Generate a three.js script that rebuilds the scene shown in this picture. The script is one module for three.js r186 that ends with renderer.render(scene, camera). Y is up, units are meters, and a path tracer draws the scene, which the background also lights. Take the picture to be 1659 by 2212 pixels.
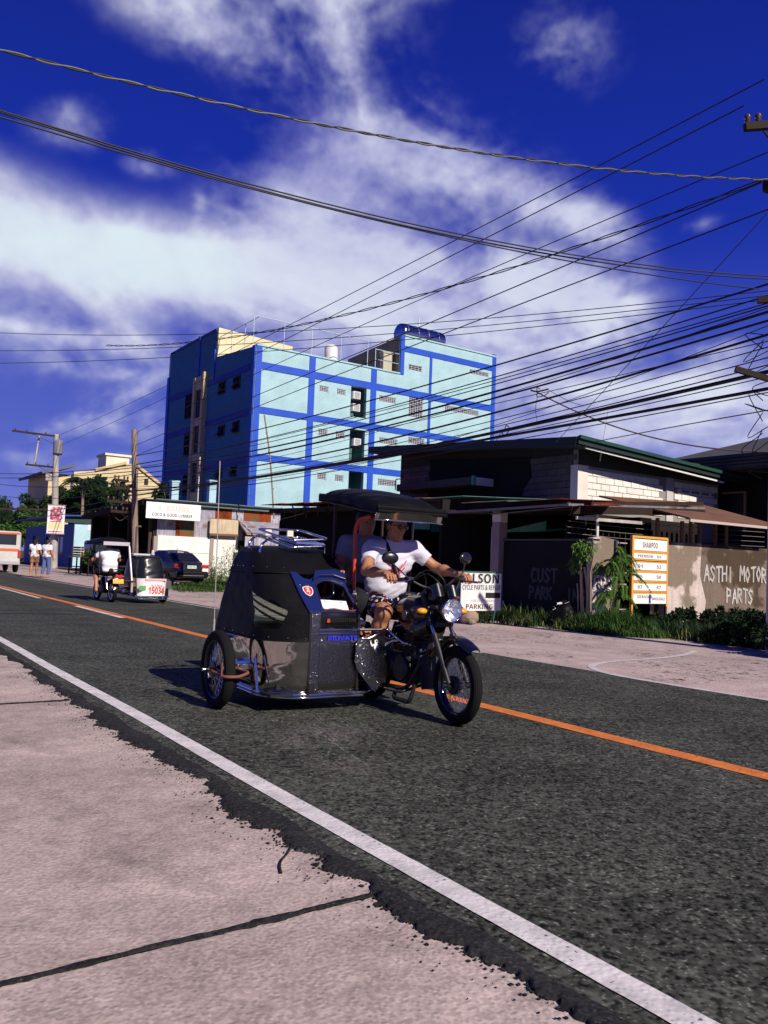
import * as THREE from 'three';
import * as BGU from 'three/addons/utils/BufferGeometryUtils.js';
import { RoundedBoxGeometry } from 'three/addons/geometries/RoundedBoxGeometry.js';
import { FontLoader } from 'three/addons/loaders/FontLoader.js';
import { ImprovedNoise } from 'three/addons/math/ImprovedNoise.js';

// ------------------------------------------------------------------ camera
const V = (x, y, z) => new THREE.Vector3(x, y, z);
const scene = new THREE.Scene();
const W0 = 1659, H0 = 2212, FPX = 1750;           // photograph measured on a 1659 x 2212 grid
const ROLL = 2.233 * Math.PI / 180, PITCH = 3.63 * Math.PI / 180, YAW = 34.52 * Math.PI / 180;
const camFlat = V(-Math.cos(YAW), 0, -Math.sin(YAW)), camRight = V(Math.sin(YAW), 0, -Math.cos(YAW));
const camF = camFlat.clone().multiplyScalar(Math.cos(PITCH)).add(V(0, Math.sin(PITCH), 0));
const camU = V(0, Math.cos(PITCH), 0).sub(camFlat.clone().multiplyScalar(Math.sin(PITCH)));
const EYE = V(0, 1.2, 0);
const camera = new THREE.PerspectiveCamera(2 * Math.atan(H0 / 2 / FPX) * 180 / Math.PI, 768 / 1024, 0.05, 3000);
{
  const c = Math.cos(ROLL), s = Math.sin(ROLL);
  const r = camRight.clone().multiplyScalar(c).add(camU.clone().multiplyScalar(s));
  const u = camU.clone().multiplyScalar(c).sub(camRight.clone().multiplyScalar(s));
  camera.matrixAutoUpdate = true;
  camera.position.copy(EYE);
  camera.quaternion.setFromRotationMatrix(new THREE.Matrix4().makeBasis(r, u, camF.clone().negate()));
}
scene.add(camera);
// survey helpers: where a measured sight line meets a real plane of the street
function sight(px, py) {
  const c = Math.cos(ROLL), s = Math.sin(ROLL), x = px - W0 / 2, y = py - H0 / 2;
  const X = c * x + s * y, Yd = -s * x + c * y;
  return camF.clone().multiplyScalar(FPX).add(camRight.clone().multiplyScalar(X)).sub(camU.clone().multiplyScalar(Yd));
}
const at = (px, py, d) => EYE.clone().add(sight(px, py).multiplyScalar(d / FPX));
const onX = (px, py, x) => { const r = sight(px, py); return EYE.clone().add(r.multiplyScalar(x / r.x)); };
const onZ = (px, py, z) => { const r = sight(px, py); return EYE.clone().add(r.multiplyScalar(z / r.z)); };
const onY = (px, py, y) => { const r = sight(px, py); return EYE.clone().add(r.multiplyScalar((y - EYE.y) / r.y)); };

// ------------------------------------------------------------------ random, noise
let seed = 7;
const rnd = () => { seed = (seed * 1664525 + 1013904223) >>> 0; return seed / 4294967296; };
const rr = (a, b) => a + (b - a) * rnd();
const pick = (a) => a[Math.floor(rnd() * a.length)];
const clamp = (x, a = 0, b = 1) => Math.min(b, Math.max(a, x));
const smooth = (a, b, x) => { const t = clamp((x - a) / (b - a)); return t * t * (3 - 2 * t); };
const mix = (a, b, t) => a + (b - a) * t;
const IN = new ImprovedNoise();
const n3 = (x, y, z) => IN.noise(x, y, z);
function fbm(x, y, z, o = 4, g = 0.5) { let s = 0, a = 1, t = 0; for (let i = 0; i < o; i++) { s += a * IN.noise(x, y, z); t += a; a *= g; x = x * 2.03 + 11.3; y = y * 2.03 + 5.7; z = z * 2.03 + 3.1; } return s / t; }
// tileable 2D noise lattices
function hash2(i, j, s) { let h = (i * 374761393 + j * 668265263 + s * 362437) | 0; h = Math.imul(h ^ (h >>> 13), 1274126177); return ((h ^ (h >>> 16)) >>> 0) / 4294967296; }
function tn(x, y, p, s) { const i = Math.floor(x), j = Math.floor(y), fx = x - i, fy = y - j, u = fx * fx * (3 - 2 * fx), v = fy * fy * (3 - 2 * fy); const m = (k) => ((k % p) + p) % p; const a = hash2(m(i), m(j), s), b = hash2(m(i + 1), m(j), s), c = hash2(m(i), m(j + 1), s), d = hash2(m(i + 1), m(j + 1), s); return a + (b - a) * u + (c - a) * v + (a - b - c + d) * u * v; }
function tf(u, v, p, o, s, g = 0.5) { let r = 0, a = 1, t = 0; for (let k = 0; k < o; k++) { r += a * tn(u * p, v * p, p, s + k * 17); t += a; a *= g; p *= 2; } return r / t; }

// ------------------------------------------------------------------ sky and sun
const sunAz = 5 * Math.PI / 180, sunEl = 35.5 * Math.PI / 180;
const toSun = V(Math.cos(sunEl) * Math.cos(sunAz), Math.sin(sunEl), -Math.cos(sunEl) * Math.sin(sunAz));
const s2l = (c) => { c /= 255; return c <= 0.04045 ? c / 12.92 : Math.pow((c + 0.055) / 1.055, 2.4); };
{
  const w = 3072, h = 1536, data = new Float32Array(w * h * 4);
  // cloud masses: [px, py] sight line to the centre, half sizes in radians (along, across), turn, strength, softness of grain
  const B = [
    [170, 545, 0.19, 0.050, -0.12, 1.12, 0.30], [370, 590, 0.11, 0.048, -0.05, 1.15, 0.30], [0, 480, 0.10, 0.045, -0.3, 0.85, 0.35], [20, 620, 0.16, 0.06, 0, 0.62, 0.5], [480, 640, 0.12, 0.05, 0, 0.75, 0.5],
    [680, 450, 0.10, 0.13, 0.1, 0.95, 0.55], [830, 520, 0.15, 0.11, -0.2, 0.98, 0.5], [640, 620, 0.18, 0.07, 0, 0.92, 0.4], [740, 340, 0.11, 0.06, -0.3, 0.75, 0.7],
    [930, 620, 0.10, 0.06, 0, 0.8, 0.7],
    [960, 350, 0.12, 0.045, -0.35, 0.85, 0.8], [1110, 410, 0.11, 0.034, -0.4, 0.85, 0.8], [1250, 465, 0.065, 0.028, -0.55, 0.9, 0.8], [1000, 430, 0.06, 0.03, -0.5, 0.55, 1.0],
    [1180, 610, 0.095, 0.034, -0.1, 1.05, 0.7], [1290, 640, 0.06, 0.03, -0.2, 0.9, 0.8], [1120, 690, 0.13, 0.045, 0, 0.9, 0.7], [1220, 730, 0.10, 0.025, 0.1, 0.55, 1.0],
    [480, 90, 0.12, 0.045, -0.25, 0.78, 0.9], [640, 40, 0.13, 0.035, -0.1, 0.7, 1.0], [720, 150, 0.08, 0.05, 0.3, 0.68, 1.0], [790, 170, 0.022, 0.05, 0.1, 0.6, 1.0], [400, 100, 0.05, 0.02, -0.4, 0.6, 1.0], [940, 15, 0.05, 0.014, 0.2, 0.5, 1.0], [650, 230, 0.05, 0.04, 0, 0.4, 1.0],
    [330, 372, 0.028, 0.013, 0.1, 0.6, 1.0], [515, 330, 0.013, 0.02, 0.4, 0.45, 1.2], [435, 458, 0.010, 0.02, 0, 0.5, 1.0], [515, 470, 0.014, 0.007, 0, 0.5, 1.0], [170, 290, 0.045, 0.025, 0.2, 0.35, 1.3],
    [1230, 130, 0.05, 0.045, 0.3, 0.36, 1.6], [1500, 480, 0.022, 0.009, 0.3, 0.45, 1.0], [960, 210, 0.03, 0.04, 0.3, 0.3, 1.3], [1110, 265, 0.02, 0.012, 0, 0.3, 1.2],
    [150, 715, 0.14, 0.016, -0.05, 0.85, 0.7], [240, 790, 0.09, 0.014, -0.1, 0.5, 0.9], [300, 895, 0.12, 0.030, 0.12, 0.75, 0.8], [90, 905, 0.10, 0.016, 0, 0.6, 0.8], [330, 850, 0.06, 0.02, 0, 0.5, 0.9],
    [1450, 930, 0.26, 0.05, 0, 0.85, 0.4], [900, 860, 0.30, 0.06, 0, 0.6, 0.6], [650, 760, 0.2, 0.04, 0, 0.62, 0.6], [200, 1000, 0.3, 0.03, 0, 0.36, 0.7], [330, 760, 0.2, 0.05, 0, 0.4, 0.8], [1480, 860, 0.12, 0.03, 0.1, 0.6, 0.8], [1560, 760, 0.1, 0.03, 0, 0.4, 1.0], [1250, 850, 0.10, 0.05, 0.1, 0.6, 0.7], [1640, 880, 0.12, 0.045, 0, 0.8, 0.5], [1100, 760, 0.1, 0.04, 0, 0.6, 0.8], [1000, 720, 0.2, 0.05, 0, 0.6, 0.6],
  ].map(([px, py, a, b, t, s, g]) => {
    const c = sight(px, py).normalize(), e = V(-c.z, 0, c.x).normalize().negate(), u = new THREE.Vector3().crossVectors(c, e).normalize();
    if (u.y < 0) u.negate();
    const right = camRight.dot(e) > 0 ? e : e.negate();
    const ct = Math.cos(t), st = Math.sin(t);
    return { c, x: right.clone().multiplyScalar(ct).add(u.clone().multiplyScalar(st)), y: u.clone().multiplyScalar(ct).sub(right.clone().multiplyScalar(st)), a, b, s, g };
  });
  const zen = [17, 34, 128].map(s2l), mid = [27, 50, 165].map(s2l), low = [88, 104, 197].map(s2l), hor = [128, 136, 208].map(s2l);
  const wht = [220, 223, 241].map(s2l), bright = [226, 242, 246].map(s2l), shd = [142, 144, 206].map(s2l);
  const d = V();
  for (let j = 0; j < h; j++) {
    const el = ((j + 0.5) / h - 0.5) * Math.PI, ce = Math.cos(el), se = Math.sin(el);
    for (let i = 0; i < w; i++) {
      const k = (j * w + i) * 4, az = ((i + 0.5) / w - 0.5) * 2 * Math.PI;
      d.set(ce * Math.cos(az), se, ce * Math.sin(az));
      let r, g, b;
      const e = Math.max(0, el);
      const t1 = smooth(0, 0.11, e), t2 = smooth(0.07, 0.42, e), t3 = smooth(0.3, 0.75, e);
      r = mix(mix(mix(hor[0], low[0], t1), mid[0], t2), zen[0], t3); g = mix(mix(mix(hor[1], low[1], t1), mid[1], t2), zen[1], t3); b = mix(mix(mix(hor[2], low[2], t1), mid[2], t2), zen[2], t3);
      if (el > -0.02) {
        // domain on a flat cloud layer so that the grain foreshortens towards the horizon
        const q = 1 / (0.16 + Math.max(0, se)), X = d.x * q, Z = d.z * q;
        const wx = fbm(X * 0.9 + 3, Z * 0.9, 1.5, 3), wz = fbm(X * 0.9, Z * 0.9 + 7, 4.2, 3);
        const px = d.x * 5 + wx * 2.2, py = d.y * 8 + wz, pz = d.z * 5 + wz * 2.2;
        const puff = fbm(px, py, pz, 6, 0.52), streak = fbm(X * 1.5 + wx * 1.3, Z * 2.6 + wz * 1.3, 0.3, 5, 0.56);
        const grain = 0.8 * puff + 0.3 * streak, fine = fbm(d.x * 42 + puff * 2, d.y * 56, d.z * 42, 4, 0.62);
        let sum = 0, gw = 0, core = 0;
        for (const o of B) {
          const f = d.dot(o.c); if (f < 0.55) continue;
          const x = (d.dot(o.x) / f + wx * 0.05) / o.a, y = (d.dot(o.y) / f + wz * 0.035) / o.b, rr2 = x * x + y * y;
          if (rr2 > 7) continue;
          const v = o.s * Math.exp(-rr2 * 0.8), v3 = v * v * v;
          sum += v3; gw += v3 * o.g; if (o.s > 1.1) core += v3;
        }
        const S = Math.cbrt(sum), G = sum > 1e-9 ? gw / sum : 1;
        let den = smooth(0.10, 1.06, S + Math.min(1, S * 1.7) * G * (grain * 1.6 + fine * 0.36));
        const inFront = smooth(0.50, 0.72, d.dot(camF));
        const gen = smooth(0.16, 0.62, fbm(X * 0.42 + wx, Z * 0.42 + wz, 21, 5, 0.55) - 0.03) * 0.6;
        den = Math.max(den * 0.93, gen * (1 - inFront));
        const lit = clamp(0.28 + den * 0.5 + grain * 1.0 + fine * 0.2);
        const cb = 0.85 * smooth(0.5, 1.35, Math.cbrt(core) + grain * 0.9) * smooth(0.6, 0.95, den) + 0.25 * smooth(0.82, 0.98, den) * (1 - smooth(0.5, 1.35, Math.cbrt(core)));
        const cr = mix(mix(shd[0], wht[0], lit), bright[0], cb), cg = mix(mix(shd[1], wht[1], lit), bright[1], cb), cbl = mix(mix(shd[2], wht[2], lit), bright[2], cb);
        r = mix(r, cr, den); g = mix(g, cg, den); b = mix(b, cbl, den);
      }
      data[k] = r; data[k + 1] = g; data[k + 2] = b; data[k + 3] = 1;
    }
  }
  const t = new THREE.DataTexture(data, w, h, THREE.RGBAFormat, THREE.FloatType);
  t.mapping = THREE.EquirectangularReflectionMapping; t.magFilter = THREE.LinearFilter; t.minFilter = THREE.LinearFilter; t.needsUpdate = true;
  scene.background = t; scene.environment = t;
}
const sun = new THREE.DirectionalLight(new THREE.Color(1.0, 0.91, 0.80), 5.0);
sun.position.copy(toSun).multiplyScalar(80).add(V(-20, 0, -12)); sun.target.position.set(-20, 0, -12);
sun.castShadow = true; sun.shadow.mapSize.set(4096, 4096);
Object.assign(sun.shadow.camera, { left: -60, right: 60, top: 60, bottom: -60, near: 1, far: 220 });
scene.add(sun, sun.target);
const renderer = new THREE.WebGLRenderer({ antialias: true });
renderer.setSize(768, 1024); renderer.toneMapping = THREE.LinearToneMapping; renderer.toneMappingExposure = 1.02;
renderer.shadowMap.enabled = true;

// ------------------------------------------------------------------ geometry helpers
function fin(g) { // one layout for every geometry: position, normal, uv in metres
  const keep = g.userData.keepUV; if (g.index) g = g.toNonIndexed();
  for (const k of Object.keys(g.attributes)) if (!['position', 'normal', 'uv'].includes(k)) g.deleteAttribute(k);
  if (!g.attributes.normal) g.computeVertexNormals();
  g.morphAttributes = {};
  const p = g.attributes.position, n = g.attributes.normal, uv = new Float32Array(p.count * 2);
  if (!keep) {
    for (let i = 0; i < p.count; i += 3) {
      let nx = 0, ny = 0, nz = 0;
      for (let j = 0; j < 3; j++) { nx += n.getX(i + j); ny += n.getY(i + j); nz += n.getZ(i + j); }
      nx = Math.abs(nx); ny = Math.abs(ny); nz = Math.abs(nz);
      for (let j = 0; j < 3; j++) {
        const x = p.getX(i + j), y = p.getY(i + j), z = p.getZ(i + j);
        if (ny >= nx && ny >= nz) { uv[(i + j) * 2] = x; uv[(i + j) * 2 + 1] = z; } else if (nx >= nz) { uv[(i + j) * 2] = z; uv[(i + j) * 2 + 1] = y; } else { uv[(i + j) * 2] = x; uv[(i + j) * 2 + 1] = y; }
      }
    }
    g.setAttribute('uv', new THREE.BufferAttribute(uv, 2));
  }
  return g;
}
const box = (w, h, d, x = 0, y = 0, z = 0, ry = 0, rx = 0, rz = 0) => { const g = new THREE.BoxGeometry(w, h, d); g.applyMatrix4(new THREE.Matrix4().compose(V(x, y, z), new THREE.Quaternion().setFromEuler(new THREE.Euler(rx, ry, rz, 'YXZ')), V(1, 1, 1))); return g; };
const span = (x0, x1, y0, y1, z0, z1) => box(Math.abs(x1 - x0), Math.abs(y1 - y0), Math.abs(z1 - z0), (x0 + x1) / 2, (y0 + y1) / 2, (z0 + z1) / 2);
const rbox = (w, h, d, r, x = 0, y = 0, z = 0, ry = 0, rx = 0, rz = 0, seg = 2) => { const g = new RoundedBoxGeometry(w, h, d, seg, r); g.applyMatrix4(new THREE.Matrix4().compose(V(x, y, z), new THREE.Quaternion().setFromEuler(new THREE.Euler(rx, ry, rz, 'YXZ')), V(1, 1, 1))); return g; };
const vv = (a) => (a.isVector3 ? a : V(a[0], a[1], a[2]));
function bar(a, b, r0, r1 = r0, n = 10) { a = vv(a); b = vv(b); const l = a.distanceTo(b), g = new THREE.CylinderGeometry(r1, r0, l, n, 1); g.applyMatrix4(new THREE.Matrix4().compose(a.clone().add(b).multiplyScalar(0.5), new THREE.Quaternion().setFromUnitVectors(V(0, 1, 0), b.clone().sub(a).normalize()), V(1, 1, 1))); return g; }
function plank(a, b, w, t, up = V(0, 1, 0)) { // rectangular beam from a to b
  a = vv(a); b = vv(b); const z = b.clone().sub(a), l = z.length(); z.normalize(); const x = new THREE.Vector3().crossVectors(up, z).normalize(), y = new THREE.Vector3().crossVectors(z, x);
  const g = new THREE.BoxGeometry(w, t, l); g.applyMatrix4(new THREE.Matrix4().makeBasis(x, y, z).setPosition(a.clone().add(b).multiplyScalar(0.5))); return g;
}
function tube(pts, r, seg = 40, n = 8, closed = false, tension = 0.5) { return new THREE.TubeGeometry(new THREE.CatmullRomCurve3(pts.map(vv), closed, 'catmullrom', tension), seg, r, n, closed); }
function polyTube(pts, r, rad = 0.03, n = 8) { // straight runs with rounded bends
  pts = pts.map(vv); const path = new THREE.CurvePath(); let last = pts[0];
  for (let i = 1; i < pts.length; i++) {
    if (i === pts.length - 1) { path.add(new THREE.LineCurve3(last, pts[i])); break; }
    const p = pts[i], a = pts[i - 1], b = pts[i + 1], k = Math.min(rad, p.distanceTo(a) * 0.45, p.distanceTo(b) * 0.45);
    const q0 = p.clone().add(a.clone().sub(p).setLength(k)), q1 = p.clone().add(b.clone().sub(p).setLength(k));
    path.add(new THREE.LineCurve3(last, q0)); path.add(new THREE.QuadraticBezierCurve3(q0, p, q1)); last = q1;
  }
  const P = [];
  for (const c of path.curves) { const k = c.isLineCurve3 ? 1 : 6; for (let i = 0; i < k; i++) P.push(c.getPoint(i / k)); }
  P.push(pts[pts.length - 1]);
  const cv = new THREE.CurvePath(); for (let i = 1; i < P.length; i++) if (P[i].distanceTo(P[i - 1]) > 1e-5) cv.add(new THREE.LineCurve3(P[i - 1], P[i]));
  // sweep by hand: rings at every point
  const pos = [], idx = []; let up = V(0, 1, 0);
  for (let i = 0; i < P.length; i++) {
    const t = P[Math.min(P.length - 1, i + 1)].clone().sub(P[Math.max(0, i - 1)]).normalize();
    if (Math.abs(t.dot(up)) > 0.98) up = Math.abs(t.x) < 0.9 ? V(1, 0, 0) : V(0, 0, 1);
    const x = new THREE.Vector3().crossVectors(t, up).normalize(), y = new THREE.Vector3().crossVectors(x, t); up = y.clone();
    for (let j = 0; j < n; j++) { const a = j / n * Math.PI * 2; const v = P[i].clone().add(x.clone().multiplyScalar(Math.cos(a) * r)).add(y.clone().multiplyScalar(Math.sin(a) * r)); pos.push(v.x, v.y, v.z); }
  }
  for (let i = 0; i + 1 < P.length; i++) for (let j = 0; j < n; j++) { const a = i * n + j, b = i * n + (j + 1) % n; idx.push(a, b, a + n, b, b + n, a + n); }
  const g = new THREE.BufferGeometry(); g.setAttribute('position', new THREE.Float32BufferAttribute(pos, 3)); g.setIndex(idx); g.computeVertexNormals(); return g;
}
const lathe = (prof, n = 32) => new THREE.LatheGeometry(prof.map(([r, y]) => new THREE.Vector2(r, y)), n);
const move = (g, x, y, z) => g.translate(x, y, z);
const FONT = await new FontLoader().loadAsync('fonts/droid/droid_sans_bold.typeface.json');
function textGeo(txt, w, h, slant = 0) { const g = new THREE.ShapeGeometry(FONT.generateShapes(txt, 1), 4); g.computeBoundingBox(); const b = g.boundingBox, p = g.attributes.position; for (let i = 0; i < p.count; i++) { const y = (p.getY(i) - b.min.y) / (b.max.y - b.min.y) - 0.5; p.setXY(i, ((p.getX(i) - b.min.x) / (b.max.x - b.min.x) - 0.5) * w + y * h * slant, y * h); } return g; } // flat lettering, w by h metres, centred, facing +z
const rotX = (g, a) => g.rotateX(a), rotY = (g, a) => g.rotateY(a), rotZ = (g, a) => g.rotateZ(a);
function ext(pts, depth, bevel = 0, hole = null) { const s = new THREE.Shape(pts.map(([x, y]) => new THREE.Vector2(x, y))); if (hole) for (const hh of hole) s.holes.push(new THREE.Path(hh.map(([x, y]) => new THREE.Vector2(x, y)))); return new THREE.ExtrudeGeometry(s, { depth, bevelEnabled: bevel > 0, bevelSize: bevel, bevelThickness: bevel, bevelSegments: 2, curveSegments: 12 }); }
function quadSheet(pts) { const g = new THREE.BufferGeometry(); const [a, b, c, d] = pts.map(vv); g.setAttribute('position', new THREE.Float32BufferAttribute([...a.toArray(), ...b.toArray(), ...c.toArray(), ...a.toArray(), ...c.toArray(), ...d.toArray()], 3)); g.computeVertexNormals(); return g; }
function slabOf(pts, t) { // a quad given thickness t along its normal (backwards)
  const P = pts.map(vv), n = P[1].clone().sub(P[0]).cross(P[3].clone().sub(P[0])).normalize().multiplyScalar(-t), Q = P.map((p) => p.clone().add(n));
  const L = [[P[0], P[1], P[2], P[3]], [Q[3], Q[2], Q[1], Q[0]], [P[1], P[0], Q[0], Q[1]], [P[2], P[1], Q[1], Q[2]], [P[3], P[2], Q[2], Q[3]], [P[0], P[3], Q[3], Q[0]]];
  return BGU.mergeGeometries(L.map(quadSheet));
}
function gridSurf(nu, nv, f, keep = null) { // smooth surface from f(i,j) -> Vector3
  const pos = [], uv = [], idx = [];
  for (let i = 0; i <= nu; i++) for (let j = 0; j <= nv; j++) { const p = f(i / nu, j / nv); pos.push(p.x, p.y, p.z); uv.push(i / nu, j / nv); }
  for (let i = 0; i < nu; i++) for (let j = 0; j < nv; j++) { if (keep && !keep((i + 0.5) / nu, (j + 0.5) / nv)) continue; const a = i * (nv + 1) + j, b = a + 1, c = a + nv + 1, e = c + 1; idx.push(a, c, b, b, c, e); }
  const g = new THREE.BufferGeometry(); g.setAttribute('position', new THREE.Float32BufferAttribute(pos, 3)); g.setAttribute('uv', new THREE.Float32BufferAttribute(uv, 2)); g.setIndex(idx); g.computeVertexNormals(); return g;
}
const keepUV = (g) => { g.userData.keepUV = true; return g; };
function corrugated(w, h, pitch = 0.076, amp = 0.009, per = 6) { // sheet in x-y, ribs run along y
  const n = Math.max(4, Math.round(w / pitch * per));
  return gridSurf(n, 1, (u, v) => V((u - 0.5) * w, v * h, Math.sin(u * w / pitch * 2 * Math.PI) * amp));
}

// ------------------------------------------------------------------ objects
const used = {};
function numbered(n) { const k = used[n] = (used[n] ?? -1) + 1; return k ? `${n}_${String(k).padStart(3, '0')}` : n; }
function tag(o, label, category, group) { o.userData = { ...o.userData, label, category }; if (group) o.userData.group = group; return o; }
function merged(gs) { gs = (Array.isArray(gs) ? gs.flat(3) : [gs]).map(fin); const g = gs.length === 1 ? gs[0] : BGU.mergeGeometries(gs); return g; }
function mesh(name, gs, m, parent = scene) { const o = new THREE.Mesh(merged(gs), m); o.name = parent === scene ? numbered(name) : name; o.castShadow = o.receiveShadow = true; parent.add(o); return o; }
const each = (name, gs, m, parent) => gs.map((g) => mesh(name, g, m, parent)); // alike parts, each on its own
function thing(name, label, category, p = [0, 0, 0], ry = 0, group = null) { const o = new THREE.Group(); o.name = numbered(name); scene.add(o); o.position.set(...(p.isVector3 ? p.toArray() : p)); o.rotation.y = ry; return tag(o, label, category, group); }
function solo(name, gs, m, label, category, group) { return tag(mesh(name, gs, m), label, category, group); }
function struct(name, gs, m) { const o = mesh(name, gs, m); o.userData.kind = 'structure'; return o; }
function pieces(o) { const c = {}; o.traverse((k) => { if (k === o || !k.parent) return; const key = k.parent.uuid + k.name; c[key] = (c[key] ?? -1) + 1; }); return o; }

// ------------------------------------------------------------------ textures, materials
function tex(size, fn, tile, srgb = true, rx = null) { // fn(u, v) -> [r, g, b] 0..1 ; tile in metres
  const d = new Uint8Array(size * size * 4);
  for (let j = 0; j < size; j++) for (let i = 0; i < size; i++) { const c = fn(i / size, j / size), k = (j * size + i) * 4; d[k] = clamp(c[0]) * 255; d[k + 1] = clamp(c[1]) * 255; d[k + 2] = clamp(c[2]) * 255; d[k + 3] = 255; }
  const t = new THREE.DataTexture(d, size, size, THREE.RGBAFormat); t.wrapS = t.wrapT = THREE.RepeatWrapping; t.magFilter = THREE.LinearFilter; t.minFilter = THREE.LinearMipmapLinearFilter; t.generateMipmaps = true;
  if (srgb) t.colorSpace = THREE.SRGBColorSpace; t.repeat.set(1 / tile, 1 / (rx ?? tile)); t.needsUpdate = true; return t;
}
const retile = (t, a, b = a) => { const c = t.clone(); c.repeat.set(1 / a, 1 / b); c.needsUpdate = true; return c; };
function canvasTex(w, h, draw) { const c = document.createElement('canvas'); c.width = w; c.height = h; const g = c.getContext('2d'); draw(g, w, h); const t = new THREE.CanvasTexture(c); t.colorSpace = THREE.SRGBColorSpace; return t; }
const lin = (r, g, b) => new THREE.Color().setRGB(r, g, b);
const M = (color, rough = 0.8, o = {}) => (rough >= 0.85 ? new THREE.MeshPhysicalMaterial({ color, roughness: rough, specularIntensity: 0.22, ...o }) : new THREE.MeshStandardMaterial({ color, roughness: rough, ...o })); // weak specular on rough surfaces keeps shaded parts dark
const grey = (g) => [g, g, g];
const grime = tex(512, (u, v) => { const a = tf(u, v, 5, 6, 3), b = tf(u, v, 40, 3, 9); return grey(0.93 + 0.13 * (a - 0.5) + 0.07 * (b - 0.5)); }, 3.1);
const streaks = tex(512, (u, v) => { const a = tf(u * 1, v * 1, 6, 5, 31), b = tn(u * 90, v * 6, 90, 5) * 0.6 + tn(u * 30, v * 2, 30, 8) * 0.4; return grey(0.84 + 0.22 * (a - 0.5) + 0.16 * (b - 0.5) + 0.06); }, 2.4);
const bumpN = tex(512, (u, v) => grey(tf(u, v, 24, 5, 12, 0.62)), 0.7, false);
const painted = (c, rough = 0.75, o = {}) => M(c, rough, { map: grime, bumpMap: bumpN, bumpScale: 0.004, ...o });
// ------------------------------------------------------------------ ground, road, shoulders
const asphaltTex = tex(1024, (u, v) => {
  const a = tn(u * 190, v * 190, 190, 1), b = tn(u * 95, v * 95, 95, 2), c = tf(u, v, 6, 4, 3), s = tn(u * 260, v * 260, 260, 7);
  let g = 0.285 + 0.13 * (c - 0.5) + 0.15 * (b - 0.5) + 0.16 * (a - 0.5);
  if (s > 0.80) g += 0.34 * (s - 0.80) / 0.2; if (a < 0.24) g -= 0.09;
  g *= 0.96; return [g * 0.965, g * 0.975, g * 0.89];
}, 2.6);
const asphaltBump = tex(1024, (u, v) => grey(0.55 * tn(u * 190, v * 190, 190, 1) + 0.3 * tn(u * 95, v * 95, 95, 2) + 0.15 * tn(u * 260, v * 260, 260, 7)), 2.6, false);
const asphaltM = M(lin(0.92, 0.93, 0.92), 0.9, { map: asphaltTex, bumpMap: asphaltBump, bumpScale: 0.0055 });
const tarTex = tex(512, (u, v) => { const a = tn(u * 120, v * 120, 120, 41), c = tf(u, v, 8, 4, 43), s = tn(u * 150, v * 150, 150, 44); let g = 0.17 + 0.08 * (c - 0.5) + 0.08 * (a - 0.5); if (s > 0.86) g += 0.25 * (s - 0.86) / 0.14; return [g, g * 1.0, g * 1.0]; }, 1.2);
const tarM = M(lin(1, 1, 1), 0.93, { map: tarTex, bumpMap: asphaltBump, bumpScale: 0.008 });
const concTex = tex(1024, (u, v) => {
  const c = tf(u, v, 4, 5, 51), m = tf(u, v, 26, 4, 52), f = tn(u * 210, v * 210, 210, 53), p = tn(u * 70, v * 70, 70, 54), q = tf(u + 0.3, v, 9, 4, 58);
  const st = tn(u * 330, v * 330, 330, 59); let g = 0.715 + 0.22 * (c - 0.5) + 0.15 * (m - 0.5) + 0.14 * (f - 0.5) + (st > 0.86 ? 0.06 : st < 0.1 ? -0.09 : 0);
  if (p < 0.06) g -= 0.10 * tn(u * 9, v * 9, 9, 55);
  if (q > 0.62) g -= 0.35 * (q - 0.62);
  return [g * 1.0, g * 0.90, g * 0.85];
}, 2.3);
const concBump = tex(1024, (u, v) => grey(0.6 * tf(u, v, 40, 5, 52) + 0.4 * tn(u * 210, v * 210, 210, 53)), 2.3, false);
const slabMs = [1, 0.965, 1.03].map((k) => M(lin(0.93 * k, 0.93 * k, 0.935 * k), 0.88, { map: concTex, bumpMap: concBump, bumpScale: 0.005 }));
const apronTex = tex(1024, (u, v) => {
  const c = tf(u, v, 3, 5, 61), m = tf(u, v, 18, 4, 62), p = tn(u * 60, v * 60, 60, 64), q = tn(u * 130, v * 130, 130, 65), k = tf(u, v, 5, 4, 66);
  let g = 0.74 + 0.14 * (c - 0.5) + 0.15 * (m - 0.5); const rough = smooth(0.45, 0.62, k);
  if (p < 0.25) g -= 0.55 * (0.25 - p) / 0.25 * rough; if (q > 0.75) g -= 0.18 * rough;
  return [g * 1.0, g * 0.895, g * 0.85];
}, 4.2);
const apronM = M(lin(0.9, 0.9, 0.91), 0.9, { map: apronTex, bumpMap: concBump, bumpScale: 0.012 });
const dirtTex = tex(512, (u, v) => { const c = tf(u, v, 5, 6, 71), m = tn(u * 80, v * 80, 80, 72); const g = 0.36 + 0.24 * (c - 0.5) + 0.12 * (m - 0.5); return [g, g * 0.92, g * 0.74]; }, 3.7);
const dirtM = M(lin(1, 1, 1), 0.95, { map: dirtTex, bumpMap: bumpN, bumpScale: 0.02 });

struct('ground', (() => { const g = new THREE.PlaneGeometry(1600, 1600); g.rotateX(-Math.PI / 2); return move(g, -200, -0.16, 0); })(), dirtM);
struct('road', span(-300, 60, -0.15, 0, -7.75, -1.80), asphaltM);
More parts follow.
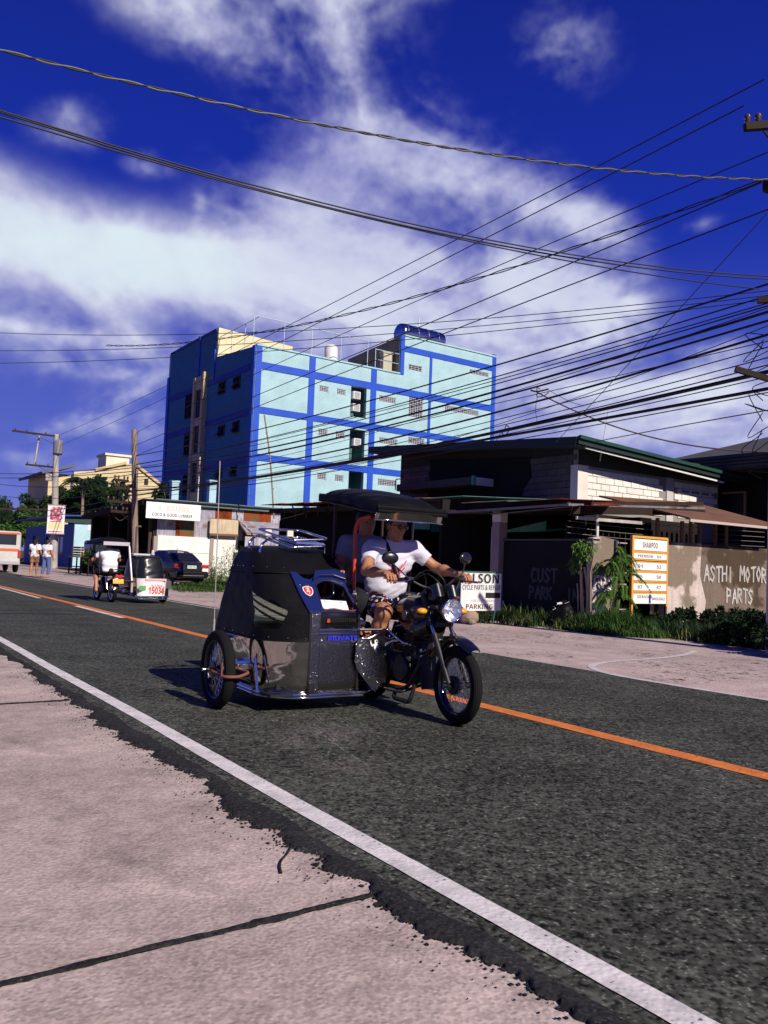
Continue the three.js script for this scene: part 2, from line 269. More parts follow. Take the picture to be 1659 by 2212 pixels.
// near shoulder: cast concrete slabs with open joints over a dark bed
struct('joint_bed', span(-300, 60, -0.15, -0.02, -1.80, 1.75), M(lin(0.02, 0.02, 0.021), 0.95));
const shoulder = new THREE.Group(); shoulder.name = 'concrete_shoulder'; shoulder.userData.kind = 'structure'; scene.add(shoulder);
const joints = [];
for (let k = -14, x; k < 5; k++) joints.push(-2.485 + 4.4 * (k + 0));
function slabGeo(x0, x1, z0, z1, amp, sd) { // edges wander a little, as broken arrises do
  const n = 160, s = new THREE.Shape(), w = (z, o) => amp * (fbm(z * 3.1, o, sd, 4, 0.62) * 2.4 + 0.3);
  for (let i = 0; i <= n; i++) { const z = mix(z0, z1, i / n), x = x0 + 0.012 + w(z, 1.7); i ? s.lineTo(x, -z) : s.moveTo(x, -z); }
  for (let i = n; i >= 0; i--) { const z = mix(z0, z1, i / n); s.lineTo(x1 - 0.012 - w(z, 9.2), -z); }
  const g = new THREE.ExtrudeGeometry(s, { depth: 0.12, bevelEnabled: true, bevelSize: 0.004, bevelThickness: 0.004, bevelSegments: 1, steps: 1 });
  g.rotateX(-Math.PI / 2); return move(g, 0, -0.128, 0);
}
for (let k = 0; k + 1 < joints.length; k++) mesh('concrete_slab', slabGeo(joints[k], joints[k + 1], -1.795, 1.7, joints[k] > -12 ? 0.006 : 0.001, k * 3.3), slabMs[k % 3], shoulder);
mesh('concrete_slab', span(-300, joints[0], -0.12, -0.002, -1.795, 1.7), slabMs[0], shoulder);
mesh('concrete_slab', span(joints[joints.length - 1], 60, -0.12, -0.002, -1.795, 1.7), slabMs[1], shoulder);
// tar run over the slab edge: a ragged lip
{
  const gs = []; const x0 = -30, x1 = 6, step = 0.012, N = Math.round((x1 - x0) / step);
  const edge = (x) => { const big = fbm(x * 0.9, 3.3, 1, 3, 0.5), mid = fbm(x * 4.4, 7.7, 2, 4, 0.5), f = fbm(x * 26, 1.1, 5, 2, 0.5); return -1.725 + 0.15 * big + 0.12 * mid + 0.03 * f + 0.03 * Math.max(0, fbm(x * 11, 4, 8, 2) * 2); };
  const pos = [], idx = [];
  for (let i = 0; i <= N; i++) { const x = x0 + i * step, z = edge(x), h = 0.010 + 0.004 * fbm(x * 9, 2, 2, 2); const zi = -1.845 + 0.10 * fbm(x * 2.2, 9.1, 4, 5, 0.6); pos.push(x, 0.0008, zi, x, h * 0.6, zi + 0.02, x, h + 0.001, mix(zi, z, 0.6), x, h, z - 0.012, x, -0.01, z); }
  for (let i = 0; i < N; i++) for (let j = 0; j < 4; j++) { const a = i * 5 + j, b = a + 5; idx.push(a, a + 1, b, b, a + 1, b + 1); }
  const g = new THREE.BufferGeometry(); g.setAttribute('position', new THREE.Float32BufferAttribute(pos, 3)); g.setIndex(idx); g.computeVertexNormals(); gs.push(g);
  for (let k = 0; k < 1700; k++) { // crumbs and splashes beyond the lip
    const x = rr(-9, 0.5), off = Math.pow(rnd(), 4) * 0.22, r = (k % 40 ? rr(0.0012, 0.005) : rr(0.006, 0.014)) * (off < 0.06 ? 1.6 : 0.8), n = 6, s = new THREE.Shape(), ph = rr(0, 9);
    for (let i = 0; i < n; i++) { const a = i / n * 6.283, q = r * (0.7 + 0.9 * Math.abs(n3(Math.cos(a) + ph, Math.sin(a), ph))); const X = Math.cos(a) * q * 1.3, Y = Math.sin(a) * q; i ? s.lineTo(X, Y) : s.moveTo(X, Y); }
    const e = new THREE.ExtrudeGeometry(s, { depth: 0.0022, bevelEnabled: false }); e.rotateX(-Math.PI / 2); gs.push(move(e, x, -0.001, edge(x) + off));
  }
  const o = struct('tar_edge', gs, tarM);
  // tar that fills the joints
  const jf = [];
  for (const jx of joints.filter((x) => x > -20 && x < 3)) { const P = [], I = [], n = 260, zA = -1.72, zB = 1.65; for (let i = 0; i <= n; i++) { const z = mix(zA, zB, i / n), c = jx + 0.012 * fbm(z * 1.3, jx, 3, 3), wA = 0.017 + 0.022 * Math.max(-0.3, fbm(z * 6, 1 + jx, 7, 5, 0.7) * 2), wB = 0.017 + 0.022 * Math.max(-0.3, fbm(z * 6, 5 + jx, 9, 5, 0.7) * 2); P.push(c - wA, -0.001, z, c - wA * 0.6, 0.004, z, c + wB * 0.6, 0.004, z, c + wB, -0.001, z); } for (let i = 0; i < n; i++) for (let j = 0; j < 3; j++) { const a = i * 4 + j; I.push(a, a + 4, a + 1, a + 4, a + 5, a + 1); } const q = new THREE.BufferGeometry(); q.setAttribute('position', new THREE.Float32BufferAttribute(P, 3)); q.setIndex(I); q.computeVertexNormals(); jf.push(q); }
  struct('joint_filler', jf, tarM);
  // a hairline crack beside the lip, sealed with tar
  struct('sealed_crack', [[A_(1290, 1095), A_(1262, 1140), A_(1240, 1165), A_(1232, 1190), A_(1238, 1222)]].map((p) => tube(p, 0.006, 24, 5).scale(1, 0.35, 1)), tarM);
}
function A_(x, y) { const p = onY(0.4902 * x, 1287.6 + 0.4902 * y, 0); p.y = 0.004; return p; }
// painted lines
const lineTex = tex(512, (u, v) => { const a = tf(u, v, 14, 5, 81), p = tn(u * 60, v * 60, 60, 82), g0 = 0.86 + 0.2 * (a - 0.5); const w = p < 0.055 ? 0.45 : 0; const g = g0 - w; return [g, g * 0.985, g * 0.97]; }, 1.1);
const whiteLineM = M(lin(0.93, 0.90, 0.89), 0.75, { map: lineTex, bumpMap: asphaltBump, bumpScale: 0.004 });
const wornWhiteM = M(lin(0.8, 0.76, 0.76), 0.8, { map: lineTex });
const orangeTex = tex(512, (u, v) => { const a = tf(u, v, 14, 5, 91), p = tn(u * 120, v * 120, 120, 92), g = 1.0 + 0.28 * (a - 0.5) - (p < 0.12 ? 0.35 : 0); return [0.87 * g, 0.49 * g, 0.19 * g]; }, 1.3);
const orangeM = M(lin(0.92, 0.92, 0.92), 0.75, { map: orangeTex, bumpMap: asphaltBump, bumpScale: 0.004 });
function stripe(name, path, w, m, y = 0.004, n = 200) { // path(t) -> [x, z]
  const P = [], I = []; for (let i = 0; i <= n; i++) { const [x, z] = path(i / n), [xa, za] = path(Math.max(0, i / n - 0.002)), [xb, zb] = path(Math.min(1, i / n + 0.002)); const l = Math.hypot(xb - xa, zb - za) || 1, nx = -(zb - za) / l, nz = (xb - xa) / l; const e = 0.006 * fbm(x * 6, z * 6, 2, 3); P.push(x + nx * (w / 2 + e), y, z + nz * (w / 2 + e), x - nx * (w / 2 - e), y, z - nz * (w / 2 - e)); }
  for (let i = 0; i < n; i++) { const a = i * 2; I.push(a, a + 2, a + 1, a + 1, a + 2, a + 3); }
  const g = new THREE.BufferGeometry(); g.setAttribute('position', new THREE.Float32BufferAttribute(P, 3)); g.setIndex(I); g.computeVertexNormals(); if (g.attributes.normal.getY(0) < 0) { g.scale(1, 1, 1); for (let i = 0; i < g.attributes.normal.count; i++) g.attributes.normal.setY(i, 1); } return struct(name, g, m);
}
stripe('edge_line', (t) => [mix(-40, 8, t), -2.0 + 0.006 * Math.sin(t * 60)], 0.115, whiteLineM, 0.0045, 1600);
stripe('centre_line', (t) => [mix(-140, 12, t), -4.8 + 0.08 * smooth(-16, -30, mix(-140, 12, t)) + 0.5 * smooth(-24, -60, mix(-140, 12, t)) * 0.3], 0.165, orangeM, 0.004, 900);
stripe('lane_dash', (t) => [mix(-18.6, -15.2, t), -4.66], 0.11, whiteLineM, 0.004, 60);
stripe('lane_dash', (t) => [mix(-27.5, -21.6, t), -4.52], 0.11, whiteLineM, 0.004, 60);
stripe('far_edge_line', (t) => [mix(-40, -8.6, t), -7.36 - 0.3 * t], 0.07, wornWhiteM, 0.004, 200);
{ // white loop of the lay-by marking on the far apron
  const k = [[4, -7.95], [0, -7.85], [-4.5, -7.78], [-5.6, -7.72], [-6.5, -7.78], [-7.05, -8.15], [-7.3, -8.9], [-7.35, -9.8], [-7.55, -10.8], [-7.9, -11.6]].map(([x, z]) => V(x, 0, z));
  const cv = new THREE.CatmullRomCurve3(k); stripe('lay_by_line', (t) => { const p = cv.getPoint(t); return [p.x, p.z]; }, 0.10, wornWhiteM, 0.003, 200);
}
// far side: concrete apron, then a raised walk and bare earth
struct('far_apron', span(-300, 60, -0.14, -0.002, -13.3, -7.75), apronM);
struct('far_verge', [(() => { const g = new THREE.PlaneGeometry(360, 60, 200, 60); g.rotateX(-Math.PI / 2); move(g, -120, 0, -43.2); const p = g.attributes.position; for (let i = 0; i < p.count; i++) p.setY(i, 0.02 + 0.06 * fbm(p.getX(i) * 0.35, p.getZ(i) * 0.35, 3, 4)); g.computeVertexNormals(); return g; })()], dirtM);
{ // scraped pale patch of dust on the asphalt beside the tricycle
  const S = 512, c = canvasTex(S, S, (g, w, h) => { const im = g.createImageData(w, h); for (let j = 0; j < h; j++) for (let i = 0; i < w; i++) { const u = i / w, v = j / h, x = u * 2 - 1, y = v * 2 - 1; const e = Math.max(0, 1 - (x * x + y * y)); const st = tn(u * 5 + v * 3, v * 26 - u * 6, 64, 5), f = tf(u, v, 60, 3, 3), b = tf(u, v, 5, 4, 8); const ln = Math.abs(y + 0.25 * x + 0.1 * (b - 0.5)) < 0.018 || Math.abs(y - 0.55 * x - 0.12) < 0.016 ? 0.5 : 0; let a = Math.min(1, 0.55 * e * smooth(0.36, 0.7, b * 0.8 + st * 0.2) * smooth(0.3, 0.62, f) + ln * e * smooth(0.45, 0.6, f)); const k = (j * w + i) * 4; im.data[k] = im.data[k + 1] = im.data[k + 2] = a * 235; im.data[k + 3] = 255; } g.putImageData(im, 0, 0); });
  c.colorSpace = THREE.NoColorSpace;
  const g = keepUV((() => { const q = new THREE.PlaneGeometry(1.7, 0.9); q.rotateX(-Math.PI / 2); q.rotateY(-0.35); return move(q, -4.55, 0.0035, -2.85); })());
  struct('dust_patch', g, M(lin(0.34, 0.29, 0.28), 0.95, { alphaMap: c, transparent: true }));
}
// ------------------------------------------------------------------ building helpers
function wallX(x0, pts, t, holes = null) { const g = ext(pts, t, 0, holes); const m = new THREE.Matrix4().makeBasis(V(0, 0, 1), V(0, 1, 0), V(-1, 0, 0)); m.setPosition(x0, 0, 0); g.applyMatrix4(m); return g; } // outline in (z, y), front at x0 facing +x
function wallZ(z0, pts, t, holes = null) { return move(ext(pts, t, 0, holes), 0, 0, z0 - t); }                                                       // outline in (x, y), front at z0 facing +z
const rect = (a0, a1, b0, b1) => [[a0, b0], [a1, b0], [a1, b1], [a0, b1]];
const glassM = new THREE.MeshPhysicalMaterial({ color: lin(0.03, 0.035, 0.045), roughness: 0.06, metalness: 0, specularIntensity: 1 });
const blackM = M(lin(0.012, 0.012, 0.014), 0.6), darkWoodM = M(lin(0.05, 0.035, 0.025), 0.85, { map: streaks }), metalGreyM = M(lin(0.32, 0.33, 0.36), 0.45, { metalness: 0.7, map: grime });
const whiteM = painted(lin(0.86, 0.85, 0.82)), creamM = painted(lin(0.86, 0.74, 0.44)), shadedYellowM = painted(lin(0.26, 0.21, 0.13));
// ------------------------------------------------------------------ the blue block of flats
{
  const XB = -49.3, t = thing('apartment_building', 'four storey light blue building with deep blue bands and a rooftop tank', 'building', [XB, 0, -23]);
  const P = (name, gs, m, par = t) => mesh(name, gs, m, par);
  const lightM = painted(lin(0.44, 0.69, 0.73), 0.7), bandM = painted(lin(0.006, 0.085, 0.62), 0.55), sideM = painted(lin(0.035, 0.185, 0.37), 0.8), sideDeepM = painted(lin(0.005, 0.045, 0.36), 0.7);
  const z = (v) => v + 23; // measured z to the building's own
  // openings of the lit wall: [z0, z1, y0, y1, columns, rows]
  const vents = [[-28.72, -27.97, 13.14, 13.56, 4, 4], [-30.14, -29.41, 13.14, 13.56, 4, 4], [-34.6, -33.07, 13.17, 13.62, 8, 4], [-37.15, -35.8, 12.4, 14.0, 6, 12], [-42.8, -39.3, 13.35, 13.78, 16, 4], [-36.95, -35.65, 15.98, 16.42, 4, 3], [-43.75, -41.7, 16.70, 17.05, 6, 3],
    [-28.78, -28.03, 10.0, 10.48, 4, 4], [-30.22, -29.47, 10.0, 10.48, 4, 4], [-34.88, -33.22, 10.05, 10.5, 8, 4], [-37.41, -35.87, 10.35, 10.85, 7, 4], [-28.85, -28.1, 6.9, 7.37, 4, 4], [-30.27, -29.54, 6.9, 7.37, 4, 4], [-34.93, -33.24, 6.94, 7.42, 8, 4]];
  const recess = [[-31.95, -30.6, 11.72, 13.95], [-31.95, -30.65, 8.55, 10.82], [-31.98, -30.7, 5.4, 7.78]];
  P('wall', wallX(0, [[0, 0], [z(-23), 15.5], [z(-34.95), 15.5], [z(-34.95), 18.5], [z(-44.4), 18.5], [z(-44.4), 0]], 0.3, [...vents, ...recess].map(([a, b, c, d]) => rect(z(a), z(b), c, d))), lightM);
  // deep blue frame on the lit wall, each member its own band
  for (const [a, b, y0, y1] of [[-23.02, -23.42, 0, 15.62], [-27.08, -27.56, 0, 15.6], [-32.28, -32.76, 0, 15.64], [-34.85, -35.2, 15.5, 18.55], [-37.66, -37.88, 0, 17.6], [-44.12, -44.5, 0, 18.7]]) P('pilaster', span(-0.05, 0.06, y0, y1, z(a), z(b)), bandM);
  for (const [a, b, y0, y1] of [[-23.42, -44.12, 13.95, 14.45], [-23.42, -44.12, 10.95, 11.4], [-23.42, -44.12, 7.75, 8.2], [-35.2, -44.12, 17.3, 17.75]]) P('band', span(-0.05, 0.045, y0, y1, z(a), z(b)), bandM);
  P('coping', [span(-0.32, 0.075, 15.5, 15.6, 0.0, z(-34.85)), span(-0.32, 0.075, 18.5, 18.6, z(-35.2), z(-44.5))], lightM);
  for (const [a, b, y0, y1, c, r] of vents) {
    const w = P('vent_window', [span(-0.12, -0.03, y0, y1, z(a), z(a) + 0.05), span(-0.12, -0.03, y0, y1, z(b) - 0.05, z(b)), span(-0.12, -0.03, y0, y0 + 0.04, z(a), z(b)), span(-0.12, -0.03, y1 - 0.04, y1, z(a), z(b))], M(lin(0.5, 0.55, 0.6), 0.6));
    const g = []; for (let i = 1; i < c; i++) g.push(span(-0.11, -0.05, y0, y1, mix(z(a), z(b), i / c) - 0.022, mix(z(a), z(b), i / c) + 0.022)); for (let i = 1; i < r; i++) g.push(span(-0.115, -0.045, mix(y0, y1, i / r) - 0.02, mix(y0, y1, i / r) + 0.02, z(a), z(b)));
    mesh('block_grid', g, M(lin(0.42, 0.42, 0.46), 0.7), w); mesh('pane', span(-0.2, -0.16, y0, y1, z(a), z(b)), M(lin(0.10, 0.11, 0.14), 0.3), w);
  }
  for (const [a, b, y0, y1] of recess) {
    P('air_shaft', [span(-1.6, -1.5, y0 - 0.2, y1 + 0.2, z(a) - 0.2, z(b) + 0.2), span(-1.5, -0.3, y0, y1, z(a) - 0.08, z(a)), span(-1.5, -0.3, y0, y1, z(b), z(b) + 0.08), span(-1.5, -0.3, y0 - 0.08, y0, z(a), z(b)), span(-1.5, -0.3, y1, y1 + 0.08, z(a), z(b))], M(lin(0.07, 0.17, 0.16), 0.8));
  }
  for (const [zc, yc] of [[-30.95, 13.25], [-30.95, 12.35], [-31.15, 9.85]]) {
    const u = P('aircon_unit', rbox(0.5, 0.55, 0.62, 0.03, 0.05, yc, z(zc)), whiteM);
    mesh('grille', [...Array(8)].map((_, i) => span(0.3, 0.312, yc - 0.2 + i * 0.055, yc - 0.175 + i * 0.055, z(zc) - 0.22, z(zc) + 0.22)), M(lin(0.25, 0.25, 0.27), 0.6), u);
    mesh('bracket', span(-0.3, 0.28, yc - 0.33, yc - 0.285, z(zc) - 0.25, z(zc) + 0.25), blackM, u);
  }
  // road side, in its own shade: walls, bands, windows
  const X = (v) => v - XB; // measured x to own
  const dw = [[-52.79, -51.63, 12.95, 13.87], [-55.39, -54.14, 12.98, 13.9], [-52.52, -51.45, 9.85, 10.67], [-55.09, -53.94, 9.85, 10.67], [-52.49, -51.53, 6.78, 7.52], [-55.07, -53.97, 6.82, 7.5]];
  const bw = [[-62.0, -59.95, 12.0, 14.15], [-61.8, -59.9, 8.95, 11.0], [-61.6, -59.9, 5.9, 7.9]];
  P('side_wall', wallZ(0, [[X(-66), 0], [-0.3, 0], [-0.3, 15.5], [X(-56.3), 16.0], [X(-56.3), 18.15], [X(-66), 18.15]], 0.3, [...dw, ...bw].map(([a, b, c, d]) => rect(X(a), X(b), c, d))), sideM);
  P('rear_wall', [span(X(-66.3), X(-66), 0, 18.1, -21.5, 0), span(X(-66), -0.3, 0, 18, -21.5, -21.2)], lightM);
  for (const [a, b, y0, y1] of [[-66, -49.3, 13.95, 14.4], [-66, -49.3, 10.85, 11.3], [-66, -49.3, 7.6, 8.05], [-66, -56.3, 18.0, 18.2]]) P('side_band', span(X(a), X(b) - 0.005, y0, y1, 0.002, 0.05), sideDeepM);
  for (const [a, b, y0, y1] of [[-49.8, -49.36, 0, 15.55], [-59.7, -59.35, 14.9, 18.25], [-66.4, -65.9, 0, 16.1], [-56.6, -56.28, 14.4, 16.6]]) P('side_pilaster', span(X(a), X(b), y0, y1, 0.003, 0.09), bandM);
  for (const [a, b, y0, y1] of [...dw, ...bw]) {
    const big = y1 - y0 > 1.5, w = P('window', [span(X(a), X(b), y0, y0 + 0.07, -0.1, 0.06), span(X(a), X(b), y1 - 0.07, y1, -0.1, 0.06), span(X(a), X(a) + 0.07, y0, y1, -0.1, 0.05), span(X(b) - 0.07, X(b), y0, y1, -0.1, 0.05), ...(big ? [0.33, 0.66] : [0.5]).map((k) => span(mix(X(a), X(b), k) - 0.03, mix(X(a), X(b), k) + 0.03, y0, y1, -0.1, 0.05)), ...(big ? [span(X(a), X(b), mix(y0, y1, 0.66) - 0.03, mix(y0, y1, 0.66) + 0.03, -0.1, 0.05)] : [])], blackM);
    mesh('pane', span(X(a), X(b), y0, y1, -0.09, -0.07), glassM, w);
    if (!big) mesh('open_sash', box(0.45, 0.5, 0.03, mix(X(a), X(b), 0.3), y0 + 0.3, 0.16, 0, -0.5), blackM, w);
  }
  const twM = painted(lin(0.62, 0.50, 0.28), 0.75);
  const tower = P('stair_tower', [span(X(-59.75), X(-59.3), 0, 14.9, 0, 0.34), span(X(-57.95), X(-57.55), 0, 15.1, 0, 0.36), span(X(-59.3), X(-57.95), 13.9, 14.9, 0.02, 0.30), span(X(-59.3), X(-57.95), 11.1, 11.7, 0.02, 0.30), span(X(-59.3), X(-57.95), 8.3, 9.0, 0.02, 0.30), span(X(-59.3), X(-57.95), 5.2, 6.0, 0.02, 0.30)], twM);
  for (const [y0, y1] of [[13.2, 13.9], [11.7, 13.1], [9.9, 11.1], [9.0, 9.8], [7.0, 8.3], [6.0, 6.9]]) mesh('dark_pane', span(X(-59.3), X(-57.95), y0, y1, 0.1, 0.16), blackM, tower);
  // roofs
  P('roof_deck', [span(X(-66), -0.3, 14.5, 14.7, -21.2, -0.3), span(X(-66), -0.3, 17.6, 17.8, -21.2, z(-35.3))], M(lin(0.3, 0.3, 0.3), 0.9));
  P('roof_room', [wallX(X(-56.3) + 0.3, [[-0.02, 15.9], [-0.02, 18.2], [-6.2, 17.9], [-6.2, 14.7]], 0.28)], painted(lin(0.88, 0.80, 0.48)));
  P('shaded_yellow_wall', [wallZ(z(-34.95), [[X(-57), 14.7], [-0.3, 14.7], [-0.3, 18.5], [X(-57), 18.1]], 0.25)], shadedYellowM);  // yellow wall: its shade is painted in as brown
  const rail = [], rp = (x, z0, y0, y1) => rail.push(bar([x, y0, z0], [x, y1, z0], 0.028, 0.028, 6));
  for (const zc of [0.3, -2, -4.2, -6.6, -8.9, -9.6, -11.9]) rp(-0.15, zc - 0.1, 15.6, 17.6 - (zc < -9.3 ? 0.5 : 0));
  rail.push(bar([-0.15, 17.55, 0.2], [-0.15, 17.55, -9.0], 0.028, 0.028, 6), bar([-0.15, 17.05, -9.7], [-0.15, 17.05, -12], 0.028, 0.028, 6), bar([-0.15, 16.3, -9.7], [-0.15, 16.3, -12], 0.02, 0.02, 6));
  rail.push(bar([-0.2, 17.5, -0.15], [X(-56.2), 17.5, -0.15], 0.028, 0.028, 6)); for (const k of [0.33, 0.66, 1]) rp(mix(0, X(-56.2), k), -0.15, 15.6, 17.5); rail.push(bar([-0.15, 16.6, -0.15], [X(-56.2), 16.2, -0.15], 0.02, 0.02, 6));
  P('roof_railing', rail, M(lin(0.55, 0.68, 0.75), 0.5));
  const tank = P('water_tank', [rotX(lathe([[0.001, 0], [0.62, 0.03], [0.74, 0.12], [0.78, 0.3], [0.78, 4.0], [0.74, 4.18], [0.62, 4.27], [0.001, 4.3]], 28), -Math.PI / 2).translate(-1.5, 19.15, z(-35.6))], new THREE.MeshStandardMaterial({ color: lin(0.62, 0.63, 0.66), metalness: 1, roughness: 0.16 }));
  mesh('tank_cradle', [0.5, 1.8, 3.6].map((d) => span(-2.2, -0.8, 17.8, 18.6, z(-35.6) - d - 0.1, z(-35.6) - d + 0.1)), metalGreyM, tank); mesh('tank_rib', [0.5, 1.5, 2.5, 3.5].map((d) => move(new THREE.TorusGeometry(0.785, 0.02, 6, 28), -1.5, 19.15, z(-35.6) - d)), metalGreyM, tank); mesh('vent_pipe', bar([-1.5, 19.8, z(-37.6)], [-1.5, 20.7, z(-37.6)], 0.04), whiteM, tank);
  P('roof_hut', [rbox(0.5, 1.9, 0.8, 0.02, -1.1, 16.2, -11.3), box(0.6, 0.12, 1.0, -1.1, 17.2, -11.3)], painted(lin(0.6, 0.55, 0.4)));
  P('white_cistern', [rotZ(lathe([[0.5, 0], [0.5, 1.3], [0.35, 1.5], [0.001, 1.5]], 18), 0.1).translate(-2.3, 15.8, -7.2)], whiteM);
  P('rooftop_clutter', [box(0.7, 0.5, 1.1, -0.9, 15.2, -13.6, 0.3), box(0.5, 0.4, 0.5, -0.9, 15.2, -16.0), box(1.2, 0.06, 1.4, -0.9, 15.75, -13.4, 0, 0.3, 0.25)], whiteM);
}
// ------------------------------------------------------------------ lumber yard: corrugated and plastered side wall, open dark front
const rustTex = tex(512, (u, v) => { const a = tf(u, v, 6, 5, 101), b = tn(u * 60, v * 5, 60, 102), g = clamp(0.5 + (a - 0.5) * 1.4 + (b - 0.5) * 0.4); return [mix(0.36, 0.62, g), mix(0.15, 0.30, g), mix(0.07, 0.14, g)]; }, 1.7);
const zincTex = tex(512, (u, v) => { const a = tf(u, v, 7, 5, 111), b = tn(u * 70, v * 4, 70, 112), c = smooth(0.62, 0.8, tf(u, v, 4, 5, 113)); const g = 0.66 + 0.22 * (a - 0.5) + 0.16 * (b - 0.5); return [mix(g, 0.50, c * 0.7), mix(g * 0.98, 0.33, c * 0.7), mix(g * 1.02, 0.22, c * 0.7)]; }, 1.9);
const mossTex = tex(512, (u, v) => { const a = tf(u, v, 7, 5, 121), b = smooth(0.48, 0.6, tf(u, v, 3, 5, 122)); const g = 0.45 + 0.25 * (a - 0.5); return [mix(g * 0.86, 0.58, b), mix(g * 0.84, 0.30, b), mix(g * 0.55, 0.12, b)]; }, 2.1);
const rustM = M(lin(1, 1, 1), 0.85, { map: rustTex }), zincM = M(lin(0.86, 0.85, 0.90), 0.6, { map: zincTex, metalness: 0.15 }), mossM = M(lin(0.8, 0.8, 0.75), 0.8, { map: mossTex }), paleZincM = M(lin(1.1, 1.1, 1.12), 0.6, { map: zincTex, metalness: 0.1 });
function sheetX(x, z0, z1, y0, y1, ph = 0) { const g = corrugated(Math.abs(z1 - z0), y1 - y0, 0.11, 0.014, 5); g.applyMatrix4(new THREE.Matrix4().makeBasis(V(0, 0, -1), V(0, 1, 0), V(1, 0, 0)).setPosition(x, y0, (z0 + z1) / 2)); return g; }
{
  const t = thing('lumber_shed', 'lumber yard building with patchwork corrugated side wall and open dark front', 'building', [0, 0, 0]);
  const P = (n, g, m, par = t) => mesh(n, g, m, par), X = -41, zp = (x) => onX(311.7 + 0.2206 * x, 1085, X).z;
  const yTop = 3.95, yWall = 2.2;
  P('plaster_wall', [wallX(X + 0.1, rect(zp(145), zp(655), 0, yWall), 0.2), wallX(X + 0.1, rect(zp(690), zp(930), 0, yWall + 0.12), 0.2)], painted(lin(0.98, 0.97, 0.90)));
  P('wall_groove', [span(X + 0.1, X + 0.112, 1.35, 1.375, zp(150), zp(650))], M(lin(0.45, 0.43, 0.38), 0.9));
  each('wall_post', [span(X - 0.1, X + 0.16, 0, 2.35, zp(655), zp(690)), span(X - 0.1, X + 0.15, 0, 2.15, zp(105), zp(145))], painted(lin(0.42, 0.33, 0.28)), t);
  const cols = [[145, 235, zincM], [235, 325, zincM], [325, 362, rustM], [362, 500, zincM], [500, 600, zincM], [600, 700, zincM], [700, 785, rustM], [785, 868, rustM], [868, 982, paleZincM], [982, 1060, mossM], [1060, 1140, mossM], [1140, 1245, rustM], [1245, 1325, paleZincM], [1325, 1410, paleZincM], [1410, 1500, zincM], [1500, 1590, paleZincM], [1590, 1690, paleZincM], [1690, 1800, zincM]];
  cols.forEach(([a, b, m], i) => P('corrugated_sheet', sheetX(X - 0.02 + (i % 2) * 0.012, zp(a - 4), zp(b + 4), 2.15, yTop - 0.05), m));
  P('corrugated_sheet', sheetX(X + 0.045, zp(360), zp(500), 2.2, 3.05), mossM); P('corrugated_sheet', sheetX(X + 0.05, zp(985), zp(1140), 2.5, 3.2), rustM); P('corrugated_sheet', sheetX(X + 0.05, zp(326), zp(360), 2.2, 3.1), rustM);
  P('eave_flashing', [span(X - 0.3, X + 0.2, yTop - 0.13, yTop + 0.13, zp(105), -46)], M(lin(0.10, 0.17, 0.16), 0.5));
  P('wood_panel', [rbox(0.10, 0.78, Math.abs(zp(635) - zp(910)), 0.01, X + 0.25, 2.83, (zp(635) + zp(910)) / 2)], M(lin(0.72, 0.58, 0.38), 0.8, { map: streaks }));
  P('wood_rail', [plank([X + 0.32, 2.38, zp(635)], [X + 0.32, 2.40, zp(910)], 0.1, 0.12), plank([X + 0.25, 3.25, zp(640)], [X + 0.25, 3.25, zp(910)], 0.05, 0.04)], M(lin(0.20, 0.11, 0.06), 0.85));
  { const z0 = zp(925), z1 = zp(1420); const sh = corrugated(Math.abs(z1 - z0), 1.35, 0.11, 0.014, 5); sh.applyMatrix4(new THREE.Matrix4().makeBasis(V(0, 0, -1), V(-0.86, 0.5, 0), V(0.5, 0.86, 0)).setPosition(X + 1.25, 2.55, (z0 + z1) / 2)); P('lean_to_roof', [sh], zincM); P('lean_to_beam', [plank([X + 1.25, 2.5, z0], [X + 0.05, 3.22, z0], 0.05, 0.08), plank([X + 1.22, 2.48, z0], [X + 1.22, 2.48, z1], 0.05, 0.08)], M(lin(0.4, 0.25, 0.12), 0.8)); }
  for (let i = 0; i < 8; i++) P('fence_sheet', sheetX(X + 1.3 + (i % 2) * 0.012, zp(905 + i * 60), zp(968 + i * 60), 0, 2.35 + 0.1 * Math.sin(i * 3)), pick([zincM, paleZincM, zincM]));
  // roof and dark open front towards the road
  const zc = zp(110), xl = -52.5;
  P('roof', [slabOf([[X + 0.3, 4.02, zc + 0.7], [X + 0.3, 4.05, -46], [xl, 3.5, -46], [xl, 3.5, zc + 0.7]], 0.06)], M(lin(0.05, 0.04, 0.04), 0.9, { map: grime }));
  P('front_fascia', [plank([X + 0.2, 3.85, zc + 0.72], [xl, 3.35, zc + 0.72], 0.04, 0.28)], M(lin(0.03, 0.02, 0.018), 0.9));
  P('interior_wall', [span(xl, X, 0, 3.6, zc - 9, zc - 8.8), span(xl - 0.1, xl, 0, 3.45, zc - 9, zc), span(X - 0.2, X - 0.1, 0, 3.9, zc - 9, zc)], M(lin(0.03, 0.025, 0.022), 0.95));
  for (const x of [-41.3, -44.8, -48.5, -52.3]) P('timber_post', rbox(0.16, 3.6 - (x < -50 ? 0.2 : 0), 0.16, 0.01, x, 1.75, zc + 0.1), M(lin(0.07, 0.05, 0.04), 0.9));
  for (let i = 0; i < 10; i++) P('stacked_plank', plank([-42.5 - rr(0, 0.6), 0.35 + i * 0.12, zc - 1.5], [-49 - rr(0, 1), 0.35 + i * 0.12, zc - 1.5 + rr(-0.1, 0.1)], 0.3, 0.08), darkWoodM);
}
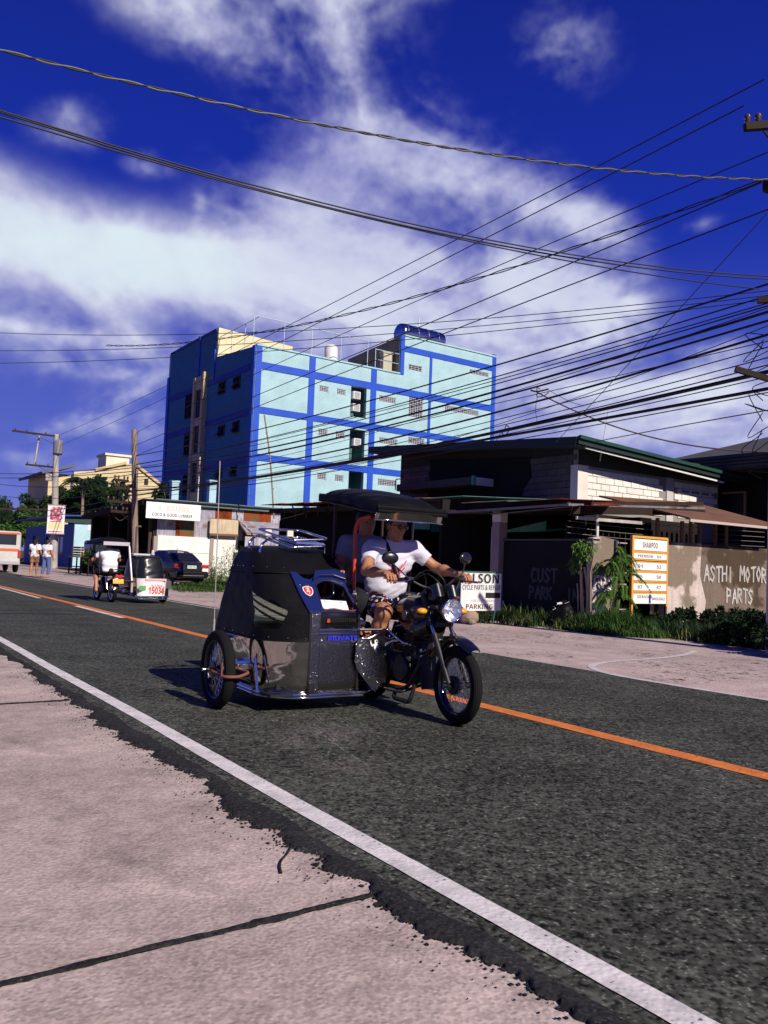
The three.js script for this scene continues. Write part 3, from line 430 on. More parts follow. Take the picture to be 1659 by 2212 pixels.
{ // name board
  const zA = onX(315, 1107, -40.3).z, zB = onX(433, 1107, -40.3).z, w = Math.abs(zB - zA), h = 0.83;
  const t = thing('lumber_sign', 'long white board lettered COCO & GOOD LUMBER on the corrugated wall', 'sign', [-40.3, 3.02, (zA + zB) / 2]);
  mesh('board', rbox(0.06, h, w, 0.008, 0, h / 2, 0), M(lin(0.93, 0.92, 0.86), 0.6), t);
  const L1 = rotY(textGeo('A. BAMBA', w * 0.60, h * 0.36), Math.PI / 2), L2 = rotY(textGeo('COCO & GOOD LUMBER', w * 0.74, h * 0.2), Math.PI / 2);
  mesh('faded_name', move(L1, 0.033, h * 0.66, 0), M(lin(0.88, 0.62, 0.52), 0.7), t); mesh('lettering', move(L2, 0.033, h * 0.26, 0.02 * w), M(lin(0.05, 0.07, 0.14), 0.7), t);
  mesh('bracket', [bar([0, 0.1, -w * 0.35], [-0.65, 0.1, -w * 0.35], 0.02), bar([0, 0.1, w * 0.3], [-0.65, 0.1, w * 0.1], 0.02)], blackM, t);
}
// ------------------------------------------------------------------ pale blue roadside shop further on
{
  const X = -61, t = thing('roadside_shop', 'low shop with pale blue end wall and deep blue front beyond the lumber yard', 'shop', [0, 0, 0]);
  const P = (n, g, m, par = t) => mesh(n, g, m, par);
  const zc = onX(160, 1160, X).z, x2 = -78;
  P('end_wall', wallX(X, [[zc, 0], [zc, 3.25], [-26, 3.25], [-26, 0]], 0.25), painted(lin(0.52, 0.80, 0.88)));
  P('wall_panel', span(X, X + 0.03, 2.75, 3.2, zc - 0.9, -25), painted(lin(0.85, 0.88, 0.92)));
  P('front_wall', wallZ(zc + 0.01, rect(x2, X - 0.25, 0, 3.2), 0.25, [rect(-75, -72.6, 0.01, 2.4), rect(-70.5, -64, 0.9, 2.3)]), painted(lin(0.03, 0.10, 0.36)));
  P('shop_window', [span(-70.5, -64, 0.9, 2.3, zc - 0.2, zc - 0.16)], glassM); P('shop_door', [span(-75, -72.6, 0, 2.4, zc - 0.2, zc - 0.14)], M(lin(0.02, 0.08, 0.10), 0.5));
  for (let i = 0; i < 6; i++) P('window_grille', span(-70.4 + i * 1.25, -70.3 + i * 1.25, 0.9, 2.3, zc - 0.05, zc - 0.02), M(lin(0.2, 0.3, 0.4), 0.5));
  P('fascia', [span(X + 0.05, X + 0.12, 3.25, 3.72, zc + 0.9, -26)], M(lin(0.02, 0.05, 0.05), 0.7));
  P('roof', [slabOf([[X + 0.4, 3.78, zc + 1.0], [X + 0.4, 4.35, -26], [x2, 4.35, -26], [x2, 3.78, zc + 1.0]], 0.1)], M(lin(0.03, 0.07, 0.34), 0.6, { map: grime }));
  P('awning', [slabOf([[X + 0.2, 4.05, zc - 3.2], [X + 1.4, 3.95, zc - 3.2], [X + 1.2, 4.2, zc - 6.2], [X + 0.1, 4.4, zc - 6.2]], 0.05)], M(lin(0.24, 0.08, 0.08), 0.7, { map: streaks }));
}
// ------------------------------------------------------------------ cream building with a gabled end wall, far behind
{
  const X = -95, t = thing('gabled_building', 'cream yellow building with a long gabled end wall and roof tank room', 'building', [0, 0, 0]);
  const P = (n, g, m, par = t) => mesh(n, g, m, par), q = (x, y) => { const p = onX(x, y, X); return [p.z, p.y]; };
  const b0 = q(160, 1100), b1 = q(360, 1100);
  P('wall', wallX(X, [[b0[0], 0], q(160, 1018), q(205, 1017), q(270, 1002), q(290, 1002), q(345, 1046), [b1[0], q(360, 1056)[1]], [b1[0], 0]], 0.5), painted(lin(0.78, 0.64, 0.36)));
  P('verge_trim', [plank([X + 0.1, ...[q(205, 1015)[1], q(205, 1015)[0]]], [X + 0.1, q(272, 1000)[1], q(272, 1000)[0]], 0.3, 0.3), plank([X + 0.1, q(288, 1000)[1], q(288, 1000)[0]], [X + 0.1, q(346, 1046)[1], q(346, 1046)[0]], 0.3, 0.3)], painted(lin(0.72, 0.55, 0.28)));
  const r0 = q(232, 1004), r1 = q(282, 1004), ry = q(232, 982)[1];
  P('tank_room', [span(X - 4, X - 0.6, r0[1] - 0.6, ry, r0[0], r1[0]), span(X - 4.2, X - 0.4, ry, ry + 0.25, r0[0] + 0.2, r1[0] - 0.2)], painted(lin(0.92, 0.86, 0.66)));
  const s0 = q(110, 1020), s1 = q(162, 1010);
  P('front_block', [span(X - 12, X - 1, 0, s0[1], s0[0], s1[0])], painted(lin(0.80, 0.64, 0.34))); P('window', [0.2, 0.5].map((k) => span(X - 1.02, X - 0.95, s0[1] - 3.6, s0[1] - 1.4, mix(s0[0], s1[0], k), mix(s0[0], s1[0], k + 0.18))), glassM);
  P('side_roof', [slabOf([[X + 0.2, s0[1], s0[0] + 1], [X + 0.2, s0[1] + 1.2, s1[0]], [X - 13, s0[1] + 1.2, s1[0]], [X - 13, s0[1], s0[0] + 1]], 0.3)], M(lin(0.12, 0.13, 0.18), 0.8));
}
// ------------------------------------------------------------------ block house with green roof
const shadedBlockMs = [0.86, 1.0, 1.1, 0.94].map((k) => M(lin(0.12 * k, 0.12 * k, 0.122 * k), 0.95, { map: grime, bumpMap: bumpN, bumpScale: 0.008 }));  // road-side blocks: shade is mixed into these darker copies
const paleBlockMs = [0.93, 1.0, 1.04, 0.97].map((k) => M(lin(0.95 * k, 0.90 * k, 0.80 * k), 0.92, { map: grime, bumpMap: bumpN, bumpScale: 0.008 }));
const mortarM = M(lin(0.30, 0.27, 0.23), 0.95), shadedMortarM = M(lin(0.05, 0.05, 0.05), 0.95);  // the dark copy carries the shade of the road side
{
  const X = -16.5, Z = -18.3, t = thing('block_house', 'unpainted concrete block house with dark green eaves behind the dark open shed', 'house');
  const P = (n, g, m, par = t) => mesh(n, g, m, par);
  const xl = -25.6, zr = -25.4;
  // lit side wall: mortar core, then each block on its own
  P('side_core', wallX(X - 0.02, [[Z, 0], [Z, 5.0], [zr, 4.5], [zr, 0]], 0.18), mortarM);
  P('corner_column', [span(X - 0.27, X + 0.02, 0, 4.36, Z - 0.42, Z + 0.03)], painted(lin(0.86, 0.80, 0.70)));
  P('inner_column', [span(X - 0.1, X + 0.022, 0, 4.42, Z - 4.55, Z - 4.2)], painted(lin(0.62, 0.58, 0.54)));
  P('soffit_shade_beam', [span(X - 0.15, X + 0.03, 4.36, 4.98, Z - 0.05, zr)], M(lin(0.055, 0.055, 0.05), 0.9));  // dark band: soffit shade painted into the beam colour
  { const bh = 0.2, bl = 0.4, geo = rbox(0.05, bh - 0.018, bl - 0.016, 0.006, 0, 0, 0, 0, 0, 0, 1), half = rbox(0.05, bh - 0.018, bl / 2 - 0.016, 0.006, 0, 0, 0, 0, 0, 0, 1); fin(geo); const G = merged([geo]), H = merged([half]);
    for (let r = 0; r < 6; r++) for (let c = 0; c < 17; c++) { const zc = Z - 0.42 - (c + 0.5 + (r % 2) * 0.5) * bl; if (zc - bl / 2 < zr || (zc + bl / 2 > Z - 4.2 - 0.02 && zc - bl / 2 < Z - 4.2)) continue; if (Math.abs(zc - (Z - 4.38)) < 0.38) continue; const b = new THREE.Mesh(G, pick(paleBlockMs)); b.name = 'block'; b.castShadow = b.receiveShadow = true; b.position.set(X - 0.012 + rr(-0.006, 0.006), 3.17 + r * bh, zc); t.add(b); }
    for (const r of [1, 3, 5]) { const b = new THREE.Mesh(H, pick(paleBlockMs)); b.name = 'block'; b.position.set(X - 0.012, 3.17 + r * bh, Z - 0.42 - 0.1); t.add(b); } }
  P('wall_vent', [span(X, X + 0.03, 3.3, 3.52, Z - 2.05, Z - 1.55)], M(lin(0.2, 0.13, 0.10), 0.8)); P('wall_vent', [0, 1, 2, 3].map((i) => span(X, X + 0.03, 3.95, 4.02, Z - 5.0 - i * 0.55, Z - 5.4 - i * 0.55)), M(lin(0.2, 0.18, 0.2), 0.8));
  // wall towards the road, darkened with painted shade, roofline climbing away
  const roofY = (x) => mix(5.0, 5.62, (X - x) / (X - xl));
  P('front_core', wallZ(Z - 0.02, [[xl, 0], [X, 0], [X, roofY(X) - 0.1], [xl, roofY(xl) - 0.1]], 0.2), shadedMortarM);
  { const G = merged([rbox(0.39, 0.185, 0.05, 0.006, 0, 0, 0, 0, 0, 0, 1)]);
    for (let r = 0; r < 10; r++) for (let c = 0; c < 23; c++) { const x = X - 0.25 - (c + (r % 2) * 0.5) * 0.4, y = 3.0 + r * 0.2; if (x < xl + 0.2 || y > roofY(x) - 0.35) continue; if (x < -18.9 && x > -23.6 && y > 2.6) continue; const b = new THREE.Mesh(G, pick(shadedBlockMs)); b.name = 'block'; b.castShadow = b.receiveShadow = true; b.position.set(x, y, Z - 0.01 + rr(-0.006, 0.006)); t.add(b); } }
  P('rendered_panel', [wallZ(Z + 0.03, [[-23.8, 2.6], [-18.8, 2.6], [-18.9, 3.6], [-18.4, 4.1], [-18.5, 4.75], [-23.7, 5.1], [-23.6, 4.0]], 0.04)], M(lin(0.020, 0.021, 0.023), 0.95, { map: grime }));  // near-black render: the shade of this side is in the colour
  P('dark_opening', [wallZ(Z + 0.045, rect(-22.8, -19.2, 2.3, 3.45), 0.03)], blackM); P('opening_post', span(-21.2, -21.1, 2.3, 3.5, Z + 0.05, Z + 0.1), M(lin(0.3, 0.3, 0.3), 0.8));
  const green = M(lin(0.014, 0.06, 0.042), 0.5), rf = 0.9;
  P('roof', [slabOf([[X + 0.75, roofY(X) + 0.02, Z + rf], [X + 0.75, roofY(X) - 0.42, zr - 0.5], [xl - 0.9, roofY(xl) - 0.3, zr - 0.5], [xl - 0.9, roofY(xl) + 0.14, Z + rf]], 0.06)], green);
  P('fascia', [plank([X + 0.72, roofY(X) - 0.12, Z + rf], [xl - 0.9, roofY(xl) + 0.0, Z + rf], 0.05, 0.26), plank([X + 0.78, roofY(X) - 0.08, Z + rf], [X + 0.78, roofY(X) - 0.52, zr - 0.5], 0.05, 0.22)], M(lin(0.01, 0.025, 0.02), 0.6));
  P('gutter', [plank([X + 0.84, roofY(X) - 0.0, Z + rf], [X + 0.84, roofY(X) - 0.44, zr - 0.5], 0.08, 0.10)], green);
  P('soffit', [slabOf([[X + 0.75, roofY(X) - 0.24, Z + rf], [xl - 0.9, roofY(xl) - 0.12, Z + rf], [xl - 0.9, roofY(xl) - 0.12, Z], [X + 0.75, roofY(X) - 0.24, Z]], 0.03)], M(lin(0.04, 0.045, 0.045), 0.9));
  P('white_trim', [plank([X + 0.70, roofY(X) - 0.26, Z + rf - 0.4], [X + 0.70, roofY(X) - 0.66, zr + 0.8], 0.05, 0.05)], whiteM);
  const cl = onZ(857, 1056, Z + 0.9), cr = onZ(1023, 1046, Z + 0.9);
  P('canopy', [plank([cl.x, cl.y - 0.04, Z + 0.45], [cr.x, cl.y - 0.02, Z + 0.45], 0.9, 0.10), plank([cl.x, cl.y + 0.05, Z + 0.88], [cr.x, cl.y + 0.07, Z + 0.88], 0.06, 0.22)], M(lin(0.03, 0.045, 0.04), 0.8));
  P('canopy_end', [span(cr.x, cr.x + 0.06, cl.y - 0.1, cl.y + 0.16, Z + 0.08, Z + 0.86)], M(lin(0.62, 0.58, 0.62), 0.7)); P('canopy_end_trim', [span(cr.x - 0.02, cr.x + 0.08, cl.y - 0.1, cl.y + 0.2, Z + 0.86, Z + 0.98)], M(lin(0.06, 0.30, 0.20), 0.6));  // pale end face: sunlight on it is painted into the colour
  P('pipe_rail', [polyTube([[-24.6, 3.95, Z + 0.9], [-24.6, 4.35, Z + 0.9], [-22.6, 4.35, Z + 0.9]], 0.02, 0.05)], M(lin(0.2, 0.08, 0.05), 0.7));
  P('antenna_pole', bar([X + 0.3, 4.5, Z - 0.6], [X + 0.62, 6.2, Z - 0.6], 0.018, 0.012), whiteM);
}
// ------------------------------------------------------------------ dark open repair shed along the verge
{
  const Z = -14, t = thing('repair_shed', 'long open shed, shade painted into its dark walls, with patched metal roof behind the motorcycle', 'shed');
  const P = (n, g, m, par = t) => mesh(n, g, m, par), inM = M(lin(0.006, 0.006, 0.006), 0.97);  // near-black interior: its shade is put into the colour
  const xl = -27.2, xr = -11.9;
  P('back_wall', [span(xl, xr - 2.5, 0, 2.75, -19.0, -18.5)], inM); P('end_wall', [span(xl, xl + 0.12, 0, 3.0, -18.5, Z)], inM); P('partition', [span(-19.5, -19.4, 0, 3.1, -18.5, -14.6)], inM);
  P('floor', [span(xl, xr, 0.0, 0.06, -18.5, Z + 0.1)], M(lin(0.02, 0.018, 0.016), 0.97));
  P('front_wall', [wallZ(Z + 0.03, [[xl, 0], [-21.8, 0], [-21.8, 3.25], [-24, 3.12], [xl, 2.65]], 0.1)], M(lin(0.008, 0.007, 0.007), 0.95, { map: streaks }));  // road-side shade is painted into this near-black wall
  // roof sheets, each laid separately: a few catch the sun
  const roofM = [M(lin(0.62, 0.60, 0.60), 0.55, { map: zincTex, metalness: 0.2 }), M(lin(0.10, 0.22, 0.17), 0.6), M(lin(0.5, 0.48, 0.46), 0.6, { map: zincTex }), rustM];
  const roofAt = (x, z) => 3.0 + (x < -16 ? 0.10 : -0.05) - (z - Z) * 0.075 + (x + 20) * -0.02;
  for (let i = 0; i < 18; i++) { const x0 = xl - 0.3 + i * 0.83, w = 0.88, m = i < 6 ? roofM[3] : i < 12 ? roofM[i % 2 ? 0 : 2] : i === 13 || i === 15 ? roofM[1] : i > 16 ? roofM[3] : roofM[0]; const g = corrugated(w, 5.2, 0.076, 0.010, 5); const yA = roofAt(x0, Z + 0.7), yB = roofAt(x0, -18.3) - 0.12; g.applyMatrix4(new THREE.Matrix4().makeBasis(V(1, 0, 0), V(0, yB - yA, -5.2).normalize(), V(0, 5.2, yB - yA).normalize()).setPosition(x0 + w / 2, yA + (i % 2) * 0.013, Z + 0.7)); P('roof_sheet', g, m); }
  P('roof_beam', [plank([xl, 2.98, Z + 0.45], [-19.5, 2.85, Z + 0.45], 0.06, 0.16), plank([-19.5, 2.85, Z + 0.45], [xr + 0.1, 2.62, Z + 0.45], 0.06, 0.2), ...[...Array(9)].map((_, i) => plank([xl + 0.8 + i * 1.75, 2.9 - i * 0.03, Z + 0.6], [xl + 0.8 + i * 1.75, 3.2 - i * 0.02, -18.4], 0.05, 0.1))], darkWoodM);
  { const f0 = onZ(1064, 1111, -13.15), f1 = onZ(1258, 1091, -13.15), b0 = onZ(1008, 1091, -15.6), b1 = onZ(1246, 1084, -15.6);
    const sheetMs = [M(lin(0.66, 0.62, 0.62), 0.6, { map: zincTex }), M(lin(0.05, 0.17, 0.11), 0.6), M(lin(0.60, 0.57, 0.58), 0.6, { map: zincTex })];
    [[0, 0.34], [0.34, 0.56], [0.56, 1]].forEach(([u, v], i) => P('loose_sheet', slabOf([f0.clone().lerp(b0, u), f1.clone().lerp(b1, u), f1.clone().lerp(b1, v), f0.clone().lerp(b0, v)].map((q) => q.add(V(0, i * 0.012, 0))), 0.01), sheetMs[i]));
    P('rusty_edge_sheet', slabOf([onZ(1200, 1092, -13.4), onZ(1340, 1092, -13.4), onZ(1300, 1083, -15.6), onZ(1178, 1084, -15.6)], 0.012), rustM); }
  P('green_panel', [box(0.5, 0.46, 0.03, -18.0, 2.42, Z + 0.35, 0.9)], M(lin(0.05, 0.34, 0.24), 0.6, { map: grime }));
  P('side_curtain', [box(1.3, 0.55, 0.02, -17.2, 2.4, Z + 0.1)], M(lin(0.015, 0.05, 0.045), 0.9));
  { const a = onZ(1065, 1155, Z + 0.3), b = onZ(1065, 1245, Z + 0.3); P('post', [bar([a.x, 0, Z + 0.3], [a.x, a.y + 0.2, Z + 0.3], 0.045, 0.045, 12)], M(lin(0.70, 0.58, 0.48), 0.7, { map: streaks })); }
  { const a = onZ(1100, 1149, Z - 0.6), b = onZ(1188, 1140, Z - 0.6); const g = corrugated(b.x - a.x, 0.85, 0.13, 0.02, 6); g.applyMatrix4(new THREE.Matrix4().makeBasis(V(1, 0, 0), V(0, 0.12, -1).normalize(), V(0, 1, 0.12).normalize()).setPosition((a.x + b.x) / 2, a.y, Z - 0.5)); P('green_awning', [g], M(lin(0.16, 0.5, 0.26), 0.6)); P('awning_strip', [wallZ(Z - 0.45, [[a.x, a.y - 0.02], [b.x, a.y + 0.0], [b.x, b.y + 0.16], [a.x, a.y + 0.03]], 0.02)], M(lin(0.16, 0.55, 0.30), 0.6, { map: streaks })); }
  for (let i = 0; i < 5; i++) { const p = onZ(612 + i * 24, 1108 - i * 4, Z + 0.15); P('wire_bracket', [polyTube([[p.x, p.y - 0.3, Z + 0.1], [p.x, p.y + 0.02, Z + 0.12], [p.x + 0.1, p.y + 0.16, Z + 0.3]], 0.025, 0.05, 6)], M(lin(0.10, 0.05, 0.04), 0.8)); }
  { const a = onZ(605, 1121, Z + 0.25), b = onZ(700, 1096, Z + 0.25); P('bracket_rail', [tube([[a.x, a.y - 0.02, Z + 0.25], [b.x, b.y - 0.02, Z + 0.25]], 0.014, 4, 5), tube([[a.x, a.y + 0.22, Z + 0.25], [b.x, b.y + 0.16, Z + 0.25]], 0.008, 4, 5)], M(lin(0.25, 0.2, 0.18), 0.8)); }
  // low pale base course seen between the weeds
  const bg = [];
  for (let i = 0; i < 8; i++) P('base_block', rbox(0.36, 0.2, 0.12, 0.015, -17.3 + i * 0.40, 0.33, Z + 0.62, rr(-0.05, 0.05)), pick(paleBlockMs));
}
// ------------------------------------------------------------------ boundary walls of the corner lot
const dabM = M(lin(0.92, 0.90, 0.86), 0.8);
function strokes(par, words, place, r) { // hand-painted letters: flat brush ribbons lying on the wall
  const F = { A: [[0, 0, .35, 1], [.35, 1, .7, 0], [.15, .4, .55, .4]], C: [[.6, .9, .2, 1], [.2, 1, 0, .5], [0, .5, .2, 0], [.2, 0, .6, .1]], U: [[0, 1, 0, .25], [0, .25, .3, 0], [.3, 0, .6, .25], [.6, .25, .6, 1]], S: [[.6, .85, .3, 1], [.3, 1, .05, .78], [.05, .78, .55, .3], [.55, .3, .3, 0], [.3, 0, 0, .12]], T: [[0, 1, .7, 1], [.35, 1, .35, 0]], P: [[0, 0, 0, 1], [0, 1, .5, .9], [.5, .9, .5, .55], [.5, .55, 0, .45]], R: [[0, 0, 0, 1], [0, 1, .5, .9], [.5, .9, .5, .6], [.5, .6, 0, .48], [.2, .48, .6, 0]], K: [[0, 0, 0, 1], [.55, 1, 0, .45], [.1, .5, .6, 0]], E: [[0, 0, 0, 1], [0, 1, .55, 1], [0, .5, .45, .5], [0, 0, .55, 0]], O: [[.3, 1, 0, .5], [0, .5, .3, 0], [.3, 0, .6, .5], [.6, .5, .3, 1]], M: [[0, 0, .05, 1], [.05, 1, .35, .4], [.35, .4, .65, 1], [.65, 1, .7, 0]], N: [[0, 0, 0, 1], [0, 1, .6, 0], [.6, 0, .6, 1]], I: [[.3, 0, .3, 1]], G: [[.6, .85, .3, 1], [.3, 1, 0, .5], [0, .5, .3, 0], [.3, 0, .6, .2], [.6, .2, .6, .45], [.6, .45, .35, .45]], B: [[0, 0, 0, 1], [0, 1, .5, .78], [.5, .78, 0, .52], [0, .52, .6, .25], [.6, .25, 0, 0]], H: [[0, 0, 0, 1], [.6, 0, .6, 1], [0, .5, .6, .5]] };
  const gs = []; let k = 0;
  for (const [w, u0, v0, h] of words) [...w].forEach((ch, i) => { for (const [a, b, c, d] of F[ch] ?? []) { const p = place(u0 + (i * 0.86 + a) * h * 0.8, v0 + b * h), q = place(u0 + (i * 0.86 + c) * h * 0.8, v0 + d * h); const dir = q.p.clone().sub(p.p), l = dir.length(); dir.normalize(); const up = p.n, side = new THREE.Vector3().crossVectors(up, dir); const g = new THREE.BoxGeometry(l + r, r * 1.6, 0.003); g.applyMatrix4(new THREE.Matrix4().makeBasis(dir, side, up).setPosition(p.p.clone().add(q.p).multiplyScalar(0.5).add(up.clone().multiplyScalar(0.003 + 0.0011 * (k++ % 4))))); gs.push(g); } });
  return mesh('painted_lettering', gs, dabM, par);
}
const oldWallTex = tex(512, (u, v) => { const a = tf(u, v, 4, 5, 131), b = smooth(0.5, 0.62, tf(u, v, 5, 5, 133)), s = tn(u * 40, v * 4, 40, 134), f = tn(u * 120, v * 120, 120, 135); let g = 0.80 + 0.2 * (a - 0.5) + 0.08 * (s - 0.5) + 0.06 * (f - 0.5); return [mix(g, 0.44, b * 0.75), mix(g * 0.93, 0.385, b * 0.75), mix(g * 0.89, 0.32, b * 0.75)]; }, 2.9);
const oldWallM = M(lin(1.0, 0.98, 0.97), 0.92, { map: oldWallTex, bumpMap: bumpN, bumpScale: 0.012 }), drabWallM = M(lin(0.33, 0.295, 0.26), 0.92, { map: oldWallTex, bumpMap: bumpN, bumpScale: 0.012 });
{
  const X = -11.7, Z = -13.5;
  const t = thing('plastered_wall', 'low rendered wall with white painted letters ERS at the shaded corner lot', 'wall');
  mesh('shade_painted_wall', wallZ(Z, [[-14.55, 0], [X - 0.05, 0], [X - 0.05, 1.86], [-14.55, 1.84]], 0.16), M(lin(0.026, 0.024, 0.023), 0.95, { map: grime }), t);  // near-black colour paints in the shade of the road side
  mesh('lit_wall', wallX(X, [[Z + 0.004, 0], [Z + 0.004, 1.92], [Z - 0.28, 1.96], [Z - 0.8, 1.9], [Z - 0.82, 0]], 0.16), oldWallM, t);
  mesh('pillar', rbox(0.26, 2.3, 0.26, 0.01, -14.6, 1.15, Z + 0.03), painted(lin(0.40, 0.30, 0.24)), t); mesh('breeze_block', [rbox(0.3, 0.34, 0.24, 0.02, -14.6, 2.47, Z + 0.03)], paleBlockMs[0], t);
  mesh('cap_course', [span(-14.5, X, 1.86, 1.9, Z - 0.2, Z + 0.03)], M(lin(0.12, 0.10, 0.09), 0.9), t);
  strokes(t, [['CUST', -13.5, 0.92, 0.30], ['PARK', -13.55, 0.54, 0.27]], (u, v) => ({ p: V(u * 1.0, v, Z + 0.003), n: V(0, 0, 1) }), 0.034).material = M(lin(0.085, 0.085, 0.09), 0.9);  // white letters dimmed: wall shade is put into their colour
  strokes(t, [['ERS', 0.02, 0.80, 0.30]], (u, v) => ({ p: V(X + 0.003, v, Z - 0.04 - u), n: V(1, 0, 0) }), 0.038);
  strokes(t, [['ING', -12.4, 0.54, 0.26]], (u, v) => ({ p: V(u, v, Z + 0.003), n: V(0, 0, 1) }), 0.03).material = M(lin(0.085, 0.085, 0.09), 0.9);  // shade painted into these letters as well
}
{
  const X = -11.7, t = thing('graffiti_wall', 'stained rendered wall with blurred white graffiti lettering beside the price board', 'wall');
  mesh('pale_wall', wallX(X, [[-15.95, 0], [-15.95, 1.94], [-17.35, 1.97], [-17.3, 1.2], [-17.55, 0.6], [-17.45, 0]], 0.16), oldWallM, t);
  mesh('stained_wall', wallX(X - 0.004, [[-17.2, 0], [-17.2, 1.955], [-26, 1.98], [-26, 0]], 0.16), drabWallM, t);
  strokes(t, [['ASTHI', 17.45, 1.08, 0.36], ['MOTOR', 18.95, 1.10, 0.36], ['PARTS', 18.4, 0.56, 0.34]], (u, v) => ({ p: V(X + 0.006, v + 0.02 * Math.sin(u * 9), -u), n: V(1, 0, 0) }), 0.036).material = M(lin(0.58, 0.54, 0.50), 0.9, { map: streaks });
}
// ------------------------------------------------------------------ porch roofs over the corner lot
{
  const t = thing('porch', 'dark open porch with thin metal roof edge and slim posts above the corner lot wall', 'porch');
  const P = (n, g, m, par = t) => mesh(n, g, m, par), X = -12.3;
  const a = onX(1240, 1092, X), b = onX(1500, 1097, X);
  P('roof', [slabOf([[X + 0.3, a.y, a.z + 0.5], [X + 0.3, b.y, b.z], [X - 4, b.y - 0.05, b.z], [X - 4, a.y - 0.05, a.z + 0.5]], 0.05)], M(lin(0.45, 0.42, 0.42), 0.6, { map: zincTex }));
  P('edge_beam', [plank([X + 0.28, a.y - 0.14, a.z + 0.4], [X + 0.28, b.y - 0.13, b.z], 0.06, 0.16)], M(lin(0.035, 0.025, 0.02), 0.9)); P('lower_rail', [plank([X + 0.25, a.y - 0.29, a.z + 0.2], [X + 0.25, a.y - 0.27, a.z - 2.0], 0.04, 0.07)], M(lin(0.55, 0.5, 0.46), 0.8, { map: streaks }));
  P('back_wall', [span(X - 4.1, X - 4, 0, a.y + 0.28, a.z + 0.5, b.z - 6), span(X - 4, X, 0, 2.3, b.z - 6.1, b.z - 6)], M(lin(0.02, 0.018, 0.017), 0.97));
  for (const px of [1290, 1420, 1492, 1512, 1545]) { const p = onX(px, 1150, X + 0.1); P('post', bar([X + 0.1, 0, p.z], [X + 0.1, a.y - 0.1, p.z], px === 1290 ? 0.035 : 0.05, px === 1290 ? 0.035 : 0.05, 10), px === 1290 ? whiteM : M(lin(0.4, 0.22, 0.12), 0.8)); }
  for (let i = 0; i < 4; i++) P('wire', tube([[X + 0.1, 2.02 + i * 0.13, a.z + 0.3], [X + 0.1, 1.98 + i * 0.13, (a.z + b.z) / 2], [X + 0.1, 2.05 + i * 0.13, b.z - 3]], 0.006, 12, 5), M(lin(0.25, 0.22, 0.2), 0.8));
  for (let i = 0; i < 26; i++) P('picket', plank([X - 0.3, 1.2, a.z - 0.1 - i * 0.2], [X - 0.3, 2.25, a.z - 0.1 - i * 0.2], 0.03, 0.05, V(1, 0, 0)), darkWoodM);
}
{
  const t = thing('rusty_lean_to', 'rust brown lean-to roof on posts at the far right lot', 'shed');
  const P = (n, g, m, par = t) => mesh(n, g, m, par);
  const a = onX(1490, 1118, -11.0), b = onX(1700, 1139, -11.0), c = onX(1492, 1093, -12.6), d = onX(1700, 1118, -12.6);
  P('roof', [slabOf([a, b, V(-13.6, b.y + 0.72, b.z), V(-13.6, a.y + 0.62, a.z)], 0.04)], M(lin(0.22, 0.115, 0.075), 0.85, { map: streaks }));
  P('edge_rail', [plank([a.x, a.y - 0.06, a.z], [b.x, b.y - 0.06, b.z], 0.04, 0.06)], M(lin(0.5, 0.42, 0.38), 0.8)); for (const k of [0.25, 0.7]) P('post', bar([-11.9, 0, mix(a.z, b.z, k)], [-11.9, a.y, mix(a.z, b.z, k)], 0.05), M(lin(0.3, 0.16, 0.1), 0.8));
}
// ------------------------------------------------------------------ grey eaved house on the right
{
  const Z = -24.3, t = thing('eaved_house', 'grey house with deep ribbed eaves at the right of the block house', 'house');
  const P = (n, g, m, par = t) => mesh(n, g, m, par), e0 = onZ(1432, 1004, Z), e1 = onZ(1700, 968, Z);
  const ey = e0.y, xr = -4;
  P('fascia', [0, 1, 2, 3].map((i) => span(e0.x + i * 0.03, xr, ey - 0.30 + i * 0.11, ey - 0.215 + i * 0.11, Z - 0.02 * (3 - i), Z - 0.3)), M(lin(0.04, 0.04, 0.038), 0.7));
  P('roof', [slabOf([[e0.x, ey + 0.14, Z - 0.02], [xr, ey + 0.14, Z - 0.02], [xr, ey + 1.5, Z - 5], [e0.x + 1, ey + 1.5, Z - 5]], 0.08)], M(lin(0.055, 0.055, 0.052), 0.8));
  P('soffit', [span(e0.x + 0.1, xr, ey - 0.36, ey - 0.31, Z - 1.6, Z - 0.1)], M(lin(0.05, 0.05, 0.05), 0.9));
  const w0 = onZ(1555, 1060, Z - 1.5);
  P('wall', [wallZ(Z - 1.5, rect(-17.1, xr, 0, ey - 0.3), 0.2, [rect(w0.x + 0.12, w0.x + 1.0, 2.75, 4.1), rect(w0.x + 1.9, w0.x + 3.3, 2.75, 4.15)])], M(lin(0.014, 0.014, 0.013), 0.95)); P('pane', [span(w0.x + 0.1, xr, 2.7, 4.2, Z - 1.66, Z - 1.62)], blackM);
  P('window_frame', [span(w0.x + 0.95, w0.x + 1.02, 2.75, 4.1, Z - 1.6, Z - 1.42), span(w0.x + 0.12, w0.x + 1.0, 4.08, 4.14, Z - 1.6, Z - 1.42)], M(lin(0.3, 0.16, 0.1), 0.7));
  P('green_ledge', [rbox(1.6, 0.28, 0.5, 0.03, w0.x - 1.0, 3.72, Z - 0.9)], M(lin(0.35, 0.40, 0.22), 0.8)); P('step_roof', [0, 1, 2, 3].map((i) => span(w0.x - 2.6 + i * 0.05, w0.x + 0.1, 3.05 + i * 0.11, 3.13 + i * 0.11, Z - 1.2, Z - 0.6)), M(lin(0.06, 0.06, 0.065), 0.6));
}
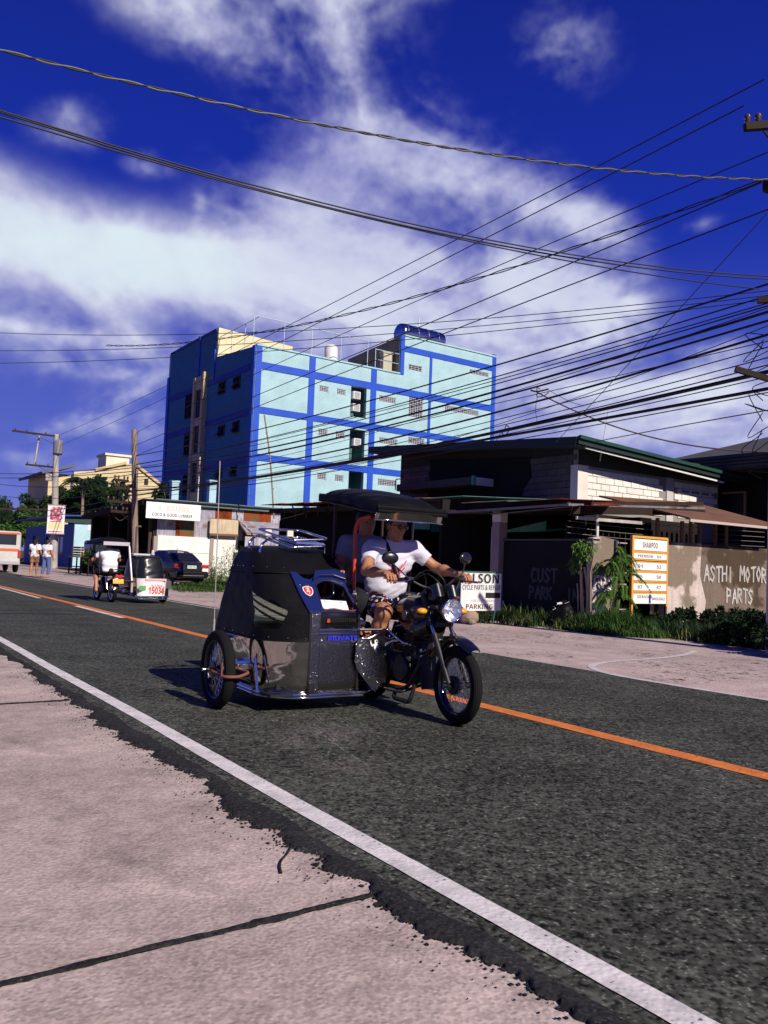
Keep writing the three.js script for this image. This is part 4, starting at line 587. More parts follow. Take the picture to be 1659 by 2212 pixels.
// ------------------------------------------------------------------ utility poles and overhead cables
const poleWoodM = M(lin(0.36, 0.27, 0.21), 0.85, { map: streaks, bumpMap: bumpN, bumpScale: 0.008 }), poleGreyM = M(lin(0.52, 0.47, 0.43), 0.8, { map: streaks }), armM = M(lin(0.04, 0.03, 0.024), 0.85), porcelainM = M(lin(0.10, 0.05, 0.04), 0.25), cableM = M(lin(0.010, 0.010, 0.013), 0.6), wireM = M(lin(0.05, 0.05, 0.065), 0.5);
const insulator = (x, y, z) => lathe([[0.001, 0], [0.035, 0], [0.02, 0.03], [0.055, 0.05], [0.03, 0.09], [0.06, 0.11], [0.035, 0.16], [0.001, 0.18]], 12).translate(x, y, z);
function pole(name, label, base, h, m, r0, r1, lean, arms, extra) {
  const t = thing(name, label, 'utility pole', base, 0, null);
  mesh('shaft', bar([0, -0.3, 0], [lean[0], h, lean[1]], r0, r1, 14), m, t);
  for (const [y, a, b, dir] of arms) { const d = V(...dir).normalize(), f = y / h, c = V(lean[0] * f, y, lean[1] * f).add(V(0.06, 0, 0.1)); const arm = mesh('crossarm', plank(c.clone().add(d.clone().multiplyScalar(a)), c.clone().add(d.clone().multiplyScalar(b)), 0.10, 0.12), armM, t); const ins = []; for (const k of [0.06, 0.3, 0.7, 0.94]) { const p = c.clone().add(d.clone().multiplyScalar(mix(a, b, k))); ins.push(insulator(p.x, p.y + 0.05, p.z)); } each('insulator', ins, porcelainM, arm); mesh('brace', [plank(c.clone().add(d.clone().multiplyScalar(b * 0.6)), c.clone().add(V(0, -0.55, 0)), 0.03, 0.02)], armM, arm); }
  if (extra) extra(t);
  return t;
}
const dL = 38, pL = at(296, 1200, dL), pLtop = at(290, 928, dL);
pole('utility_pole', 'weathered wooden utility pole between the lumber sign and the rear-view tricycle', [pL.x, 0, pL.z], pLtop.y, poleWoodM, 0.16, 0.12, [pLtop.x - pL.x, pLtop.z - pL.z], [[4.55, -1.0, 0.25, [0.3, 0, 1]], [4.2, -1.0, 0.2, [0.3, 0, 1]], [3.55, -1.4, 0.2, [0.3, 0, 1]], [3.1, -1.2, 0.3, [0.3, 0, 1]]].map(([y, a, b, d]) => [y, b, -a, d]), (t) => {
  mesh('splint', bar([-0.1, 2, 0.17], [-0.22, 5.6, 0.17], 0.07, 0.06, 10), poleWoodM, t);
  mesh('white_band', bar([0.02, 0.3, 0], [-0.005, 1.1, 0], 0.17, 0.165, 14), M(lin(0.7, 0.68, 0.64), 0.8, { map: streaks }), t);
  mesh('hardware', [rbox(0.5, 0.16, 0.2, 0.03, 0.1, 4.35, 0.45), rbox(0.3, 0.2, 0.2, 0.03, 0.05, 4.4, 0.9), rbox(0.16, 0.3, 0.16, 0.03, 0.1, 4.6, -0.2), tube([[0.1, 3.0, 0.5], [0.1, 2.7, 0.9], [0.1, 2.9, 1.2]], 0.03, 10, 6), tube([[0, 6.9, 0.3], [0, 6, 0.5], [0.1, 5, 0.35]], 0.012, 12, 5)], blackM, t);
});
const dF = 56, pF = at(118, 1200, dF), pFtop = at(122, 938, dF);
pole('utility_pole', 'distant pale utility pole with a banner and long crossarms at the left', [pF.x, 0, pF.z], pFtop.y, poleGreyM, 0.26, 0.18, [pFtop.x - pF.x, pFtop.z - pF.z], [[pFtop.y - 0.15, -0.3, 2.8, [0.1, 0, 1]], [pFtop.y - 2.3, -0.2, 1.9, [0.1, 0, 1]], [4.0, -0.3, 4.2, [0.1, -0.05, 1]]], (t) => {
  mesh('transformer', [lathe([[0.001, -0.5], [0.3, -0.5], [0.32, -0.4], [0.32, 0.4], [0.28, 0.5], [0.001, 0.52]], 18).translate(0.3, pFtop.y - 0.9, 0.3)], M(lin(0.2, 0.2, 0.22), 0.5), t);
  mesh('strut', [bar([0, pFtop.y - 2.3, 1.7], [0, pFtop.y - 0.2, 1.5], 0.06), rbox(0.3, 0.5, 0.5, 0.05, 0, pFtop.y - 3.0, 0.7)], poleGreyM, t);
});
{ // banner on the distant pole
  const p = at(121, 1122, dF - 0.6), t = thing('pole_banner', 'white vertical banner with red and blue print hung on the distant pole', 'banner', p);
  const c = canvasTex(256, 384, (g, w, h) => { g.fillStyle = '#efe9ee'; g.fillRect(0, 0, w, h); for (let i = 0; i < 130; i++) { g.fillStyle = pick(['#c23a4a', '#d98a94', '#8a2d4a', '#33364e', '#e8b8b4']); g.globalAlpha = 0.6; const x = w / 2 + rr(-80, 80), y = 110 + rr(-80, 90); g.beginPath(); g.ellipse(x, y, rr(8, 26), rr(6, 20), rr(0, 3), 0, 7); g.fill(); } g.globalAlpha = 1; g.fillStyle = '#f1dfa4'; g.fillRect(20, 235, w - 40, 90); g.fillStyle = '#c65a55'; g.fillRect(20, 350, w - 40, 14); g.fillStyle = '#b8434f'; g.fillRect(40, 215, w - 80, 12); });
  mesh('cloth', keepUV(rotY(new THREE.BoxGeometry(1.12, 1.95, 0.03), 1.15)), M(0xffffff, 0.8, { map: c }), t);
  mesh('batten', [box(1.2, 0.06, 0.06, 0, 0.98, 0, 1.15), box(1.2, 0.06, 0.06, 0, -0.98, 0, 1.15)], M(lin(0.4, 0.25, 0.15), 0.8), t);
}
// near-right pole, mostly out of the frame: its arms and its shadow on the walk are in view
const pR = V(-7.1, 0, -12.55);
pole('utility_pole', 'steel braced utility pole at the right edge carrying the thick cable bundle', pR.toArray(), 9.7, poleGreyM, 0.17, 0.12, [0.05, 0.02], [[8.62, -0.1, 0.66, [-0.5, -0.16, 0.86]], [9.28, -0.1, 0.18, [-0.5, 0, 0.86]]], (t) => {
  each('cable_rack', [plank([-0.38, 4.56, 0.62], [0.05, 4.36, 0.1], 0.07, 0.09), plank([-0.2, 5.72, 0.3], [0.05, 5.72, 0.1], 0.08, 0.1), rbox(0.14, 0.2, 0.14, 0.03, -0.12, 7.65, 0.16)], armM, t);
  mesh('tangle', [...Array(10)].map((_, i) => { const y = 2.9 + i * 0.25; return tube([[-0.1, y, 0.12], [-0.35 - rr(0, 0.2), y + rr(-0.3, 0.3), 0.16], [-0.2, y + rr(-0.5, 0.5), 0.12]], 0.008, 14, 5); }), cableM, t);
});
// cables: [x0, y0, d0, x1, y1, d1, radius, midX, midY]
function sag(p0, p1, mx, my, n = 40) { // parabola through a measured middle sight line
  let best = 0.5, e = 1e9; const q = V();
  const px = (p) => { const r = p.clone().sub(EYE), z = r.dot(camF), X = r.dot(camRight) / z * FPX, Y = -r.dot(camU) / z * FPX, c = Math.cos(ROLL), s = Math.sin(ROLL); return [c * X - s * Y + W0 / 2, s * X + c * Y + H0 / 2, z]; };
  let drop = 0;
  if (mx !== undefined) { for (let k = 0; k < 4; k++) { e = 1e9; for (let i = 4; i <= 96; i++) { const t = i / 100; q.lerpVectors(p0, p1, t); q.y -= drop * 4 * t * (1 - t); const d = Math.abs(px(q)[0] - mx); if (d < e) { e = d; best = t; } } q.lerpVectors(p0, p1, best); q.y -= drop * 4 * best * (1 - best); const [, y, z] = px(q); drop += (my - y) / FPX * z / (4 * best * (1 - best)); } }
  const P = []; for (let i = 0; i <= n; i++) { const t = i / n; const p = p0.clone().lerp(p1, t); p.y -= drop * 4 * t * (1 - t); P.push(p); }
  return P;
}
function cable(o, name, label, group, m = cableM) {
  const [x0, y0, d0, x1, y1, d1, r, mx, my] = o, P = sag(at(x0, y0, d0), at(x1, y1, d1), mx, my);
  return solo(name, new THREE.TubeGeometry(new THREE.CatmullRomCurve3(P), 40, r, 6), m, label, 'cable', group);
}
const DR = 13.2;
const bundle = [[1668, 611, 985, 0.017, 1118, 777], [1668, 636, 1003, 0.013, 1118, 802], [1668, 652, 1004, 0.010, 1118, 810], [1668, 658, 1010, 0.012, 1118, 818], [1668, 671, 1012, 0.024, 1118, 834], [1668, 690, 1024, 0.020, 1118, 848], [1668, 720, 1030, 0.022, 1118, 880], [1668, 735, 1040, 0.008, 1118, 862], [1668, 747, 1042, 0.010, 1118, 897], [1668, 770, 1052, 0.010, 1118, 912], [1668, 786, 1056, 0.011, 1118, 922], [1668, 801, 1060, 0.036, 1118, 925], [1668, 812, 1066, 0.009, 1118, 934], [1668, 838, 1070, 0.030, 1118, 938], [1668, 846, 1078, 0.010, 1118, 950], [1668, 700, 1046, 0.007, 1118, 905], [1668, 662, 1036, 0.007, 1118, 845]];
const trunkWords = ['uppermost of the thick black trunk cables in the low bundle', 'second thick black trunk cable from the top of the low bundle', 'middle thick black trunk cable of the low bundle', 'thickest black trunk cable, fourth from the top of the low bundle', 'lowest thick black trunk cable just over the block house roof']; let trunkAt = 0;
bundle.forEach(([x0, y0, y1, r, mx, my], i) => cable([x0, y0, DR, 292, y1, dL, r, mx, my], r > 0.019 ? 'trunk_cable' : 'overhead_cable', r > 0.019 ? trunkWords[trunkAt++] : 'thin black cable in the low bundle crossing before the blue building', r > 0.019 ? 'trunk cables of the low bundle' : 'thin cables of the low bundle'));
[[1650, 172, 128, 940, 0.011, 1118, 445], [1606, 229, 130, 962, 0.011, 1118, 472], [1668, 325, 292, 936, 0.011, 1118, 558], [1645, 394, 292, 962, 0.012, 1118, 616], [1668, 449, 292, 985, 0.012, 1118, 661]].forEach(([x0, y0, x1, y1, r, mx, my], i) => cable([x0, y0, DR, x1, y1, x1 < 200 ? dF : dL, r, mx, my], 'power_line', ['topmost thin power line, running steeply up to the right pole top', 'second steep thin power line, ending on the right pole crossarm', 'third steep thin power line, below the right pole crossarm', 'fourth steep thin power line, beside the wavy twisted cable', 'lowest of the steep thin power lines above the cable bundle'][i], 'bare power lines'));
[[-60, 716, 1668, 627, 900, 699], [-60, 757, 1668, 637, 760, 728], [-60, 785, 1668, 646, 860, 735]].forEach(([x0, y0, x1, y1, mx, my], i) => cable([x0, y0, 24, x1, y1, DR + 1, 0.008, mx, my], 'telephone_wire', ['highest of the level thin wires, at rooftop railing height', 'middle of the level thin wires passing the rooftop', 'lowest of the level thin wires below the rooftop railing'][i], 'level wires at roof height'));
[[-40, 1032, 292, 1018, 120, 1030], [-40, 1020, 292, 1004, 100, 1022], [-40, 1040, 292, 1040, 120, 1052], [-30, 1066, 292, 1060, 150, 1075], [-30, 1100, 292, 1068, 160, 1096], [-30, 1112, 292, 1080, 160, 1108], [128, 1050, 292, 1024, 210, 1036], [128, 1030, 292, 1010, 200, 1020]].forEach(([x0, y0, x1, y1, mx, my]) => cable([x0, y0, dF + 6, x1, y1, dL, 0.02, mx, my], 'street_cable', 'dark cable strung between the two left poles', 'cables between the left poles'));
// cables that cross the road overhead
cable([-60, 219, 8.2, 1668, 597, DR, 0.010, 1000, 508], 'service_cable', 'upper of the parallel cables crossing the road overhead', null);
cable([-60, 222, 8.3, 1668, 603, DR, 0.011, 1000, 514], 'service_cable', 'middle of the parallel cables crossing the road overhead', null);
cable([-60, 234, 8.2, 1640, 624, DR, 0.010, 1000, 519], 'service_cable', 'lowest of the parallel cables crossing the road overhead', null);
{ // twisted service bundle: two strands round each other
  const P = sag(at(-60, 92, 8.0), at(1660, 388, DR), 700, 272, 90), cv = new THREE.CatmullRomCurve3(P);
  const o = thing('twisted_cable', 'highest twisted two strand cable crossing the road overhead', 'cable', [0, 0, 0]);
  for (const ph of [0, Math.PI]) { const Q = []; for (let i = 0; i <= 700; i++) { const t = i / 700, p = cv.getPoint(t), a = t * 130 + ph; Q.push(V(p.x + Math.cos(a) * 0.0, p.y + Math.sin(a) * 0.011, p.z + Math.cos(a) * 0.011)); } mesh('strand', new THREE.TubeGeometry(new THREE.CatmullRomCurve3(Q), 700, 0.011, 5), ph ? M(lin(0.12, 0.12, 0.13), 0.5) : cableM, o); }
  const P2 = sag(at(1645, 390, DR), at(230, 746, 30), 1000, 612, 80), cw = new THREE.CatmullRomCurve3(P2), o2 = thing('twisted_cable', 'wavy twisted cable passing over the blue building roof corner', 'cable');
  for (const ph of [0, Math.PI]) { const Q = []; for (let i = 0; i <= 400; i++) { const t = i / 400, p = cw.getPoint(t), a = t * 90 + ph; Q.push(V(p.x, p.y + Math.sin(a) * 0.02, p.z + Math.cos(a) * 0.02)); } mesh('strand', new THREE.TubeGeometry(new THREE.CatmullRomCurve3(Q), 400, 0.011, 5), cableM, o2); }
}
cable([1656, 462, DR, 1200, 956, 22, 0.008, 1420, 718], 'guy_wire', 'thin wire dropping diagonally from the right pole to the block house', null, wireM);
cable([1158, 846, 18, 1672, 976, 15.5, 0.016, 1405, 944], 'drop_wire', 'sagging brown service drop from the cable splice to the eaved house', null, M(lin(0.12, 0.09, 0.08), 0.6));
cable([1282, 955, 20, 1660, 886, DR, 0.010, 1480, 918], 'drop_wire', 'straight thin wire from the block house corner up to the right pole', null);
{ const t = thing('cable_splice', 'ragged splice with hooked wire ends hanging on the cables beside the blue building', 'splice', at(1160, 846, 17.8)); mesh('clamp', [tube([[-0.1, 0.03, 0.1], [0.02, 0, 0], [0.2, 0.05, -0.15]], 0.018, 12, 6), tube([[0.02, 0, 0], [0.03, -0.12, 0.02], [0.12, -0.1, -0.08], [0.2, -0.02, -0.16]], 0.012, 16, 6), tube([[0, 0, 0], [0.03, 0.08, 0.03], [0.06, 0.05, -0.04]], 0.01, 10, 6)], cableM, t); mesh('loose_wire', [tube([[0.02, -0.1, 0], [0.0, -0.4, 0.03], [0.04, -0.7, 0]], 0.006, 14, 5), tube([[0.2, 0.03, -0.15], [0.5, -0.2, -0.4], [0.8, -0.35, -0.6]], 0.006, 14, 5)], cableM, t); }
{ const t = thing('cable_splice', 'small hooked splice on the bundle over the block house roof', 'splice', at(1090, 930, 18.2)); mesh('clamp', [tube([[0, 0, 0], [0.05, 0.12, 0], [0.1, 0.02, -0.05], [0.02, -0.12, 0.02], [-0.05, -0.02, 0.04]], 0.011, 20, 6)], cableM, t); mesh('loose_wire', [tube([[0, 0, 0], [-0.12, -0.15, 0.1], [-0.15, -0.3, 0.1]], 0.006, 12, 5)], cableM, t); }
{ const t = thing('bamboo_mast', 'leaning thin bamboo mast standing before the blue building wall', 'mast', at(593, 1096, 42)); const q = at(571, 896, 42).sub(at(593, 1096, 42)); mesh('cane', tube([[0, -0.6, 0], q.clone().multiplyScalar(0.5).add(V(0.1, 0, 0)), q], 0.04, 14, 6), M(lin(0.30, 0.22, 0.14), 0.8), t); mesh('node', [0.2, 0.4, 0.6, 0.8].map((k) => bar(q.clone().multiplyScalar(k).add(V(0.09 * (1 - Math.abs(k - 0.5) * 2), -0.04, 0)), q.clone().multiplyScalar(k).add(V(0.09 * (1 - Math.abs(k - 0.5) * 2), 0.04, 0)), 0.05)), M(lin(0.2, 0.14, 0.09), 0.8), t); }
{ // flag and gate posts before the flats
  const b = at(427, 1085, 46), t = thing('flagpole', 'thin flagpole with a small red and white flag before the blue building', 'flag', [b.x, 0, b.z]); mesh('pole', bar([0, 0, 0], [0, at(427, 985, 46).y, 0], 0.03), whiteM, t); const y = at(427, 990, 46).y; mesh('flag', [ext([[0, y], [0.16, y - 0.7], [0.05, y - 1.05], [-0.2, y - 0.9], [-0.05, y - 0.5]], 0.012)], M(lin(0.55, 0.07, 0.06), 0.8), t);
  for (const [px, top] of [[375, 1042], [456, 1041]]) { const q = at(px, 1080, 46.5), g = thing('gate_post', px < 400 ? 'pale blue post at the dark corner of the blue building' : 'pale blue post beside the flagpole', 'post', [q.x, 0, q.z]); const h = at(px, top, 46.5).y; mesh('shaft', rbox(0.42, h, 0.42, 0.02, 0, h / 2, 0), painted(lin(0.5, 0.75, 0.82)), g); mesh('cap', rbox(0.5, 0.1, 0.5, 0.02, 0, h + 0.05, 0), painted(lin(0.55, 0.8, 0.85)), g); }
}
// ------------------------------------------------------------------ motorcycle and sidecar
const chromeM = new THREE.MeshStandardMaterial({ color: lin(0.78, 0.78, 0.80), metalness: 1, roughness: 0.10 });
const darkChromeM = new THREE.MeshStandardMaterial({ color: lin(0.10, 0.10, 0.10), metalness: 1, roughness: 0.16 });
const steelTex = tex(512, (u, v) => grey(0.5 + 0.5 * (tf(u, v, 18, 3, 141, 0.5) - 0.5)), 0.8, false);
const hammerTex = tex(512, (u, v) => { const a = tn(u * 90, v * 90, 90, 151), b = tn(u * 180, v * 180, 180, 152); return grey(0.6 * a + 0.4 * b); }, 0.5, false);
const steelM = new THREE.MeshStandardMaterial({ color: lin(0.48, 0.46, 0.43), metalness: 1, roughness: 0.09, bumpMap: steelTex, bumpScale: 0.0012 });
const hammeredM = new THREE.MeshStandardMaterial({ color: lin(0.30, 0.29, 0.27), metalness: 1, roughness: 0.18, bumpMap: hammerTex, bumpScale: 0.0022 });
const vinylTex = tex(512, (u, v) => grey(0.7 * tf(u, v, 7, 4, 161) + 0.3 * tf(u, v, 90, 2, 162)), 0.9, false);
const vinylM = new THREE.MeshPhysicalMaterial({ color: lin(0.006, 0.006, 0.0065), roughness: 0.48, specularIntensity: 0.2, bumpMap: vinylTex, bumpScale: 0.006 }), blackPaintM = new THREE.MeshPhysicalMaterial({ color: lin(0.006, 0.006, 0.007), roughness: 0.3, clearcoat: 0.8, clearcoatRoughness: 0.08 }), blackSatinM = M(lin(0.010, 0.010, 0.011), 0.5), rubberM = M(lin(0.012, 0.012, 0.012), 0.86), engineM = M(lin(0.05, 0.05, 0.052), 0.4, { metalness: 0.7 }), redM = M(lin(0.62, 0.05, 0.02), 0.45), orangeRustM = M(lin(0.20, 0.065, 0.04), 0.75), navyM = new THREE.MeshPhysicalMaterial({ color: lin(0.007, 0.014, 0.10), roughness: 0.35, clearcoat: 0.5, clearcoatRoughness: 0.15 });
const amberM = new THREE.MeshPhysicalMaterial({ color: lin(1.0, 0.38, 0.02), roughness: 0.2, clearcoat: 0.6 }), redLensM = new THREE.MeshPhysicalMaterial({ color: lin(0.5, 0.03, 0.02), roughness: 0.2, clearcoat: 0.6 });
const clearM = new THREE.MeshPhysicalMaterial({ color: lin(0.95, 0.96, 1), roughness: 0.03, transmission: 1, thickness: 0, ior: 1.45 });
const smokeM = new THREE.MeshPhysicalMaterial({ color: lin(0.6, 0.61, 0.63), roughness: 0.05, transmission: 1, thickness: 0, ior: 1.45 });
function tyreGeo(R, sec, w, grooves = 5) { // section swept round z
  const prof = [], r0 = R - sec * 1.7; prof.push([r0, -w * 0.36], [R - sec * 1.1, -w * 0.5], [R - sec * 0.45, -w * 0.46]);
  const n = 30; for (let i = 0; i <= n; i++) { const a = mix(-0.40, 0.40, i / n), y = a * w, crown = R - sec * 0.42 * Math.pow(Math.abs(a) / 0.42, 2.2), g = Math.abs(Math.sin((a + 0.4) / 0.8 * Math.PI * grooves)) < 0.22 ? 0.004 : 0; prof.push([crown - g, y]); }
  prof.push([R - sec * 0.45, w * 0.46], [R - sec * 1.1, w * 0.5], [r0, w * 0.36], [r0 - 0.004, 0]);
  return rotX(lathe(prof, 64), Math.PI / 2);
}
function makeWheel(t, name, x, y, z, R, sec, w, hubR, spokeN, rimM, steer = 0, drum = 1) {
  const o = new THREE.Group(); o.name = name; o.position.set(x, y, z); o.rotation.y = steer; t.add(o);
  mesh('tyre', tyreGeo(R, sec, w), rubberM, o);
  const rr0 = R - sec * 1.65; mesh('rim', rotX(lathe([[rr0 - 0.018, -w * 0.30], [rr0 + 0.004, -w * 0.38], [rr0 + 0.006, -w * 0.34], [rr0 - 0.016, -w * 0.22], [rr0 - 0.022, 0], [rr0 - 0.016, w * 0.22], [rr0 + 0.006, w * 0.34], [rr0 + 0.004, w * 0.38], [rr0 - 0.018, w * 0.30], [rr0 - 0.026, 0], [rr0 - 0.018, -w * 0.30]], 56), Math.PI / 2), rimM, o);
  mesh('hub', [rotX(lathe([[0.001, -0.05], [hubR * 0.5, -0.05], [hubR * 0.55, -0.04], [hubR * 0.5, 0.01], [hubR, 0.015], [hubR, 0.045 * drum], [hubR * 0.9, 0.052 * drum], [0.03, 0.055 * drum], [0.001, 0.055 * drum]], 32), Math.PI / 2), bar([0, 0, -0.1], [0, 0, 0.11], 0.009)], engineM, o);
  const sp = []; for (let i = 0; i < spokeN; i++) { const a = i / spokeN * 6.2832, s = i % 2 ? 1 : -1, k = (i >> 1) % 2 ? 1 : -1, b = a + k * 0.42; sp.push(bar([Math.cos(b) * hubR * (s > 0 ? 0.95 : 0.5), Math.sin(b) * hubR * (s > 0 ? 0.95 : 0.5), s * 0.032], [Math.cos(a) * (rr0 - 0.015), Math.sin(a) * (rr0 - 0.015), 0], 0.0022, 0.0022, 5)); } mesh('spokes', sp, chromeM, o);
  mesh('axle_nut', [bar([0, 0, 0.105], [0, 0, 0.125], 0.016, 0.014, 8)], chromeM, o);
  return o;
}
function superTank(cs, n = 28, e = 2.6) { // cs: [x, yBottom, yTop, halfWidth]
  return gridSurf(24, n, (u, v) => { const f = u * (cs.length - 1), i = Math.min(cs.length - 2, Math.floor(f)), t = f - i, s = t * t * (3 - 2 * t), c = cs[i].map((q, k) => mix(q, cs[i + 1][k], k ? s : t)); const a = v * 6.28318, C = Math.cos(a), S = Math.sin(a), r = (q) => Math.sign(q) * Math.pow(Math.abs(q), 2 / e); return V(c[0], (c[1] + c[2]) / 2 + r(S) * (c[2] - c[1]) / 2, -r(C) * c[3]); });
}
const TRI = [-4.8, 0, -4.04], TRIa = 3 * Math.PI / 180;
const tri = thing('tricycle', 'black motorcycle tricycle with stainless sidecar and black canopy on the road', 'tricycle', TRI, -TRIa);
{
  const P = (n, g, m, par = tri) => mesh(n, g, m, par);
  makeWheel(tri, 'front_wheel', 0, 0.298, 0, 0.298, 0.045, 0.082, 0.072, 36, darkChromeM, -0.05);
  makeWheel(tri, 'rear_wheel', -1.27, 0.298, 0, 0.298, 0.05, 0.095, 0.075, 36, darkChromeM);
  // front end
  const fork = P('fork', [-0.088, 0.088].flatMap((z) => [bar([0.01, 0.31, z], [-0.20, 0.665, z], 0.022, 0.026, 14), bar([-0.005, 0.30, z], [0.03, 0.28, z], 0.02, 0.016)]), blackSatinM);
  each('stanchion', [-0.088, 0.088].map((z) => bar([-0.20, 0.665, z], [-0.262, 0.775, z], 0.0155, 0.0155, 14)), chromeM, fork); each('upper_tube', [-0.088, 0.088].map((z) => bar([-0.262, 0.775, z], [-0.345, 0.965, z], 0.028, 0.028, 14)), blackSatinM, fork);
  mesh('yoke', [rbox(0.06, 0.035, 0.23, 0.012, -0.245, 0.745, 0, 0, 0, 0.4), rbox(0.08, 0.04, 0.24, 0.012, -0.33, 0.975, 0, 0, 0, 0.4), bar([-0.30, 0.72, 0], [-0.40, 0.98, 0], 0.03)], blackSatinM, fork);
  P('front_mudguard', [gridSurf(30, 12, (u, v) => { const a = mix(0.86, 2.62, u), s = v * 2 - 1, R = 0.352 + 0.012 * Math.sin(u * 3.1) + (u < 0.12 ? (0.12 - u) * 0.16 : 0), w = 0.068 * (u < 0.08 ? 0.72 + u * 3.5 : 1); return V(-0.015 + Math.cos(a) * (R - 0.035 * s * s * s * s), 0.305 + Math.sin(a) * (R - 0.035 * s * s * s * s), s * w); }), gridSurf(30, 12, (u, v) => { const a = mix(0.86, 2.62, 1 - u), s = v * 2 - 1, uu = 1 - u, R = 0.347 + 0.012 * Math.sin(uu * 3.1) + (uu < 0.12 ? (0.12 - uu) * 0.16 : 0), w = 0.066 * (uu < 0.08 ? 0.72 + uu * 3.5 : 1); return V(-0.015 + Math.cos(a) * (R - 0.035 * s * s * s * s), 0.305 + Math.sin(a) * (R - 0.035 * s * s * s * s), s * w); }), bar([-0.19, 0.64, -0.085], [-0.19, 0.64, 0.085], 0.012)], blackPaintM);
  P('mud_flap', [rbox(0.012, 0.30, 0.15, 0.005, -0.385, 0.36, 0, 0, 0, 0.12)], blackSatinM);
  // headlight
  const hl = new THREE.Group(); hl.name = 'headlight'; hl.position.set(-0.10, 0.855, 0); hl.rotation.z = -0.06; tri.add(hl);
  const ax = (prof, n = 40) => rotZ(lathe(prof, n), -Math.PI / 2); // profile (r, along +x)
  mesh('housing', ax([[0.001, -0.14], [0.045, -0.135], [0.075, -0.10], [0.09, -0.03], [0.092, 0]]), blackPaintM, hl);
  mesh('rim', ax([[0.084, -0.004], [0.093, -0.006], [0.096, 0.004], [0.092, 0.014], [0.086, 0.014], [0.084, 0.006]]), chromeM, hl);
  const bowl = gridSurf(60, 10, (u, v) => { const a = u * 6.28318, r = 0.085 * v, f = 0.0035 * Math.sin(a * 9) * v + 0.003 * Math.sin(a * 4 + 1); return V(-0.05 + 0.052 * v * v + f, Math.sin(a) * r, Math.cos(a) * r); });
  mesh('reflector', bowl, new THREE.MeshStandardMaterial({ color: lin(0.9, 0.9, 0.93), metalness: 1, roughness: 0.32, side: THREE.DoubleSide }), hl); mesh('bulb', [ax([[0.001, 0.0], [0.013, -0.006], [0.014, -0.04], [0.02, -0.05]], 16)], M(lin(0.6, 0.62, 0.66), 0.2), hl);
  mesh('lens', ax([[0.085, 0.006], [0.07, 0.015], [0.045, 0.021], [0.02, 0.024], [0.001, 0.025]]), clearM, hl);
  P('headlight_bracket', [rbox(0.09, 0.03, 0.03, 0.008, -0.2, 0.875, 0.10), rbox(0.09, 0.03, 0.03, 0.008, -0.2, 0.875, -0.10), rbox(0.10, 0.05, 0.16, 0.015, -0.22, 0.745, 0)], blackSatinM);
  for (const s of [1, -1]) { const g = new THREE.SphereGeometry(1, 20, 14); g.scale(0.038, 0.026, 0.044); const o = P('turn_signal', [move(g, -0.225, 0.842, s * 0.195)], amberM); mesh('stalk', [bar([-0.26, 0.85, s * 0.09], [-0.24, 0.845, s * 0.165], 0.012), ax([[0.001, 0], [0.03, 0], [0.036, 0.02], [0.036, 0.03]], 18).translate(-0.268, 0.842, s * 0.195)], blackSatinM, o); }
  // instruments and bars
  P('gauge', [ax([[0.001, -0.04], [0.04, -0.04], [0.05, -0.01], [0.05, 0.035], [0.044, 0.04], [0.001, 0.038]], 24).applyMatrix4(new THREE.Matrix4().makeRotationZ(2.2)).translate(-0.23, 1.0, -0.055), bar([-0.16, 0.945, -0.055], [-0.20, 1.03, -0.055], 0.05, 0.052, 20), bar([-0.20, 0.94, 0.055], [-0.25, 1.04, 0.055], 0.05, 0.052, 20), rbox(0.08, 0.07, 0.18, 0.02, -0.24, 0.955, 0.02)], blackPaintM);
  const gR = V(-0.43, 1.075, 0.355), gL = V(-0.43, 1.085, -0.375);
  P('handlebar', [polyTube([gR, [-0.39, 1.082, 0.22], [-0.335, 1.02, 0.10], [-0.335, 1.015, -0.10], [-0.39, 1.088, -0.22], gL], 0.0115, 0.05, 10)], blackSatinM);
  for (const [g, s] of [[gR, 1], [gL, -1]]) {
    const d = V(-0.04, -0.007, s * 0.12); const c = g.clone().sub(d.clone());
    P('handgrip', [bar(g.clone().sub(d), g.clone().add(d.clone().multiplyScalar(0.15)), 0.0165, 0.0165, 14), bar(g.clone().add(d.clone().multiplyScalar(0.15)), g.clone().add(d.clone().multiplyScalar(0.3)), 0.019, 0.017, 14)], rubberM);
    P('switch_box', [rbox(0.05, 0.05, 0.05, 0.012, c.x + 0.01, c.y - 0.003, c.z), rbox(0.035, 0.03, 0.06, 0.01, c.x + 0.045, c.y + 0.005, c.z + 0.0)], blackSatinM);
    P('brake_lever', [polyTube([[c.x + 0.055, c.y, c.z], [c.x + 0.085, c.y - 0.012, c.z + s * 0.05], [c.x + 0.07, c.y - 0.022, c.z + s * 0.165]], 0.0065, 0.03, 8)], s > 0 ? chromeM : blackSatinM);
  }
  P('cables', [tube([[-0.36, 1.07, 0.2], [-0.2, 1.13, 0.17], [-0.1, 1.02, 0.10], [-0.22, 0.85, 0.05]], 0.006, 30, 6), tube([[-0.36, 1.075, 0.22], [-0.26, 1.16, 0.12], [-0.17, 1.06, 0.02], [-0.3, 0.85, 0.0]], 0.005, 30, 6), tube([[-0.36, 1.08, -0.22], [-0.2, 1.12, -0.15], [-0.14, 1.0, -0.05], [-0.3, 0.82, 0]], 0.006, 30, 6), tube([[-0.37, 1.06, 0.2], [-0.32, 1.14, 0.15], [-0.42, 1.05, 0.03], [-0.5, 0.9, 0.05]], 0.006, 24, 6)], blackSatinM);
